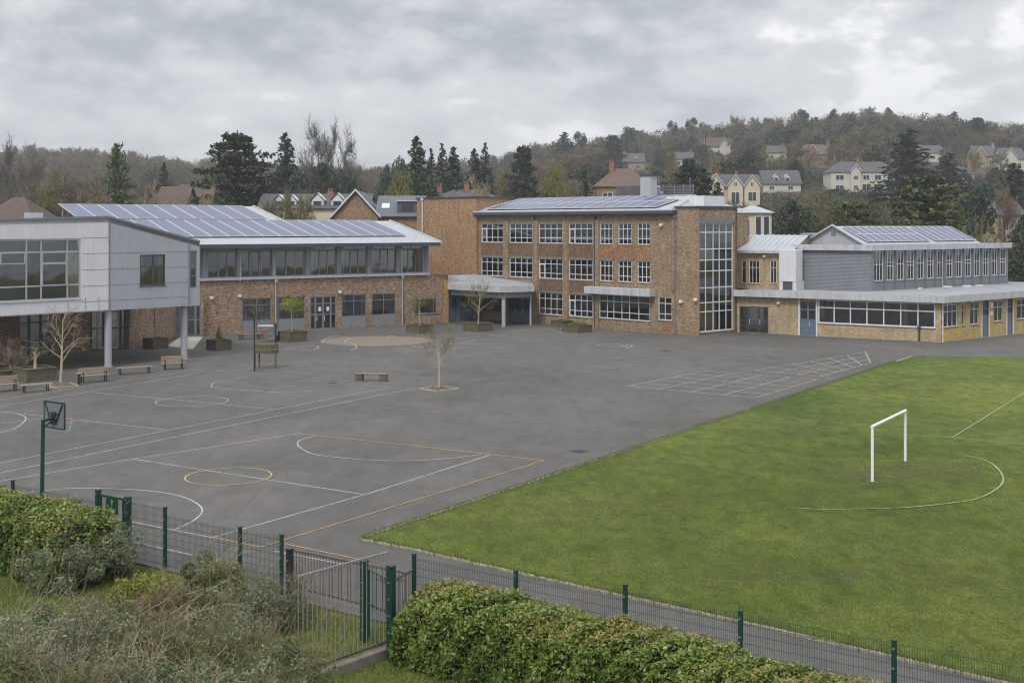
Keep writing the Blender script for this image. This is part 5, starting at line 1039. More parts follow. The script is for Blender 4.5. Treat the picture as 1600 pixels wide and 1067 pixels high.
def railing(pa, pb, za, zb_, z0a, z0b, label, mat, sp=.11, rail='rail_brown', low=True, r=.011):
    R = empty('railings', (pa+pb)/2, label, 'railings'); u = pb-pa; L = u.length; un = u.normalized(); m = MB(); k = int(L/sp)
    for i in range(k+1): t = i/k; p = pa+u*t; m.tube(p+Vector((0, 0, z0a+(z0b-z0a)*t)), p+Vector((0, 0, za+(zb_-za)*t)), r, n=5)
    bars = m.build('bars', mat, R)
    m = MB(); side = Vector((-un.y, un.x, 0))*.02
    m.obox(pa+Vector((0, 0, za))-side, u+Vector((0, 0, zb_-za)), side*2, (0, 0, .045)); m.build('top_rail', rail, R)
    if low: m = MB(); m.obox(pa+Vector((0, 0, z0a+.04))-side, u+Vector((0, 0, z0b-z0a)), side*2, (0, 0, .04)); m.build('bottom_rail', 'rail_brown', R)
    return R
A0, A1 = fpt(456, .05), fpt(641, .05)
railing(A0, A1, H-(860-HY)*A0.y/F, H-(897-HY)*A1.y/F, .28, .2, 'long brown vertical-bar railings standing on the fence line behind the scrub', 'rail_brown', .105)
b0, b1 = Vector(G(470, 1072)), Vector(G(668, 1000)); bw = Wall(b0, b1)
def bpt(px): return Vector(bw.pt(bw.s(px), 0, 0))
c0, c1 = bpt(466), bpt(606)
railing(c0, c1, H-(902-HY)*c0.y/F, H-(864-HY)*c1.y/F, .26, .26, 'nearer railings with a pale top rail rising on a low stone wall', 'rail_pale', .13, 'rail_pale')
m = MB(); wl = bw; wl.bx(m, bw.s(420), bw.s(652), -.1, .22, -.1, .12); tag(m.build('low_wall', 'concrete', bevel=.03), 'low weathered stone kerb wall under the nearer railings', 'wall')
for px, top, bot, r, lb in ((569, 877, 1000, .075, 'stout green gate post where the two railings cross'), (611, 885, 1030, .08, 'tallest green gate post standing at the corner of the low wall'), (452.5, 858, 960, .07, 'short dark post at the left end of the brown railings')):
    g = G(px, bot); post(g, H-(top-HY)*g[1]/F, r, label=lb, mat='green_steel' if px > 500 else 'black_steel')
def ggate():
    a, b = Vector(G(576, 1003)), Vector(G(606, 1022)); R = empty('mesh_gate', (a+b)/2, 'narrow green mesh gate leaf between the two stout gate posts', 'gate'); u = b-a; m = MB(); un = u.normalized()
    for p in (a, b): m.tube(p+Vector((0, 0, .12)), p+Vector((0, 0, 1.75)), .03, n=6)
    for z in (.14, .95, 1.75): m.tube(a+Vector((0, 0, z)), b+Vector((0, 0, z)), .025, n=6)
    m.build('gate_frame', 'green_steel', R); m = MB()
    for k in range(1, 14): p = a+u*k/14; m.tube(p+Vector((0, 0, .14)), p+Vector((0, 0, 1.75)), .005, n=3, cap=False)
    m.build('mesh_infill', 'green_wire', R)
    a, b = Vector(G(615, 1020)), Vector(G(645, 1000)); R = empty('mesh_gate', (a+b)/2, 'small green gate leaf between the tallest post and the laurel hedge', 'gate'); u = b-a; m = MB()
    for p in (a, b): m.tube(p+Vector((0, 0, .12)), p+Vector((0, 0, 1.7)), .03, n=6)
    for z in (.3, 1.7): m.tube(a+Vector((0, 0, z)), b+Vector((0, 0, z)), .022, n=6)
    m.build('gate_frame', 'green_steel', R); m = MB()
    for k in range(1, 9): p = a+u*k/9; m.tube(p+Vector((0, 0, .3)), p+Vector((0, 0, 1.7)), .011, n=5)
    m.build('bars', 'rail_pale', R)
ggate()
# tree pits
def pit(px0, px1, py, label, nm='tree_bed'):
    g = G((px0+px1)/2, py); w = (px1-px0)/F*g[1]; s = w/1.55; R = empty(nm, g, label, 'tree bed'); c = Vector(g); rz = math.radians(40); u = Vector((math.cos(rz), math.sin(rz), 0)); v = Vector((-u.y, u.x, 0)); m = MB()
    for O, a, b in ((c-u*s/2-v*s/2, u*s, v*.12), (c-u*s/2+v*(s/2-.12), u*s, v*.12), (c-u*s/2-v*(s/2-.12), u*.12, v*(s-.24)), (c+u*(s/2-.12)-v*(s/2-.12), u*.12, v*(s-.24))): m.obox(O, a, b, (0, 0, .07))
    m.build('edging', 'kerb', R); m = MB(); n = 10; H_ = np.random.default_rng(3).uniform(.03, .16, (n+1, n+1)); s2 = s-.26
    P = [[c+u*s2*(i/n-.5)+v*s2*(j/n-.5)+Vector((0, 0, float(H_[i, j])*(1 if 0 < i < n and 0 < j < n else .2))) for j in range(n+1)] for i in range(n+1)]
    for i in range(n):
        for j in range(n): m.face(P[i][j], P[i+1][j], P[i+1][j+1], P[i][j+1])
    m.build('soil', 'soil', R)
pit(650, 722, 608, 'square soil bed with pale edging round the young tree in the middle of the yard'); pit(66, 128, 603, 'scruffy soil bed round the pale bare tree by the benches')
# ================================================================ PLANTS
def rng_(s): return np.random.default_rng(s)
def bare_segs(seed, h, spread, lv=4, trunk=.25, up=.55, nb=(9, 6, 5, 4), fork=0, r0=None, twl=.10):
    """branching skeleton: returns thick segments and twig segments"""
    R = rng_(seed); thick, thin = [], []; r0 = r0 or h*.022
    def grow(p, d, L, r, k):
        n = 4 if k == 0 else 3; pts = [p]; dirs = [d]
        for i in range(n):
            d = d+R.normal(0, .10 if k else .03, 3)+np.array([0, 0, .05*up if k else 0]); d = d/np.linalg.norm(d); q = pts[-1]+d*L/n; pts.append(q); dirs.append(d)
        for i in range(n):
            ra, rb = r*(1-.75*i/n), r*(1-.75*(i+1)/n); (thick if k <= 1 else thin).append((*pts[i], *pts[i+1], ra, rb))
        if k >= lv: return
        m = nb[min(k, len(nb)-1)]
        for j in range(m):
            t = (trunk+(1-trunk)*(j+.5)/m) if k == 0 else .25+.75*(j+R.uniform(.2, .8))/m; i = min(n-1, int(t*n)); b = pts[i]+(pts[i+1]-pts[i])*(t*n-i)
            a = R.uniform(0, 2*math.pi) if k else j*2.4+R.uniform(-.4, .4); dd = dirs[i+1]; o = np.cross(dd, [math.cos(a), math.sin(a), .3]); o /= np.linalg.norm(o)+1e-9
            ang = R.uniform(.55, .95) if k else (.45+spread*.9*(1-.55*t)); nd = dd*math.cos(ang)+o*math.sin(ang); nd[2] += .12*up; nd /= np.linalg.norm(nd)
            l = (h*.5*(1.12-.6*t)*(.6+spread*.7)) if k == 0 else L*R.uniform(.42, .66); grow(b, nd, l, max(r*(1-.7*t)*.55, .004*h/6), k+1)
    if fork:
        for a in (-1, 1): grow(np.array([a*.02*h, 0, 0.]), np.array([a*.09, 0, 1.]), h*.95, r0, 0)
    else: grow(np.array([0, 0, 0.]), np.array([R.normal(0, .02), R.normal(0, .02), 1.]), h*.92, r0, 0)
    return thick, thin
def fit(seglists, h):
    m = max(max(s[2], s[5]) for L in seglists for s in L); k = h/m; return [[tuple(v*k for v in s[:6])+(s[6], s[7]) for s in L] for L in seglists]
def make_tree(name, loc, label, trunk, trunk_mat, crown, crown_mat, group=None, cat_='tree', rz=0, sc=1):
    R = empty(name, loc, label, cat_, group, rz); R.scale = (sc,)*3 if np.isscalar(sc) else sc
    V, Fc, r = trunk; link('trunk', mesh_np('trunk', V, Fc, r, trunk_mat), R); V, Fc, r = crown; link('crown', mesh_np('crown', V, Fc, r, crown_mat), R); return R
def bare_tree(name, loc, h, spread, label, seed, tw='twig_brown', bk='bark', lv=4, nb=(9, 6, 5, 4), trunk=.25, group=None, twr=.012, r0=None, fork=0, up=.55):
    th, tn = fit(bare_segs(seed, h, spread, lv, trunk, up, nb, fork, r0), h); tn = [s[:6]+(max(s[6], twr), max(s[7], twr*.6)) for s in tn]; R = rng_(seed)
    return make_tree(name, loc, label, segs_mesh(th, R, 6), bk, segs_mesh(tn, R, 3), tw, group)
def clumps(centres, radii, n, size, seed, up=.3, aspect=.55, flat=1.0, hue_h=0):
    R = rng_(seed); Vs = []
    C = []; O = []; Hh = []
    for c, r in zip(centres, radii):
        d = R.normal(size=(n, 3)); d /= np.linalg.norm(d, axis=1)[:, None]; rr = R.uniform(.55, 1.08, n)**.6; p = d*rr[:, None]*r; p[:, 2] *= flat; C.append(p+np.array(c)); O.append(d*1.1); Hh.append(np.full(n, R.uniform(.3, .7)))
    C = np.concatenate(C); return leaves(C, size, R, up, aspect, np.concatenate(Hh), np.concatenate(O))
def conifer_geo(seed, h, rad, taper=.9, base=.08, layers=26, per=9, droop=.35, leaf_=.55, prof=None, dens=12):
    R = rng_(seed); seg = [(0, 0, 0, 0, 0, h*.5, h*.018, h*.011), (0, 0, h*.5, 0, 0, h, h*.011, .01)]; C = []; Hu = []; N_ = []
    for i in range(layers):
        t = base+(1-base)*(i+.2*R.uniform())/layers; z = h*t; L0 = rad*(prof(t) if prof else (1-t)**taper)*1.0
        for j in range(max(4, int(per*(.6+.4*(1-t))))):
            a = R.uniform(0, 2*math.pi); L = L0*R.uniform(.62, 1.12)+.02*h*(1-t); dx, dy = math.cos(a), math.sin(a); dz = -droop*L*R.uniform(.6, 1.2); seg.append((0, 0, z, dx*L*.9, dy*L*.9, z+dz*.9, .012*h*(1-t)*.35+.01, .01)); hu = R.uniform(.2, .8)
            n = max(4, int(dens*L/rad+3)); s = R.uniform(.12, 1.05, n); w = .16*L; 
            P = np.stack([dx*L*s-dy*R.normal(0, w, n)*s*.9, dy*L*s+dx*R.normal(0, w, n)*s*.9, z+dz*s**1.4-R.uniform(0, .06*L, n)+R.normal(0, .012*h, n)*.6], 1); C.append(P); Hu.append(np.full(n, hu))
            N_.append(np.tile([dx*.3, dy*.3, .9], (n, 1)))
    C = np.concatenate(C); V, Fc, r = leaves(C, leaf_, R, .3, .5, np.concatenate(Hu), np.concatenate(N_)); return segs_mesh(seg, R, 4), (V, Fc, r)
def cedar_geo(seed, h, rad, leaf_=.4, tiers=15, prof=None):
    R = rng_(seed); seg = [(0, 0, 0, 0, 0, h*.6, h*.03, h*.018), (0, 0, h*.6, 0, 0, h*.97, h*.018, .03)]; C, Hu = [], []
    for i in range(tiers):
        t = .12+.86*i/tiers; z = h*t; L0 = rad*(prof(t) if prof else min(1, 1.25*(1-t)**.55+.0))
        for j in range(7):
            a = j*2*math.pi/7+i*.9+R.uniform(-.35, .35); L = L0*R.uniform(.6, 1.1); dx, dy = math.cos(a), math.sin(a); rise = L*R.uniform(-.02, .22)*(1 if t > .4 else .3); seg.append((0, 0, z-.03*h, dx*L*.9, dy*L*.9, z+rise, .022*h*(1-t)*.5+.03, .02))
            for s0 in np.arange(.25, 1.05, .16):
                n = int(26*(.5+s0*.6)); w = .17*L*(1.2-.4*s0); cx, cy, cz = dx*L*s0, dy*L*s0, z+rise*s0-.02*h*s0; hu = R.uniform(.15, .85)
                C.append(np.stack([cx+R.normal(0, w*.75, n), cy+R.normal(0, w*.75, n), cz+R.normal(0, .011*h, n)], 1)); Hu.append(np.full(n, hu))
    C = np.concatenate(C); N_ = np.tile([0, 0, 1.6], (len(C), 1)); V, Fc, r = leaves(C, leaf_, R, .0, .5, np.concatenate(Hu), N_); return segs_mesh(seg, R, 4), (V, Fc, r)
def round_geo(seed, h, rad, leaf_=.4, nclump=34, n=110, zc=.58, zs=.42, base=.0):
    R = rng_(seed); seg = [(0, 0, 0, 0, 0, h*.45, h*.03, h*.02)]; cs, rs = [], []
    for i in range(nclump):
        d = R.normal(size=3); d /= np.linalg.norm(d); k = R.uniform(.45, 1)**.5*.82; p = np.array([d[0]*rad*k, d[1]*rad*k, h*zc+d[2]*h*zs*k]); cs.append(p); rs.append(rad*R.uniform(.2, .38)); seg.append((0, 0, h*R.uniform(.2, .45), *p, h*.010, h*.003))
    return segs_mesh(seg, R, 4), clumps(cs, rs, n, leaf_, seed+1, flat=.8)
def haze_twigs(seed, h, rad, n=2600, w=.05, zc=.62, zs=.40, nl=14):
    """winter crown for the far hill: trunk, limbs and a fan of fine twigs"""
    R = rng_(seed); th, tn = fit(bare_segs(seed, h, rad/h*1.6, 3, .22, .6, (9, 6, 5)), h); thick = segs_mesh([s[:6]+(s[6], s[7]) for s in th], R, 4); A = [s[:6]+(max(s[6], w), w*.7) for s in tn]
    E = []
    L = h*.09
    for s in tn:
        for q in range(2):
            t = R.uniform(0, 1); p = np.array(s[:3])*(1-t)+np.array(s[3:6])*t; d = R.normal(size=3); d[2] = abs(d[2])*.8+.2; d /= np.linalg.norm(d); d *= L*R.uniform(.5, 1.2); E.append((*p, *(p+d), w*.8, w*.25))
    return thick, segs_mesh(A+E, R, 3)
# ---------------------------------------------------------------- yard trees
g = G(95, 598); bare_tree('young_tree', g, 5.3, .42, 'pale-barked bare young tree rising from a soil bed by the benches', 11, 'twig_pale', 'bark_pale', 3, (11, 5, 4), .28, twr=.010, r0=.095)
g = G(686, 608); bare_tree('young_tree', g, 4.05, .55, 'small bare tree alone in a square bed in the middle of the yard', 12, 'twig_green', 'bark_pale', 3, (11, 5, 5), .42, twr=.009, r0=.07)
def in_planter(k, dz=-.1): g, h = PL[k]; return (g[0], g[1]+.0, h+dz)
bare_tree('young_tree', in_planter('porch'), 4.5, .62, 'bare tree with spreading twigs in the planter before the porch', 13, 'twig_green', 'bark_pale', 3, (11, 6, 5), .22, twr=.011, r0=.07)
bare_tree('young_tree', in_planter('door'), 3.9, .12, 'thin bare sapling in the dark planter left of the ramp', 14, 'twig_brown', 'bark', 2, (9, 5), .3, twr=.01, r0=.045)
g = G(401, 527); bare_tree('young_tree', g, 3.6, .6, 'bare spreading small tree against the first window of the wing', 15, 'twig_brown', 'bark', 3, (10, 5, 4), .3, twr=.009, r0=.06)
def leafy(name, loc, h, rad, label, seed, mat, zc, size=.12, n=70, ncl=22, trunkr=.05, bk='bark_pale', zs=.3, tip=.35):
    R = rng_(seed); cs, rs = [], []; seg = [(0, 0, 0, 0, 0, h*.95, trunkr, .012)]
    for i in range(ncl):
        a = R.uniform(0, 6.28); k = R.uniform(.2, 1)**.6; z = h*zc+R.uniform(-1, 1)*h*zs*(1-k*.5); p = (math.cos(a)*rad*k*.8, math.sin(a)*rad*k*.8, z); cs.append(p); rs.append(rad*R.uniform(.22, tip)); seg.append((0, 0, max(.2*h, z-.25*rad), *p, .018, .006))
    return make_tree(name, loc, label, segs_mesh(seg, R, 5), bk, clumps(cs, rs, n, size, seed, aspect=.45), mat)
leafy('young_tree', in_planter('leafy'), 3.5, 1.35, 'bushy green-leaved small tree in the wide planter by the wing', 21, 'leaf_lime', .68, .13, 60, 26, zs=.22)
leafy('young_tree', in_planter('mid'), 3.6, 1.0, 'thin tree with a green ivy-like cluster in the planter by the small window', 22, 'needle_mid', .55, .13, 50, 15, zs=.25)
tr, cr = conifer_geo(23, 1.35, .36, .7, .0, 14, 9, -.35, .10, prof=lambda t: max(.12, math.sin(min(1, (1-t)*1.25)*1.5))); make_tree('small_conifer', in_planter('cone'), 'small yellow-green cone-shaped conifer in a square planter', tr, 'bark', cr, 'leaf_lime')
g, h_ = PL['big']; bare_tree('shrub', (g[0], g[1], h_-.1), 1.7, .35, 'cut-back woody stump shrub in the large left planter', 24, 'twig_green', 'bark_pale', 2, (7, 5), .3, twr=.018, r0=.12)
g = G(8, 586); bare_tree('shrub', g, 2.6, 1.2, 'tangled brown bare shrub under the grey wing at the left edge', 25, 'twig_pale', 'bark', 3, (14, 7, 6), .1, twr=.014, r0=.06)
planter(8, 590, 1.7, .5, 'low planter under the tangled brown shrub at the left edge')
def tufts(name, loc, rad, n, hh, label, seed, mat='blade', cat_='plant', kind=None, area=None):
    R = rng_(seed); m = n; a = R.uniform(0, 6.28, m); rr = rad*np.sqrt(R.uniform(0, 1, m)); P = np.stack([np.cos(a)*rr, np.sin(a)*rr, np.zeros(m)], 1)
    if area is not None: P = area(R, m)
    L = hh*R.uniform(.5, 1.3, m); d = R.normal(0, .35, (m, 3)); d[:, 2] = 1; t = R.uniform(0, 6.28, m); w = np.stack([np.cos(t), np.sin(t), np.zeros(m)], 1)*(hh*.07)
    V = np.stack([P-w, P+w, P+d*L[:, None]], 1).reshape(-1, 3); me = mesh_np(name, V, np.arange(3*m).reshape(m, 3), R.uniform(0, 1, m), mat); return tag(link(name, me, None, loc), label, cat_, kind=kind)
g, h_ = PL['grass']; tufts('ornamental_grass', (g[0], g[1], h_-.02), .85, 900, .35, 'tufts of green grass growing in the low planter by the main block', 31)
g, h_ = PL['leafy']; tufts('ornamental_grass', (g[0], g[1], h_-.02), .8, 500, .2, 'green ground cover round the foot of the leafy planter tree', 32)
# ================================================================ HEDGES AND SCRUB
def hedge(name, s0, s1, q0, q1, h, label, seed, n, mat, tipmat, size, zfun=None, hfun=None):
    """clipped hedge along the fence: s runs along it, q across it"""
    R = rng_(seed); L = s1-s0; Wd = q1-q0; root = empty(name, fq((s0+s1)/2, (q0+q1)/2), label, 'hedge'); o = np.array(root.location)
    def top(s, q): u = (q-q0)/Wd*2-1; e = np.minimum((s-s0), (s1-s))/.8; return (h if hfun is None else hfun(s))*(1-.13*u**2)*(1-.35*np.clip(1-e, 0, 1)**2)+.03*np.sin(s*1.3+q)+.025*np.sin(s*4.3+q*3)
    def pos(s, q, z): return np.stack([FA[0]+fu[0]*s+fn[0]*q, FA[1]+fu[1]*s+fn[1]*q, z+terrain(FA[0]+fu[0]*s+fn[0]*q, FA[1]+fu[1]*s+fn[1]*q)], 1)-o
    def surf(m, inset=0.0):
        k = R.uniform(0, 1, m); s = R.uniform(s0, s1, m); q = R.uniform(q0, q1, m); z = np.zeros(m); N_ = np.zeros((m, 3)); t = k < .45; f = (k >= .45) & (k < .8); b = (k >= .8) & (k < .9); e = k >= .9
        z[t] = top(s, q)[t]; N_[t] = [0, 0, 1]
        q[f] = q1; z[f] = R.uniform(0.02, 1, m)[f]*top(s, q)[f]; N_[f] = [fn[0], fn[1], .2]; q[b] = q0; z[b] = R.uniform(0, 1, m)[b]*top(s, q)[b]; N_[b] = [-fn[0], -fn[1], .2]
        s[e] = np.where(R.uniform(size=m) < .5, s0, s1)[e]; z[e] = R.uniform(0, 1, m)[e]*top(s, q)[e]; sg = np.where(s > (s0+s1)/2, 1, -1); N_[e] = (np.stack([fu[0]*sg, fu[1]*sg, .1*np.ones(m)], 1))[e]
        lump = .05*np.sin(s*3.7+z*4+q*2)+.07*np.sin(s*8.1-z*5.5+1+q*4)+.05*np.sin(s*15+z*11+q*9); dep = np.abs(R.normal(0, .10, m))+inset
        P = pos(s, q, z)+N_*(lump-dep)[:, None]; P[:, 2] = np.maximum(P[:, 2], .03-o[2]); return P, N_, s, q, z
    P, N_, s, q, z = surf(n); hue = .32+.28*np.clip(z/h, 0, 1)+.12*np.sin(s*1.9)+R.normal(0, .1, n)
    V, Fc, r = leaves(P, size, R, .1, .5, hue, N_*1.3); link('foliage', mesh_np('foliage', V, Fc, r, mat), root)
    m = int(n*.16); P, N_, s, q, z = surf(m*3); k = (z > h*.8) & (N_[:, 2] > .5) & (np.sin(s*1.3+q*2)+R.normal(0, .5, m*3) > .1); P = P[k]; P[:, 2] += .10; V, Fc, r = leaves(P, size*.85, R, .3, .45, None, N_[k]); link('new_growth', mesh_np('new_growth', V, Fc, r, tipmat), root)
    # woody interior
    S_ = []
    for i in range(int(L*9)):
        s_ = R.uniform(s0+.1, s1-.1); q_ = R.uniform(q0+.25*Wd, q1-.25*Wd); a = pos(np.array([s_]), np.array([q_]), np.array([0.]))[0]; b = pos(np.array([s_+R.normal(0, .35)]), np.array([np.clip(q_+R.normal(0, .4), q0+.1, q1-.1)]), np.array([h*.8]))[0]; S_.append((*a, *b, .02, .008))
    V, Fc, r = segs_mesh(S_, R, 4); link('stem', mesh_np('stem', V, Fc, r, 'bark_dark'), root)
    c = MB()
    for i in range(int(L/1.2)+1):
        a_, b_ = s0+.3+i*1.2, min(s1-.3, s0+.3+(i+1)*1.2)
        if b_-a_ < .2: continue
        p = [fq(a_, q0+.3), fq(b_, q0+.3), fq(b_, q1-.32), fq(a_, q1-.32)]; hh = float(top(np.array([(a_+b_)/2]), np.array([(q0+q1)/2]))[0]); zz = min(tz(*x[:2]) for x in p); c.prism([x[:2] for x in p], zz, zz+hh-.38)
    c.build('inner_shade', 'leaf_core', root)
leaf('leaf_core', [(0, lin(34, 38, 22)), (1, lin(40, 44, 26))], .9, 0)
def sq(px, py, z=0):
    x, y, _ = G(px, py, z); return ((x-FA[0])*fu[0]+(y-FA[1])*fu[1], (x-FA[0])*fn[0]+(y-FA[1])*fn[1])
sL = sq(648, 1020)[0]
hedge('laurel_hedge', sL, 27, .5, 2.35, 1.62, 'long clipped laurel hedge with glossy green leaves in front of the mesh fence', 41, 60000, 'leaf_laurel', 'leaf_laurel_tip', .115, hfun=lambda s: 1.62-.035*np.clip(s-16, 0, 12))
hedge('laurel_hedge', -14, sq(196, 900)[0]-.2, .9, 3.2, 1.85, 'clipped leafy hedge with yellowish top below the basketball hoop', 42, 42000, 'leaf_laurel', 'leaf_laurel_tip', .12)
def bush(loc, rx, ry, h, label, seed, mat, n, size, stems=10, twig='twig_brown', nm='shrub', group=None, aspect=.4, sparse=1.0, twn=60):
    R = rng_(seed); root = empty(nm, loc, label, 'shrub', group); cs, rs = [], []; S_ = []
    for i in range(22):
        a = R.uniform(0, 6.28); k = R.uniform(0, 1)**.5; z = h*R.uniform(.15, .85)*(1-.35*k); p = np.array([math.cos(a)*rx*k, math.sin(a)*ry*k, z]); cs.append(p); rs.append(min(rx, ry, h)*R.uniform(.22, .4)); b = np.array([p[0]*.3, p[1]*.3, 0]); m_ = (b+p)/2+R.normal(0, .1, 3); S_ += [(*b, *m_, .022, .015), (*m_, *p, .015, .006)]
    V, Fc, r = clumps(cs, rs, n//22, size, seed+3, .2, aspect); link('foliage', mesh_np('foliage', V, Fc, r, mat), root)
    T = []
    for i in range(twn):
        c = cs[R.integers(len(cs))]; d = R.normal(size=3); d[2] = abs(d[2])+.35; d /= np.linalg.norm(d); L = h*R.uniform(.25, .6); p = c; 
        for j in range(3):
            d2 = d+R.normal(0, .18, 3); q = p+d2*L/3; T.append((*p, *q, .009*(1-j*.25), .009*(1-(j+1)*.25)))
            for _ in range(2): e = d2+R.normal(0, .6, 3); T.append((*q, *(q+e*L*.22), .005, .002))
            p = q
    V, Fc, r = segs_mesh(S_+T, R, 3); link('twigs', mesh_np('twigs', V, Fc, r, twig), root); return root
def gb(px, py):                               # ground point on the bank under a photo pixel
    d = 12.
    while d < 80:
        x = (px-CX)/F*d
        if tz(x, d) >= H-(py-HY)*d/F: return (x, d, tz(x, d))
        d += .1
    return G(px, py)
sc = [(150, 905, 1.1, 1.0, 1.8, 'grey-green shrub overlapping the right end of the yellowish hedge', 'leaf_grey', 5200, .09), (90, 925, 1.2, 1.0, 1.5, 'grey-leaved shrub below the left hedge', 'leaf_grey', 4200, .09), (222, 948, .8, .7, 1.0, 'bright yellow-green bush behind the second fence post', 'leaf_lime', 2600, .11),
      (322, 955, 1.0, .9, 1.75, 'dark olive bush between two fence posts', 'leaf_olive', 5200, .09), (262, 975, .9, .8, 1.0, 'brown-stemmed straggly shrub at the foot of the fence', 'leaf_brown', 2400, .07), (395, 985, 1.0, .9, 1.5, 'grey shrub pressed against the narrow mesh panel', 'leaf_grey', 3800, .08), (440, 975, .8, .8, 1.4, 'thin grey shrub at the left end of the railings', 'leaf_grey', 2200, .08),
      (205, 1010, 1.3, 1.1, 1.0, 'low tangled olive scrub below the yellow-green bush', 'leaf_olive', 3600, .08), (330, 1035, 1.2, 1.0, 1.2, 'grey-leaved scrub left of the grass by the railings', 'leaf_grey', 4200, .08), (60, 1010, 1.3, 1.1, .9, 'low grey scrub on the bank under the left hedge', 'leaf_grey', 3800, .08),
      (130, 1075, 1.3, 1.2, 1.2, 'dense grey-green scrub near the bottom left corner', 'leaf_grey', 6000, .075), (10, 1090, 1.2, 1.2, 1.3, 'grey scrub filling the bottom left corner', 'leaf_grey', 5200, .075), (260, 1100, 1.3, 1.2, 1.3, 'grey and olive scrub at the bottom edge under the bright bush', 'leaf_olive', 6000, .075), (385, 1110, 1.1, 1.0, 1.4, 'grey scrub at the bottom edge left of the low wall', 'leaf_grey', 5400, .075),
      (455, 1085, .7, .7, 1.0, 'thin dark-leaved scrub beside the end of the low wall', 'leaf_olive', 1800, .075), (190, 1150, 1.3, 1.1, 1.3, 'scrub at the very bottom of the frame, left of centre', 'leaf_grey', 5200, .07), (60, 1160, 1.3, 1.1, 1.4, 'scrub at the very bottom of the frame by the left corner', 'leaf_olive', 5200, .07), (330, 1160, 1.2, 1.1, 1.2, 'scrub at the very bottom of the frame below the railings', 'leaf_grey', 5200, .07)]
for k, (px, py, rx, ry, h, lb, mt, n, sz) in enumerate(sc): bush(gb(px, py), rx, ry, h, lb, 60+k, mt, int(n*1.15), sz*1.05, twig=('twig_brown', 'twig_green', 'twig_brown', 'twig_pale')[k % 4], twn=50 if k < 6 else 120)
# long arching bare stems over the scrub
def canes(loc, n, L, label, seed, mat='twig_pale', lean=(1, .2)):
    R = rng_(seed); S_ = []
    for i in range(n):
        p = R.normal(0, .25, 3)*[1, 1, 0]; d = np.array([lean[0]*R.uniform(.1, .8), lean[1]*R.uniform(-.5, .5), 1.]); d /= np.linalg.norm(d); r = .014; l = L*R.uniform(.6, 1.1)
        for j in range(7):
            q = p+d*l/7; S_.append((*p, *q, r*(1-j/8), r*(1-(j+1)/8)))
            if j > 1:
                for _ in range(2): e = d+R.normal(0, .55, 3); S_.append((*q, *(q+e*l*.12), .005, .002))
            d = d+np.array([lean[0]*.10, 0, -.07])+R.normal(0, .06, 3); p = q
    V, Fc, r = segs_mesh(S_, R, 4); o = link('bare_shrub', mesh_np('bare_shrub', V, Fc, r, mat), None, loc); return tag(o, label, 'shrub')
canes(gb(170, 1060), 3, 2.6, 'long pale bare canes arching right over the scrub', 81, lean=(1.0, .2)); canes(gb(120, 1100), 5, 2.6, 'dark bare canes leaning over the bottom left scrub', 82, 'twig_brown', (.5, .2)); canes(gb(400, 1060), 6, 1.9, 'bare twiggy stems standing before the nearer railings', 83, 'twig_brown', (.2, .2))
canes(gb(30, 960), 6, 2.4, 'bare upright stems at the left edge below the hedge', 84, 'twig_green', (.3, .2)); canes(gb(500, 985), 12, .8, 'brambles under the brown railings', 85, 'twig_brown', (.6, .4)); canes(gb(310, 990), 4, 1.4, 'brown stems tangled in front of the middle fence post', 86, 'twig_brown', (.4, .3))
# grass blades: bank, field edge
def bank_area(R, m):
    s = R.uniform(-16, 24, m); q = R.uniform(.4, 16, m)**1.0; x = FA[0]+fu[0]*s+fn[0]*q; y = FA[1]+fu[1]*s+fn[1]*q; return np.stack([x, y, terrain(x, y)-.05], 1)
tufts('bank_grass', (0, 0, 0), 1, 130000, .13, None, 91, 'blade', None, 'stuff', bank_area)
def poly_in(P, x, y):
    c = np.zeros(len(x), bool); j = len(P)-1
    for i in range(len(P)):
        xi, yi, xj, yj = P[i][0], P[i][1], P[j][0], P[j][1]; c ^= ((yi > y) != (yj > y)) & (x < (xj-xi)*(y-yi)/(yj-yi+1e-9)+xi); j = i
    return c
def field_area(R, m):
    d = 25+30*R.uniform(0, 1, m*2)**1.4; k = R.uniform(-.13, .46, m*2); x = k*d; ok = poly_in(FP, x, d); ii = np.where(ok)[0][:m]; return np.stack([x[ii], d[ii], np.full(len(ii), .045)], 1)
def field_grass():
    R = rng_(92); P = field_area(R, 190000); m = len(P)
    a, b = [], []
    for A_, B_ in list(zip(FP[:7], FP[1:7]))+[(FP[0], FP[11])]:
        L = math.hypot(B_[0]-A_[0], B_[1]-A_[1]); n = int(min(L, 60)*170); t = R.uniform(0, 1, n)*min(L, 60)/L; e = R.normal(.03, .10, n); dx, dy = (B_[0]-A_[0])/L, (B_[1]-A_[1])/L; nx, ny = (-dy, dx) if A_ is not FP[0] or B_ is not FP[11] else (dy, -dx); b.append(np.stack([A_[0]+(B_[0]-A_[0])*t+nx*e, A_[1]+(B_[1]-A_[1])*t+ny*e, np.full(n, .04)], 1))
    E = np.concatenate(b); P = np.concatenate([P, E]); hh = np.concatenate([np.full(m, .035), np.full(len(E), .10)]); m = len(P)
    L = hh*R.uniform(.5, 1.4, m); d = R.normal(0, .6, (m, 3)); d[:, 2] = 1; t = R.uniform(0, 6.28, m); w = np.stack([np.cos(t), np.sin(t), np.zeros(m)], 1)*.009
    V = np.stack([P-w, P+w, P+d*L[:, None]], 1).reshape(-1, 3); tag(link('field_turf', mesh_np('field_turf', V, np.arange(3*m).reshape(m, 3), R.uniform(0, 1, m), 'turf_blade')), kind='stuff')
leaf('turf_blade', [(0, lin(72, 84, 36)), (.5, lin(90, 102, 44)), (.9, lin(114, 120, 60)), (1, lin(150, 138, 92))], .9, .2)
field_grass()
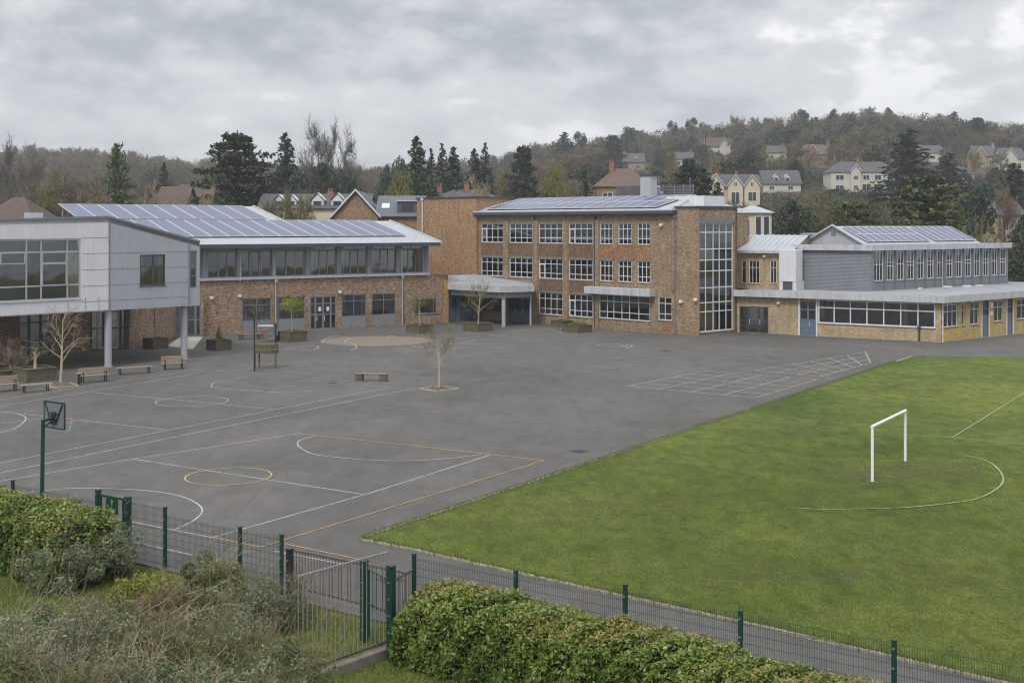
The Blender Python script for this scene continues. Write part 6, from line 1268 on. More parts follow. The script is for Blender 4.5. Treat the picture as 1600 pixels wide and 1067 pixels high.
# ================================================================ BACKGROUND HOUSES
OCC = []
def house(px, py, w, dep, wall, hw, hr, label, roof='hip', mat='render_white', rmat='slate', rz=0, wins=(), chims=(), d=None, gables=(), name='house', rooflights=(), dormers=(), x0=None, ridge_off=0):
    """px, py: middle of the front wall's foot in the photo"""
    d = d or hit(px, py); x = (px-CX)/F*d; z = H-(py-HY)*d/F; R = empty(name, (x, d, z), label, 'house'); a = math.radians(rz); u = Vector((math.cos(a), math.sin(a), 0)); n = Vector((math.sin(a), -math.cos(a), 0)); O = Vector((x, d, z)); P = lambda s, h, q=0: O+u*s+n*q+Vector((0, 0, h))
    OCC.append((px-w/2/d*F, px+w/2/d*F, H_top(d, z+hw), py, d)); zb = -8
    m = MB(); m.obox(P(-w/2, zb, 0), u*w, n*-dep, (0, 0, hw-zb))
    if roof == 'side': m.face(P(-w/2, hw, 0), P(-w/2, hw, -dep), P(-w/2, hw+hr, -dep/2)); m.face(P(w/2, hw, 0), P(w/2, hw, -dep), P(w/2, hw+hr, -dep/2))
    if roof == 'front': m.face(P(-w/2, hw, 0), P(w/2, hw, 0), P(0, hw+hr, 0)); m.face(P(-w/2, hw, -dep), P(w/2, hw, -dep), P(0, hw+hr, -dep))
    for gx, gw, gh, gp in gables: m.obox(P(gx-gw/2, zb, gp), u*gw, n*-(gp+.1), (0, 0, hw-zb)); m.face(P(gx-gw/2, hw, gp), P(gx+gw/2, hw, gp), P(gx, hw+gh, gp))
    m.build('wall', mat, R); r = MB(); e = .4
    if roof == 'hip':
        hd = min(dep/2, w/2); A, B, C_, D_ = P(-w/2-e, hw, e), P(w/2+e, hw, e), P(w/2+e, hw, -dep-e), P(-w/2-e, hw, -dep-e); E_, F_ = P(-w/2+hd*.8, hw+hr, -dep/2), P(w/2-hd*.8, hw+hr, -dep/2); r.face(A, B, F_, E_); r.face(B, C_, F_); r.face(C_, D_, E_, F_); r.face(D_, A, E_); r.face(A, B, C_, D_)
    elif roof == 'side': 
        for q0, q1 in ((e, -dep/2), (-dep-e, -dep/2)): p = [P(-w/2-e, hw-.2, q0), P(w/2+e, hw-.2, q0), P(w/2+e, hw+hr, q1), P(-w/2-e, hw+hr, q1)]; r.face(*p); r.face(*[v_+Vector((0, 0, .12)) for v_ in p])
    else:
        for s in (-1, 1): p = [P(s*(w/2+e), hw-.25, e), P(s*(w/2+e), hw-.25, -dep-e), P(0, hw+hr+.02, -dep-e), P(0, hw+hr+.02, e)]; r.face(*p); r.face(*[v_+Vector((0, 0, .15)) for v_ in p])
    for gx, gw, gh, gp in gables:
        for s in (-1, 1): p = [P(gx+s*(gw/2+.3), hw-.15, gp+.3), P(gx+s*(gw/2+.3), hw-.15, -dep*.4), P(gx, hw+gh+.05, -dep*.4), P(gx, hw+gh+.05, gp+.3)]; r.face(*p); r.face(*[v_+Vector((0, 0, .12)) for v_ in p])
    r.build('roof', rmat, R)
    if roof == 'front' or gables:
        b = MB()
        for gx, gw, gh, gp in (list(gables)+([(0, w, hr, 0)] if roof == 'front' else [])):
            for s in (-1, 1): p, q = P(gx+s*(gw/2+.32), hw-.12, gp+.32), P(gx, hw+gh+.1, gp+.32); b.obox(p, q-p, n*.06, (0, 0, .28))
        b.build('bargeboard', 'frame_white', R)
    for wn in wins:
        wx, wz, ww, wh = wn[:4]; q = wn[4] if len(wn) > 4 else 0; f = MB(); t = .09
        for O_, a_, c_ in ((P(wx-ww/2, wz, q+.001), u*ww, t), (P(wx-ww/2, wz+wh-t, q+.001), u*ww, t)): f.obox(O_, a_, n*.08, (0, 0, c_))
        for s_ in [wx-ww/2, wx+ww/2-t]+([wx-t/2] if ww > .8 else []): f.obox(P(s_, wz+t, q+.001), u*t, n*.08, (0, 0, wh-2*t))
        fo = f.build('window', 'frame_white', R); g = MB(); g.obox(P(wx-ww/2+t, wz+t, q+.002), u*(ww-2*t), n*.03, (0, 0, wh-2*t)); g.build('pane', 'house_glass', fo)
    for cx, cq, ch in chims:
        c = MB(); c.obox(P(cx-.45, hw, cq), u*.9, n*.6, (0, 0, hr+ch)); co = c.build('chimney', 'terracotta' if mat != 'stone_wall' else 'stone_wall', R); c = MB()
        for k in (-.25, .2): b_ = P(cx+k, hw+hr+ch+.001, cq+.3); c.tube(b_, b_+Vector((0, 0, .5)), .13, n=7)
        c.build('chimney_pot', 'terracotta', co)
    for (s, t, ww, ll) in rooflights:
        p = P(s-ww/2, hw-.2, e)+(P(s-ww/2, hw+hr, -dep/2)-P(s-ww/2, hw-.2, e))*t; v = (P(0, hw+hr, -dep/2)-P(0, hw-.2, e)).normalized(); nn = u.cross(v); nn = nn if nn.z > 0 else -nn; c = MB(); c.obox(p+nn*.13, u*ww, v*ll, nn*.06); o_ = c.build('rooflight', 'frame_white', R); c = MB(); c.obox(p+nn*.19+u*.1+v*.1, u*(ww-.2), v*(ll-.2), nn*.02); c.build('pane', 'cladding_light', o_)
    for (s, z_, ww, wh, q, flat) in dormers:
        c = MB(); c.obox(P(s-ww/2, z_, q), u*ww, n*-2.6, (0, 0, wh)); do = c.build('dormer', 'slate' if flat else 'render_white', R)
        c = MB()
        if flat: c.obox(P(s-ww/2-.15, z_+wh, q+.2), u*(ww+.3), n*-2.9, (0, 0, .16))
        else:
            for k in (-1, 1): p = [P(s+k*(ww/2+.2), z_+wh-.1, q+.2), P(s+k*(ww/2+.2), z_+wh-.1, q-2.6), P(s, z_+wh+ww*.55, q-2.6), P(s, z_+wh+ww*.55, q+.2)]; c.face(*p); c.face(*[v_+Vector((0, 0, .1)) for v_ in p])
            c.face(P(s-ww/2, z_+wh-.1, q+.01), P(s+ww/2, z_+wh-.1, q+.01), P(s, z_+wh+ww*.5, q+.01))
        c.build('dormer_roof', 'white_fascia' if flat else 'frame_white', do); c = MB(); c.obox(P(s-ww*.3, z_+.2, q+.001), u*ww*.6, n*.05, (0, 0, wh-.35)); c.build('pane', 'house_glass', do)
    return R
def H_top(d, z): return HY-(z-H)/d*F
grid = lambda xs, zs, w, h, q=0: [(x, z, w, h, q) for x in xs for z in zs]
house(1352, 303, 19.5, 9, 0, 6.2, 3.2, 'long white two-storey house with a hipped slate roof and two brick chimneys on the hill', wins=grid((-7.3,), (1., 3.9), 2.4, 1.5)+grid((-2.9,), (1.2, 3.9), 1.3, 1.3, .8)+grid((.3, 3.6, 7.2), (3.9,), 1.9, 1.5)+grid((.3, 3.6, 7.2), (.8,), 2.4, 2.0), chims=((-1.2, -3.5, .8), (9, -4, 1.2)), gables=((-2.9, 3, 2.0, .8),))
house(1494, 300, 11, 8, 0, 5.6, 3.0, 'white hipped-roof house half hidden behind the big cedar', wins=grid((3.4,), (.9, 3.6), 2.4, 1.6), chims=((5, -3, .8),))
house(1146, 323, 14, 9, 0, 5.2, 3.4, 'cream house with three pointed front gables above the brick tower', roof='side', mat='render_cream', wins=grid((.3,), (.6,), 2.2, 3.2, 1.2)+grid((4.7,), (1.4,), 2.2, 2.4, 1.2)+grid((.3, 4.7), (5.3,), .9, 1.2, 1.2)+grid((-4.9,), (5., 2.), .9, 1.2, .6), gables=((-4.9, 4.6, 3.2, .6), (.3, 4, 2.8, 1.2), (4.7, 4, 2.8, 1.2)), chims=((-3.5, -4.5, .6), (1.5, -4.5, .6)))
house(1222, 301, 11, 9, 0, 2.6, 4., 'low grey-roofed house with small dormers right of the gabled cream house', roof='side', rmat='slate', mat='render_white', wins=grid((-3, 2.5), (.8,), 1.5, 1.2), dormers=((-1.5, 3.4, 1.6, 1.1, -.8, False), (1.8, 3.4, 1.6, 1.1, -.8, False)))
house(1181, 396, 3.9, 4, 0, 5.0, .9, 'pale pavilion with tall white windows and a glazed-looking roof right behind the tower', roof='hip', mat='render_cream', rmat='roof_metal', d=150, wins=grid((.3, 1.3), (1.4,), .8, 3.2)+grid((-1.2,), (2.,), 1.0, 2.2))
house(1124, 243, 11, 8, 0, 4.2, 4.4, 'white-gabled house with brown roofs high on the wooded hill', roof='side', mat='render_white', rmat='tile_brown', wins=grid((-3.5, 0), (1.,), 1.6, 1.6), gables=((2.5, 5, 3.6, .6),), chims=((-4, -4, 1),))
house(990, 268, 10, 9, 0, 4.2, 4.0, 'stone-walled hill house with a grey roof and a white chimney', roof='side', mat='stone_wall', rmat='slate', wins=grid((-3, 2), (1.2,), 1.6, 1.6), chims=((-4, -4, 1.6),), dormers=((1, 5, 1.6, 1.2, -1, False),))
house(976, 320, 10, 9, 0, 3.2, 3.4, 'red-tiled house peeping over the solar roof beside the plant screen', roof='hip', mat='brick_house', rmat='tile_red', wins=grid((-3, 2), (.8,), 1.8, 1.4), chims=((-2, -4, 1.0),), d=215)
house(1454, 253, 16, 8, 0, 3.4, 3.4, 'wide low white bungalow with a grey roof in the hillside woods', roof='hip', mat='render_white', rmat='slate', wins=grid((-6, -2.4, 1, 5), (1.,), 1.8, 1.5), dormers=((-4, 3.8, 1.6, 1.1, -1, False),))
house(1541, 262, 9, 9, 0, 4.5, 4.2, 'grey-roofed house with white bargeboards among trees at the right', roof='side', mat='stone_wall', rmat='slate', wins=grid((-3, 2), (1.4,), 1.8, 1.6), gables=((-2.5, 4.5, 3.2, .6),), chims=((4, -4, 1),))
house(1584, 268, 9, 9, 0, 4.8, 4.4, 'white-fronted gabled house at the right edge of the hill', roof='side', mat='render_white', rmat='slate', wins=grid((-3, 2), (1.4,), 1.8, 1.8), gables=((-1.5, 5.5, 3.8, .6),))
house(1277, 257, 15, 9, 0, 3.8, 4.2, 'terrace with red-brown hipped roofs half way up the hill', roof='hip', mat='terracotta', rmat='tile_red', wins=grid((-5, 1.5, 5), (1.2,), 1.6, 1.6), gables=((-2, 5, 3.6, .6),), chims=((5, -4, 1),))
house(1568, 368, 8, 7, 0, 3.8, 2.4, 'stone cottage with a dark roof beside the pine at the right edge', roof='side', mat='stone_wall', rmat='slate', d=220, wins=grid((.5, 2.6), (.8,), 1.1, 1.7), rz=8)
house(728, 338, 11, 8, 0, 3, 1.6, 'dark roof with a red chimney peeping over the blank brick block', roof='hip', mat='brick_house', rmat='slate', d=205, chims=((0, -3.5, .9), (-4.6, -3, .5)))
house(490, 357, 17, 9, 0, 3.2, 2.2, 'cream house with a long grey roof and white pointed dormers behind the solar roof', roof='side', mat='render_cream', rmat='slate', d=190, wins=grid((-8, -5.5, -3), (.8,), 1.3, 1.6), dormers=((-5.6, 3.4, 1.5, 1.0, -.8, False), (-3.6, 3.4, 1.5, 1.0, -.8, False), (.5, 3.3, 2., 1.1, -.6, False), (3.6, 3.3, 2., 1.1, -.6, False)), chims=((2, -4.5, .5),))
hb = house(556, 401, 5.6, 9, 0, 4.9, 3.2, 'brick house whose plain front gable shows left of the blank brick block', roof='front', mat='brick_house', rmat='slate_blue', d=152, chims=())
house(624, 403, 5.4, 9, 0, 5.3, 2.5, 'slate-roofed brick range with a rooflight and a flat dormer', roof='side', mat='brick_house', rmat='slate_blue', d=153, rooflights=((-1.9, .38, 1.0, 1.3),), dormers=((1.0, 5.7, 2.6, 1.4, -.4, True),))
house(267, 355, 5, 8, 0, 4, 3.2, 'brown-tiled roof showing beside the small dark conifer at the left', roof='side', mat='brick_house', rmat='tile_brown', d=215)
house(305, 345, 7, 8, 0, 4, 3.0, 'second brown roof with a chimney right of the small dark conifer', roof='side', mat='brick_house', rmat='tile_brown', d=235, chims=((2, -4, 1.2),))
house(8, 391, 6, 8, 0, 3.6, 2.6, 'dark brown roof behind the grey clad wing at far left', roof='hip', mat='brick_house', rmat='tile_brown', d=140)
for k, (px, py, lb, mt, rm) in enumerate(((1070, 262, 'small white house glimpsed between trees above the plant screen', 'render_white', 'slate'), (1215, 252, 'pale house front left of the red-roofed terrace', 'render_cream', 'slate'))):
    house(px, py, 7.5, 7, 0, 3.6, 3., lb, roof='side', mat=mt, rmat=rm, wins=grid((-2.5, 2), (1.2,), 1.5, 1.5), chims=((3, -4, .8),))
# ================================================================ BACKGROUND TREES
PR = {}
def proto(key, geo, tm, cm):
    (V, Fc, r), (V2, F2, r2) = geo; PR[key] = (mesh_np('trunk', V, Fc, r, tm), mesh_np('crown', V2, F2, r2, cm))
pyr = lambda t: (1-t)**.9
for k in range(3): proto(('bare', k), haze_twigs(200+k, 10, 4.6), 'bark_dark', 'twig_brown')
for k in range(2): proto(('bareg', k), haze_twigs(210+k, 10, 4.8), 'bark', 'twig_green')
proto(('tall', 0), haze_twigs(221, 10, 4.6, w=.022), 'bark', 'twig_grey')
proto(('barep', 0), haze_twigs(220, 10, 5.2), 'bark', 'twig_pale')
proto(('spruce', 0), conifer_geo(230, 10, 2.3, .68, .05, 40, 12, .3, .36, dens=16), 'bark_dark', 'needle_dark'); proto(('spruce', 1), conifer_geo(231, 10, 2.2, .75, .1, 32, 10, .2, .34, dens=14), 'bark_dark', 'needle_blue')
proto(('cedar', 0), cedar_geo(240, 10, 4.2, .36), 'bark_dark', 'needle_dark'); proto(('cedar', 1), cedar_geo(241, 10, 4.6, .36, 12), 'bark_dark', 'needle_mid')
proto(('evg', 0), round_geo(250, 10, 3.4, .42), 'bark_dark', 'needle_dark'); proto(('evg', 1), round_geo(251, 10, 3.0, .42, zc=.66, zs=.30), 'bark_dark', 'needle_mid'); proto(('pine', 0), round_geo(252, 10, 3.2, .38, 16, 120, .76, .2), 'bark', 'needle_blue')
proto(('col', 0), conifer_geo(260, 10, 2.1, 1, .03, 34, 13, -.15, .34, prof=lambda t: max(.12, (math.sin(math.pi*min(1, .12+t*.86))**.55)), dens=20), 'bark_dark', 'needle_mid'); proto(('willow', 0), round_geo(270, 10, 3.8, .34, 40, 120, .55, .42), 'bark', 'leaf_willow')
proto(('low', 0), round_geo(280, 4, 2.6, .35, 16, 90, .45, .4), 'bark', 'needle_mid'); proto(('lowb', 0), haze_twigs(281, 4.5, 3.2, w=.035), 'bark', 'twig_brown')
WF = {'spruce': 2.9, 'cedar': 1.7, 'evg': 1.3, 'col': 1.6, 'pine': 1.2}
HT = {'low': 4, 'lowb': 4.5}
def tree(kind, k, x, y, h, w=None, label='', name='tree', group=None, rz=0, z=None, cat_='tree'):
    z = tz(x, y) if z is None else z; t, c = PR[(kind, k)]; R = empty(name, (x, y, z-.3), label, cat_, group, rz); s = h/HT.get(kind, 10); wd = {'tall': 9.2, 'bare': 9.2, 'bareg': 9.6, 'barep': 10.4, 'spruce': 4.6, 'cedar': 8.8, 'evg': 7.6, 'pine': 7.0, 'col': 4.8, 'willow': 8.4, 'low': 5.6, 'lowb': 6.}[kind]
    sx = s if w is None else w*WF.get(kind, 1)/wd; R.scale = (sx, sx, s); link('trunk', t, R); link('crown', c, R); return R
def T(kind, k, px, ytop, wpx, d, label, name='tree', group=None, rz=0):
    x = (px-CX)/F*d; z = tz(x, d); h = H+(HY-ytop)/F*d-z; return tree(kind, k, x, d, h+.3, wpx/F*d, label, name, group, rz or px*.7)
T('col', 0, 185, 223, 36, 185, 'oval dense dark conifer rising above the left solar panels', 'conifer_tree'); T('spruce', 1, 256, 254, 30, 240, 'small dark pointed conifer by the brown roofs at left', 'conifer_tree')
T('cedar', 0, 371, 196, 118, 200, 'tallest broad dark cedar behind the long wing', 'cedar_tree'); T('spruce', 0, 446, 206, 38, 225, 'slender pointed conifer right of the great cedar', 'conifer_tree'); T('evg', 0, 450, 244, 68, 205, 'broad dark evergreen skirt beneath the slender conifer', 'evergreen_tree')
T('tall', 0, 497, 181, 84, 235, 'left of two tall bare trees standing against the sky', 'deciduous_tree'); T('tall', 0, 530, 183, 88, 237, 'right of two tall bare trees standing against the sky', 'deciduous_tree'); T('evg', 0, 505, 240, 66, 215, 'dark evergreen at the foot of the two tall bare trees', 'evergreen_tree'); T('pine', 0, 540, 262, 36, 230, 'small dark pine right of the two tall bare trees', 'pine_tree')
T('willow', 0, 623, 252, 56, 190, 'yellow-green leafy tree behind the slate roofs', 'deciduous_tree'); T('spruce', 0, 651, 211, 36, 215, 'tall dark spruce right of the yellow-green tree', 'conifer_tree'); T('evg', 0, 660, 252, 60, 205, 'dark evergreen mass under the tall spruce', 'evergreen_tree'); T('spruce', 1, 691, 224, 30, 225, 'second spruce of the row behind the blank brick block', 'conifer_tree'); T('spruce', 0, 708, 228, 30, 230, 'third spruce of the row behind the blank brick block', 'conifer_tree'); T('spruce', 1, 674, 232, 28, 228, 'spruce squeezed between the two tallest of the row', 'conifer_tree')
T('evg', 0, 697, 258, 56, 210, 'dark evergreen filling the space below the spruce row', 'evergreen_tree'); T('spruce', 0, 741, 231, 26, 240, 'left of a pair of conifers over the solar roof end', 'conifer_tree'); T('spruce', 1, 758, 223, 28, 245, 'right of a pair of conifers over the solar roof end', 'conifer_tree'); T('cedar', 0, 817, 218, 48, 225, 'dark dome-topped cedar above the main solar roof', 'cedar_tree'); T('willow', 0, 866, 247, 50, 200, 'loose yellow-green evergreen above the solar roof', 'evergreen_tree'); T('spruce', 1, 913, 266, 30, 215, 'small dark conical tree left of the red-tiled house', 'conifer_tree')
T('evg', 0, 605, 246, 30, 260, 'dark rounded tree on the skyline left of the spruces', 'evergreen_tree'); T('pine', 0, 625, 242, 26, 262, 'small round-headed pine on the skyline by the spruces', 'pine_tree'); T('barep', 0, 745, 272, 90, 190, 'pale olive bare tree mounding over the blank brick block', 'deciduous_tree'); T('bareg', 0, 885, 284, 56, 180, 'pale bare tree rising behind the middle of the solar roof', 'deciduous_tree'); T('bareg', 1, 800, 262, 60, 230, 'brownish bare tree below the dome-topped cedar', 'deciduous_tree')
T('cedar', 1, 1447, 264, 118, 160, 'great spreading green cedar behind the right-hand solar roof', 'cedar_tree'); T('spruce', 0, 1420, 200, 52, 300, 'tall dark conifer beside the long white house', 'conifer_tree'); T('evg', 0, 1240, 300, 66, 150, 'dark bushy evergreen right of the pale pavilion', 'evergreen_tree'); T('cedar', 1, 1335, 306, 88, 150, 'spreading low cedar behind the gable of the raised storey', 'cedar_tree'); T('pine', 0, 1528, 284, 60, 150, 'open-crowned pine right of the great cedar', 'pine_tree'); T('evg', 0, 1606, 318, 66, 132, 'dark evergreen cut by the right edge behind the raised storey', 'evergreen_tree')
T('cedar', 0, 1076, 238, 58, 200, 'dark rugged conifer behind the plant screen rails', 'cedar_tree'); T('spruce', 0, 1100, 262, 40, 195, 'dark conifer between the plant housing and the gabled cream house', 'conifer_tree'); T('spruce', 0, 1121, 283, 26, 180, 'small dark conifer in front of the left cream gable', 'conifer_tree'); T('evg', 0, 1112, 318, 36, 165, 'low dark evergreen just above the stair tower', 'evergreen_tree'); T('spruce', 0, 1482, 238, 40, 320, 'dark conifer beside the half-hidden white house', 'conifer_tree'); T('evg', 0, 1506, 262, 34, 330, 'small dark evergreen right of the half-hidden white house', 'evergreen_tree'); T('spruce', 0, 1584, 254, 42, 250, 'broad dark conifer at the right below the gabled houses', 'conifer_tree')
T('tall', 0, 28, 211, 130, 160, 'tall bare tree with fine twigs at the far left edge', 'deciduous_tree'); T('bare', 0, 95, 268, 90, 170, 'rounded brown bare tree left of the oval conifer', 'deciduous_tree'); T('bareg', 0, 60, 282, 90, 150, 'olive bare tree just above the grey clad block', 'deciduous_tree'); T('barep', 0, 232, 284, 70, 145, 'pale-stemmed bushy bare tree above the solar panels', 'deciduous_tree'); T('barep', 0, 328, 286, 66, 150, 'pale-stemmed bare tree left of the great cedar', 'deciduous_tree'); T('bareg', 1, 140, 286, 70, 155, 'olive bare tree between the brown one and the oval conifer', 'deciduous_tree'); T('bareg', 0, 478, 300, 44, 160, 'twiggy bare tree in front of the cream dormered house', 'deciduous_tree'); T('bareg', 1, 452, 298, 62, 168, 'olive bare tree over the left end of the cream dormered house', 'deciduous_tree'); T('bareg', 0, 420, 306, 54, 172, 'brownish bushy bare tree right of the great cedar above the solar roof', 'deciduous_tree'); T('low', 0, 510, 322, 32, 150, 'low dark shrub by the brick gable', 'evergreen_tree')
T('bare', 2, 1152, 180, 42, 560, 'round bare tree standing clear on the hill skyline', 'deciduous_tree'); T('bareg', 1, 1250, 220, 74, 380, 'large rounded olive-brown bare tree left of the red-roofed terrace', 'deciduous_tree'); T('bareg', 0, 1350, 196, 100, 440, 'widest bare tree behind the long white house', 'deciduous_tree'); T('bareg', 0, 1275, 296, 90, 170, 'wide bare tree with pale limbs below the long white house', 'deciduous_tree'); T('spruce', 0, 1491, 174, 20, 600, 'lone pointed conifer on the right skyline', 'conifer_tree'); T('cedar', 0, 1528, 181, 40, 560, 'dark broad conifer high on the right skyline', 'cedar_tree'); T('bare', 0, 1570, 290, 60, 200, 'brown bare tree above the stone cottage', 'deciduous_tree')
T('bareg', 0, 1522, 236, 34, 430, 'olive bare tree half covering the grey-roofed house with bargeboards', 'deciduous_tree'); T('bare', 1, 1563, 238, 36, 425, 'brown bare tree between the two gabled houses at the right', 'deciduous_tree'); T('evg', 1, 1408, 232, 26, 440, 'green evergreen left of the wide low bungalow', 'evergreen_tree'); T('bare', 2, 1478, 228, 30, 420, 'brown bare tree right of the wide low bungalow', 'deciduous_tree')
T('bareg', 1, 1196, 232, 34, 400, 'olive bare tree left of the pale house front on the hill', 'deciduous_tree'); T('evg', 0, 1100, 222, 26, 470, 'dark evergreen left of the white-gabled house on the hill', 'evergreen_tree'); T('bareg', 0, 1048, 236, 34, 380, 'olive bare tree beside the small white house above the plant screen', 'deciduous_tree'); T('bare', 0, 1302, 226, 34, 420, 'brown bare tree overlapping the right end of the red-roofed terrace', 'deciduous_tree')
T('cedar', 0, 958, 208, 36, 520, 'dark flat-topped conifer standing in the middle of the hillside wood', 'cedar_tree'); T('cedar', 0, 1240, 200, 34, 520, 'dark flat-topped conifer above the red-roofed terrace', 'cedar_tree'); T('evg', 0, 1170, 214, 34, 460, 'dark rounded evergreen right of the white-gabled house on the hill', 'evergreen_tree')
for px, y, w, k in ((1303, 170, 20, 0), (1255, 170, 22, 1), (1388, 168, 20, 0), (1081, 183, 22, 1), (1050, 188, 18, 1), (985, 197, 30, 1), (882, 206, 26, 0), (906, 205, 24, 1), (1200, 183, 20, 1)): T('pine' if k else 'spruce', 0 if k == 0 else 0, px, y, w, 600, 'dark evergreen head breaking the line of the hilltop wood', 'pine_tree', 'evergreens along the hilltop')
# scattered wood: individuals, sharing a label within each kind
LB = {'bare': ('brown bare tree in the hillside wood', 'deciduous_tree', 'bare brown trees of the hillside wood'), 'bareg': ('olive bare tree in the hillside wood', 'deciduous_tree', 'olive bare trees of the hillside wood'), 'evg': ('rounded dark evergreen in the hillside wood', 'evergreen_tree', 'dark evergreens of the hillside wood'), 'spruce': ('dark pointed conifer in the hillside wood', 'conifer_tree', 'pointed conifers of the hillside wood'),
      'pine': ('round-headed pine in the hillside wood', 'pine_tree', 'pines of the hillside wood'), 'barep': ('pale bare tree in the hillside wood', 'deciduous_tree', 'pale bare trees of the hillside wood'), 'low': ('low green bush among the houses', 'shrub', 'green bushes among the houses'), 'lowb': ('low brown thicket among the houses', 'shrub', 'brown thickets among the houses')}
def scatter():
    R = rng_(500); n = 0; pts = []
    rows = [(r, 1.) for r in (146, 156, 168, 182, 198, 215, 235, 256, 280, 305, 335, 370, 430, 500, 580, 640, 665, 740, 780)]
    for r, _ in rows:
        hgt = 7.5 if r < 200 else (9.5 if r < 330 else 12.5); step = (hgt*.66 if r < 330 else hgt*1.0)/r*F
        px = -40+R.uniform(0, step)
        while px < 1650:
            Rmax = np.interp(px, [0, 700, 900, 1600], [800, 760, 680, 650])
            if r <= Rmax+6:
                d = r*R.uniform(.96, 1.04); x = (px-CX)/F*d; z = tz(x, d); h = hgt*R.uniform(.7, 1.25); ytop = H_top(d, z+h); yb = H_top(d, z); kk = R.uniform(); left = px < 560
                if d > 330: kind = 'bare' if kk < (.80 if left else .52) else ('bareg' if kk < (.93 if left else .74) else ('evg' if kk < .88 else ('pine' if kk < .94 else 'spruce')))
                elif d > 230: kind = 'bare' if kk < .34 else ('bareg' if kk < .60 else ('evg' if kk < .76 else ('spruce' if kk < .84 else ('low' if kk < .92 else 'barep'))))
                else: kind = 'bare' if kk < .24 else ('bareg' if kk < .5 else ('low' if kk < .68 else ('lowb' if kk < .84 else 'evg')))
                if kind in ('low', 'lowb'): h = 3.6*R.uniform(.7, 1.3)
                if kind in ('evg',): h *= .85
                hw = h*.42/d*F; ytop = H_top(d, z+h)
                isb = lambda: any(d < oc[4]+6 and px+hw > oc[0]-1 and px-hw < oc[1]+1 and ytop < oc[3]-(.22 if oc[4] < 400 else .45)*(oc[3]-oc[2]) for oc in OCC)
                blocked = isb()
                if blocked: kind = ('low', 'lowb')[int(R.uniform() < .6)]; h = R.uniform(2.2, 3.8); hw = h*.7/d*F; ytop = H_top(d, z+h); blocked = isb()
                inside = any(abs(d-oc[4]-5) < 8 and px+hw > oc[0] and px-hw < oc[1] for oc in OCC)
                skyl = d > Rmax-70 or True
                if not blocked and not inside and yb < 352+25: pts.append((kind, int(R.integers(0, 3)) if kind == 'bare' else (int(R.integers(0, 2)) if kind in ('bareg', 'evg', 'spruce') else 0), x, d, h, R.uniform(.85, 1.2), R.uniform(0, 6.28)))
            px += step*R.uniform(.7, 1.3)
    return pts
PTS = scatter(); cnt = {}
for kind, k, x, y, h, ws, rz in PTS:
    cnt[kind] = cnt.get(kind, 0)+1
    wd = {'bare': 9.2, 'bareg': 9.6, 'barep': 10.4, 'spruce': 4.6, 'cedar': 8.8, 'evg': 7.6, 'pine': 7.0, 'low': 5.6, 'lowb': 6.}[kind]/HT.get(kind, 10); lb, nm, gp = LB[kind]; tree(kind, k, x, y, h, h*wd*ws/WF.get(kind, 1), lb, nm, gp, rz)
print('TREES', cnt, sum(cnt.values()))
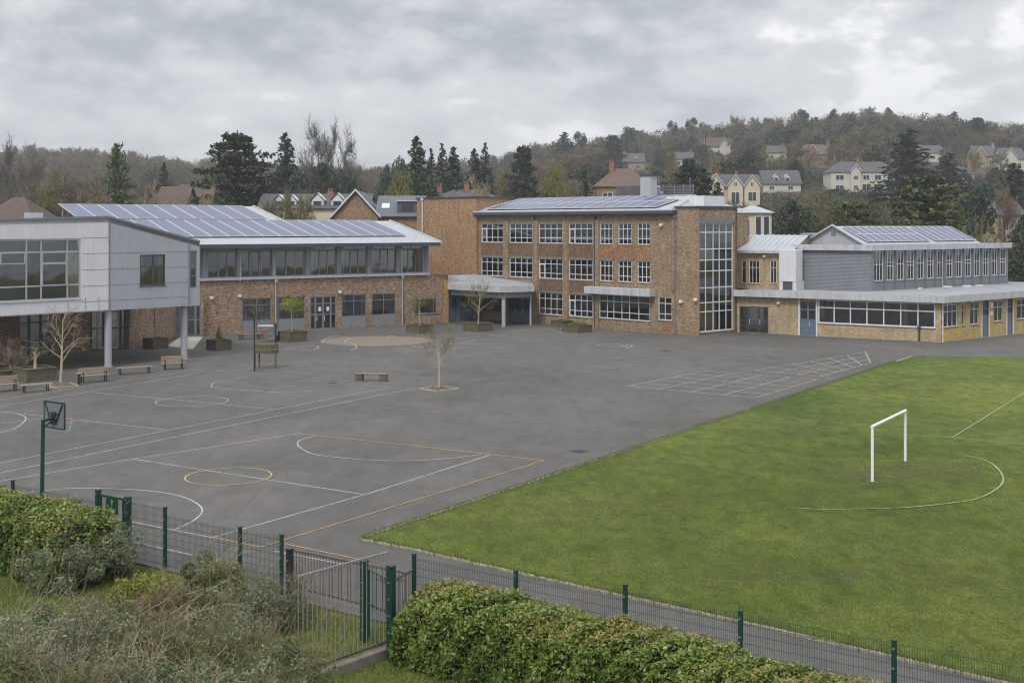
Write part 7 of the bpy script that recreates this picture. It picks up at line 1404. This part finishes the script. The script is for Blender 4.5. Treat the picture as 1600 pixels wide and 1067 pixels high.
def wood_mass():
    """the closed wood of the far hill, which reads as one mass"""
    R = rng_(700); Vs, Rs = [], []; n = 0
    for r in np.arange(325, 800, 11):
        px = -80+R.uniform(0, 20)
        while px < 1690:
            Rm = float(np.interp(px, [0, 700, 900, 1600], [800, 760, 680, 650])); d = r+R.uniform(-5, 5); h = R.uniform(7.5, 13); step = h*.75/d*F
            if d < Rm+4:
                x = (px-CX)/F*d; z = tz(x, d); hw = h*.4/d*F; yt = H_top(d, z+h)
                if not any(d < oc[4]+7 and px+hw > oc[0]-2 and px-hw < oc[1]+2 and yt < oc[3]-(.25 if oc[4] < 400 else .5)*(oc[3]-oc[2]) for oc in OCC) and not any(abs(d-oc[4]-5) < 8 and px+hw > oc[0] and px-hw < oc[1] for oc in OCC):
                    m = 520 if d < 480 else 340; q = R.normal(size=(m, 3)); q /= np.linalg.norm(q, axis=1)[:, None]; q *= R.uniform(.35, 1, m)[:, None]**.6; ev = R.uniform() < (.14 if px < 600 else .32); rad = h*R.uniform(.36, .46)
                    c = np.stack([x+q[:, 0]*rad*(.8 if ev else 1), d+q[:, 1]*rad, z+h*.52+q[:, 2]*h*.48], 1); dr = q*[1, 1, 1.2]+R.normal(0, .5, (m, 3)); dr /= np.linalg.norm(dr, axis=1)[:, None]; sd = R.normal(size=(m, 3)); sd -= (sd*dr).sum(1)[:, None]*dr; sd /= np.linalg.norm(sd, axis=1)[:, None]
                    L, w = (.9, .34) if ev else (1.5, .10); V = np.stack([c-sd*w, c+sd*w, c+dr*L], 1); Vs.append(V.reshape(-1, 3)); hue = (R.uniform(.82, 1) if ev else R.uniform(.02, .7)); Rs.append(np.clip(hue+R.normal(0, .03, m), 0, 1)); n += 1
            px += step*R.uniform(.7, 1.2)
    for i in range(2600):                      # thickets and hedges between the houses
        d = R.uniform(200, 430); px = R.uniform(560, 1640); x = (px-CX)/F*d; z = tz(x, d); h = R.uniform(1.8, 3.6); rad = h*R.uniform(.6, 1.1); hw = rad/d*F; yt = H_top(d, z+h)
        if any(d < oc[4]+4 and px+hw > oc[0] and px-hw < oc[1] and yt < oc[3]-.3*(oc[3]-oc[2]) for oc in OCC): continue
        m = 150; q = R.normal(size=(m, 3)); q /= np.linalg.norm(q, axis=1)[:, None]; q *= R.uniform(.4, 1, m)[:, None]**.5; ev = R.uniform() < .3
        c = np.stack([x+q[:, 0]*rad, d+q[:, 1]*rad, z+h*.4+q[:, 2]*h*.55], 1); dr = q*[1, 1, 1.2]+R.normal(0, .6, (m, 3)); dr /= np.linalg.norm(dr, axis=1)[:, None]; sd = R.normal(size=(m, 3)); sd -= (sd*dr).sum(1)[:, None]*dr; sd /= np.linalg.norm(sd, axis=1)[:, None]
        L, w = (.5, .2) if ev else (.8, .06); V = np.stack([c-sd*w, c+sd*w, c+dr*L], 1); Vs.append(V.reshape(-1, 3)); hue = (R.uniform(.74, .9) if ev else R.uniform(.2, .74)); Rs.append(np.clip(hue+R.normal(0, .03, m), 0, 1))
    V = np.concatenate(Vs); tag(link('hill_wood', mesh_np('hill_wood', V, np.arange(len(V)).reshape(-1, 3), np.concatenate(Rs), 'wood_mass')), kind='stuff'); print('MASS', n, len(V)//3)
leaf('wood_mass', [(0, lin(74, 64, 56)), (.25, lin(92, 80, 68)), (.5, lin(96, 88, 66)), (.72, lin(84, 82, 54)), (.78, lin(48, 58, 40)), (1, lin(36, 46, 34))], .9, 0)
wood_mass()
# ================================================================ AIR
def haze():
    mb = MB(); mb.box(-1500, 1500, -60, 1500, -9, 135); m = bpy.data.materials.new('haze'); m.use_nodes = True; N, L = m.node_tree.nodes, m.node_tree.links; N.clear(); o = N.new('ShaderNodeOutputMaterial'); v = N.new('ShaderNodeVolumePrincipled')
    v.inputs['Color'].default_value = (.88, .92, .97, 1); v.inputs['Density'].default_value = .00032; v.inputs['Anisotropy'].default_value = .1; L.new(v.outputs[0], o.inputs['Volume']); MATS['haze'] = m; tag(mb.build('haze', 'haze'), kind='stuff')
haze()
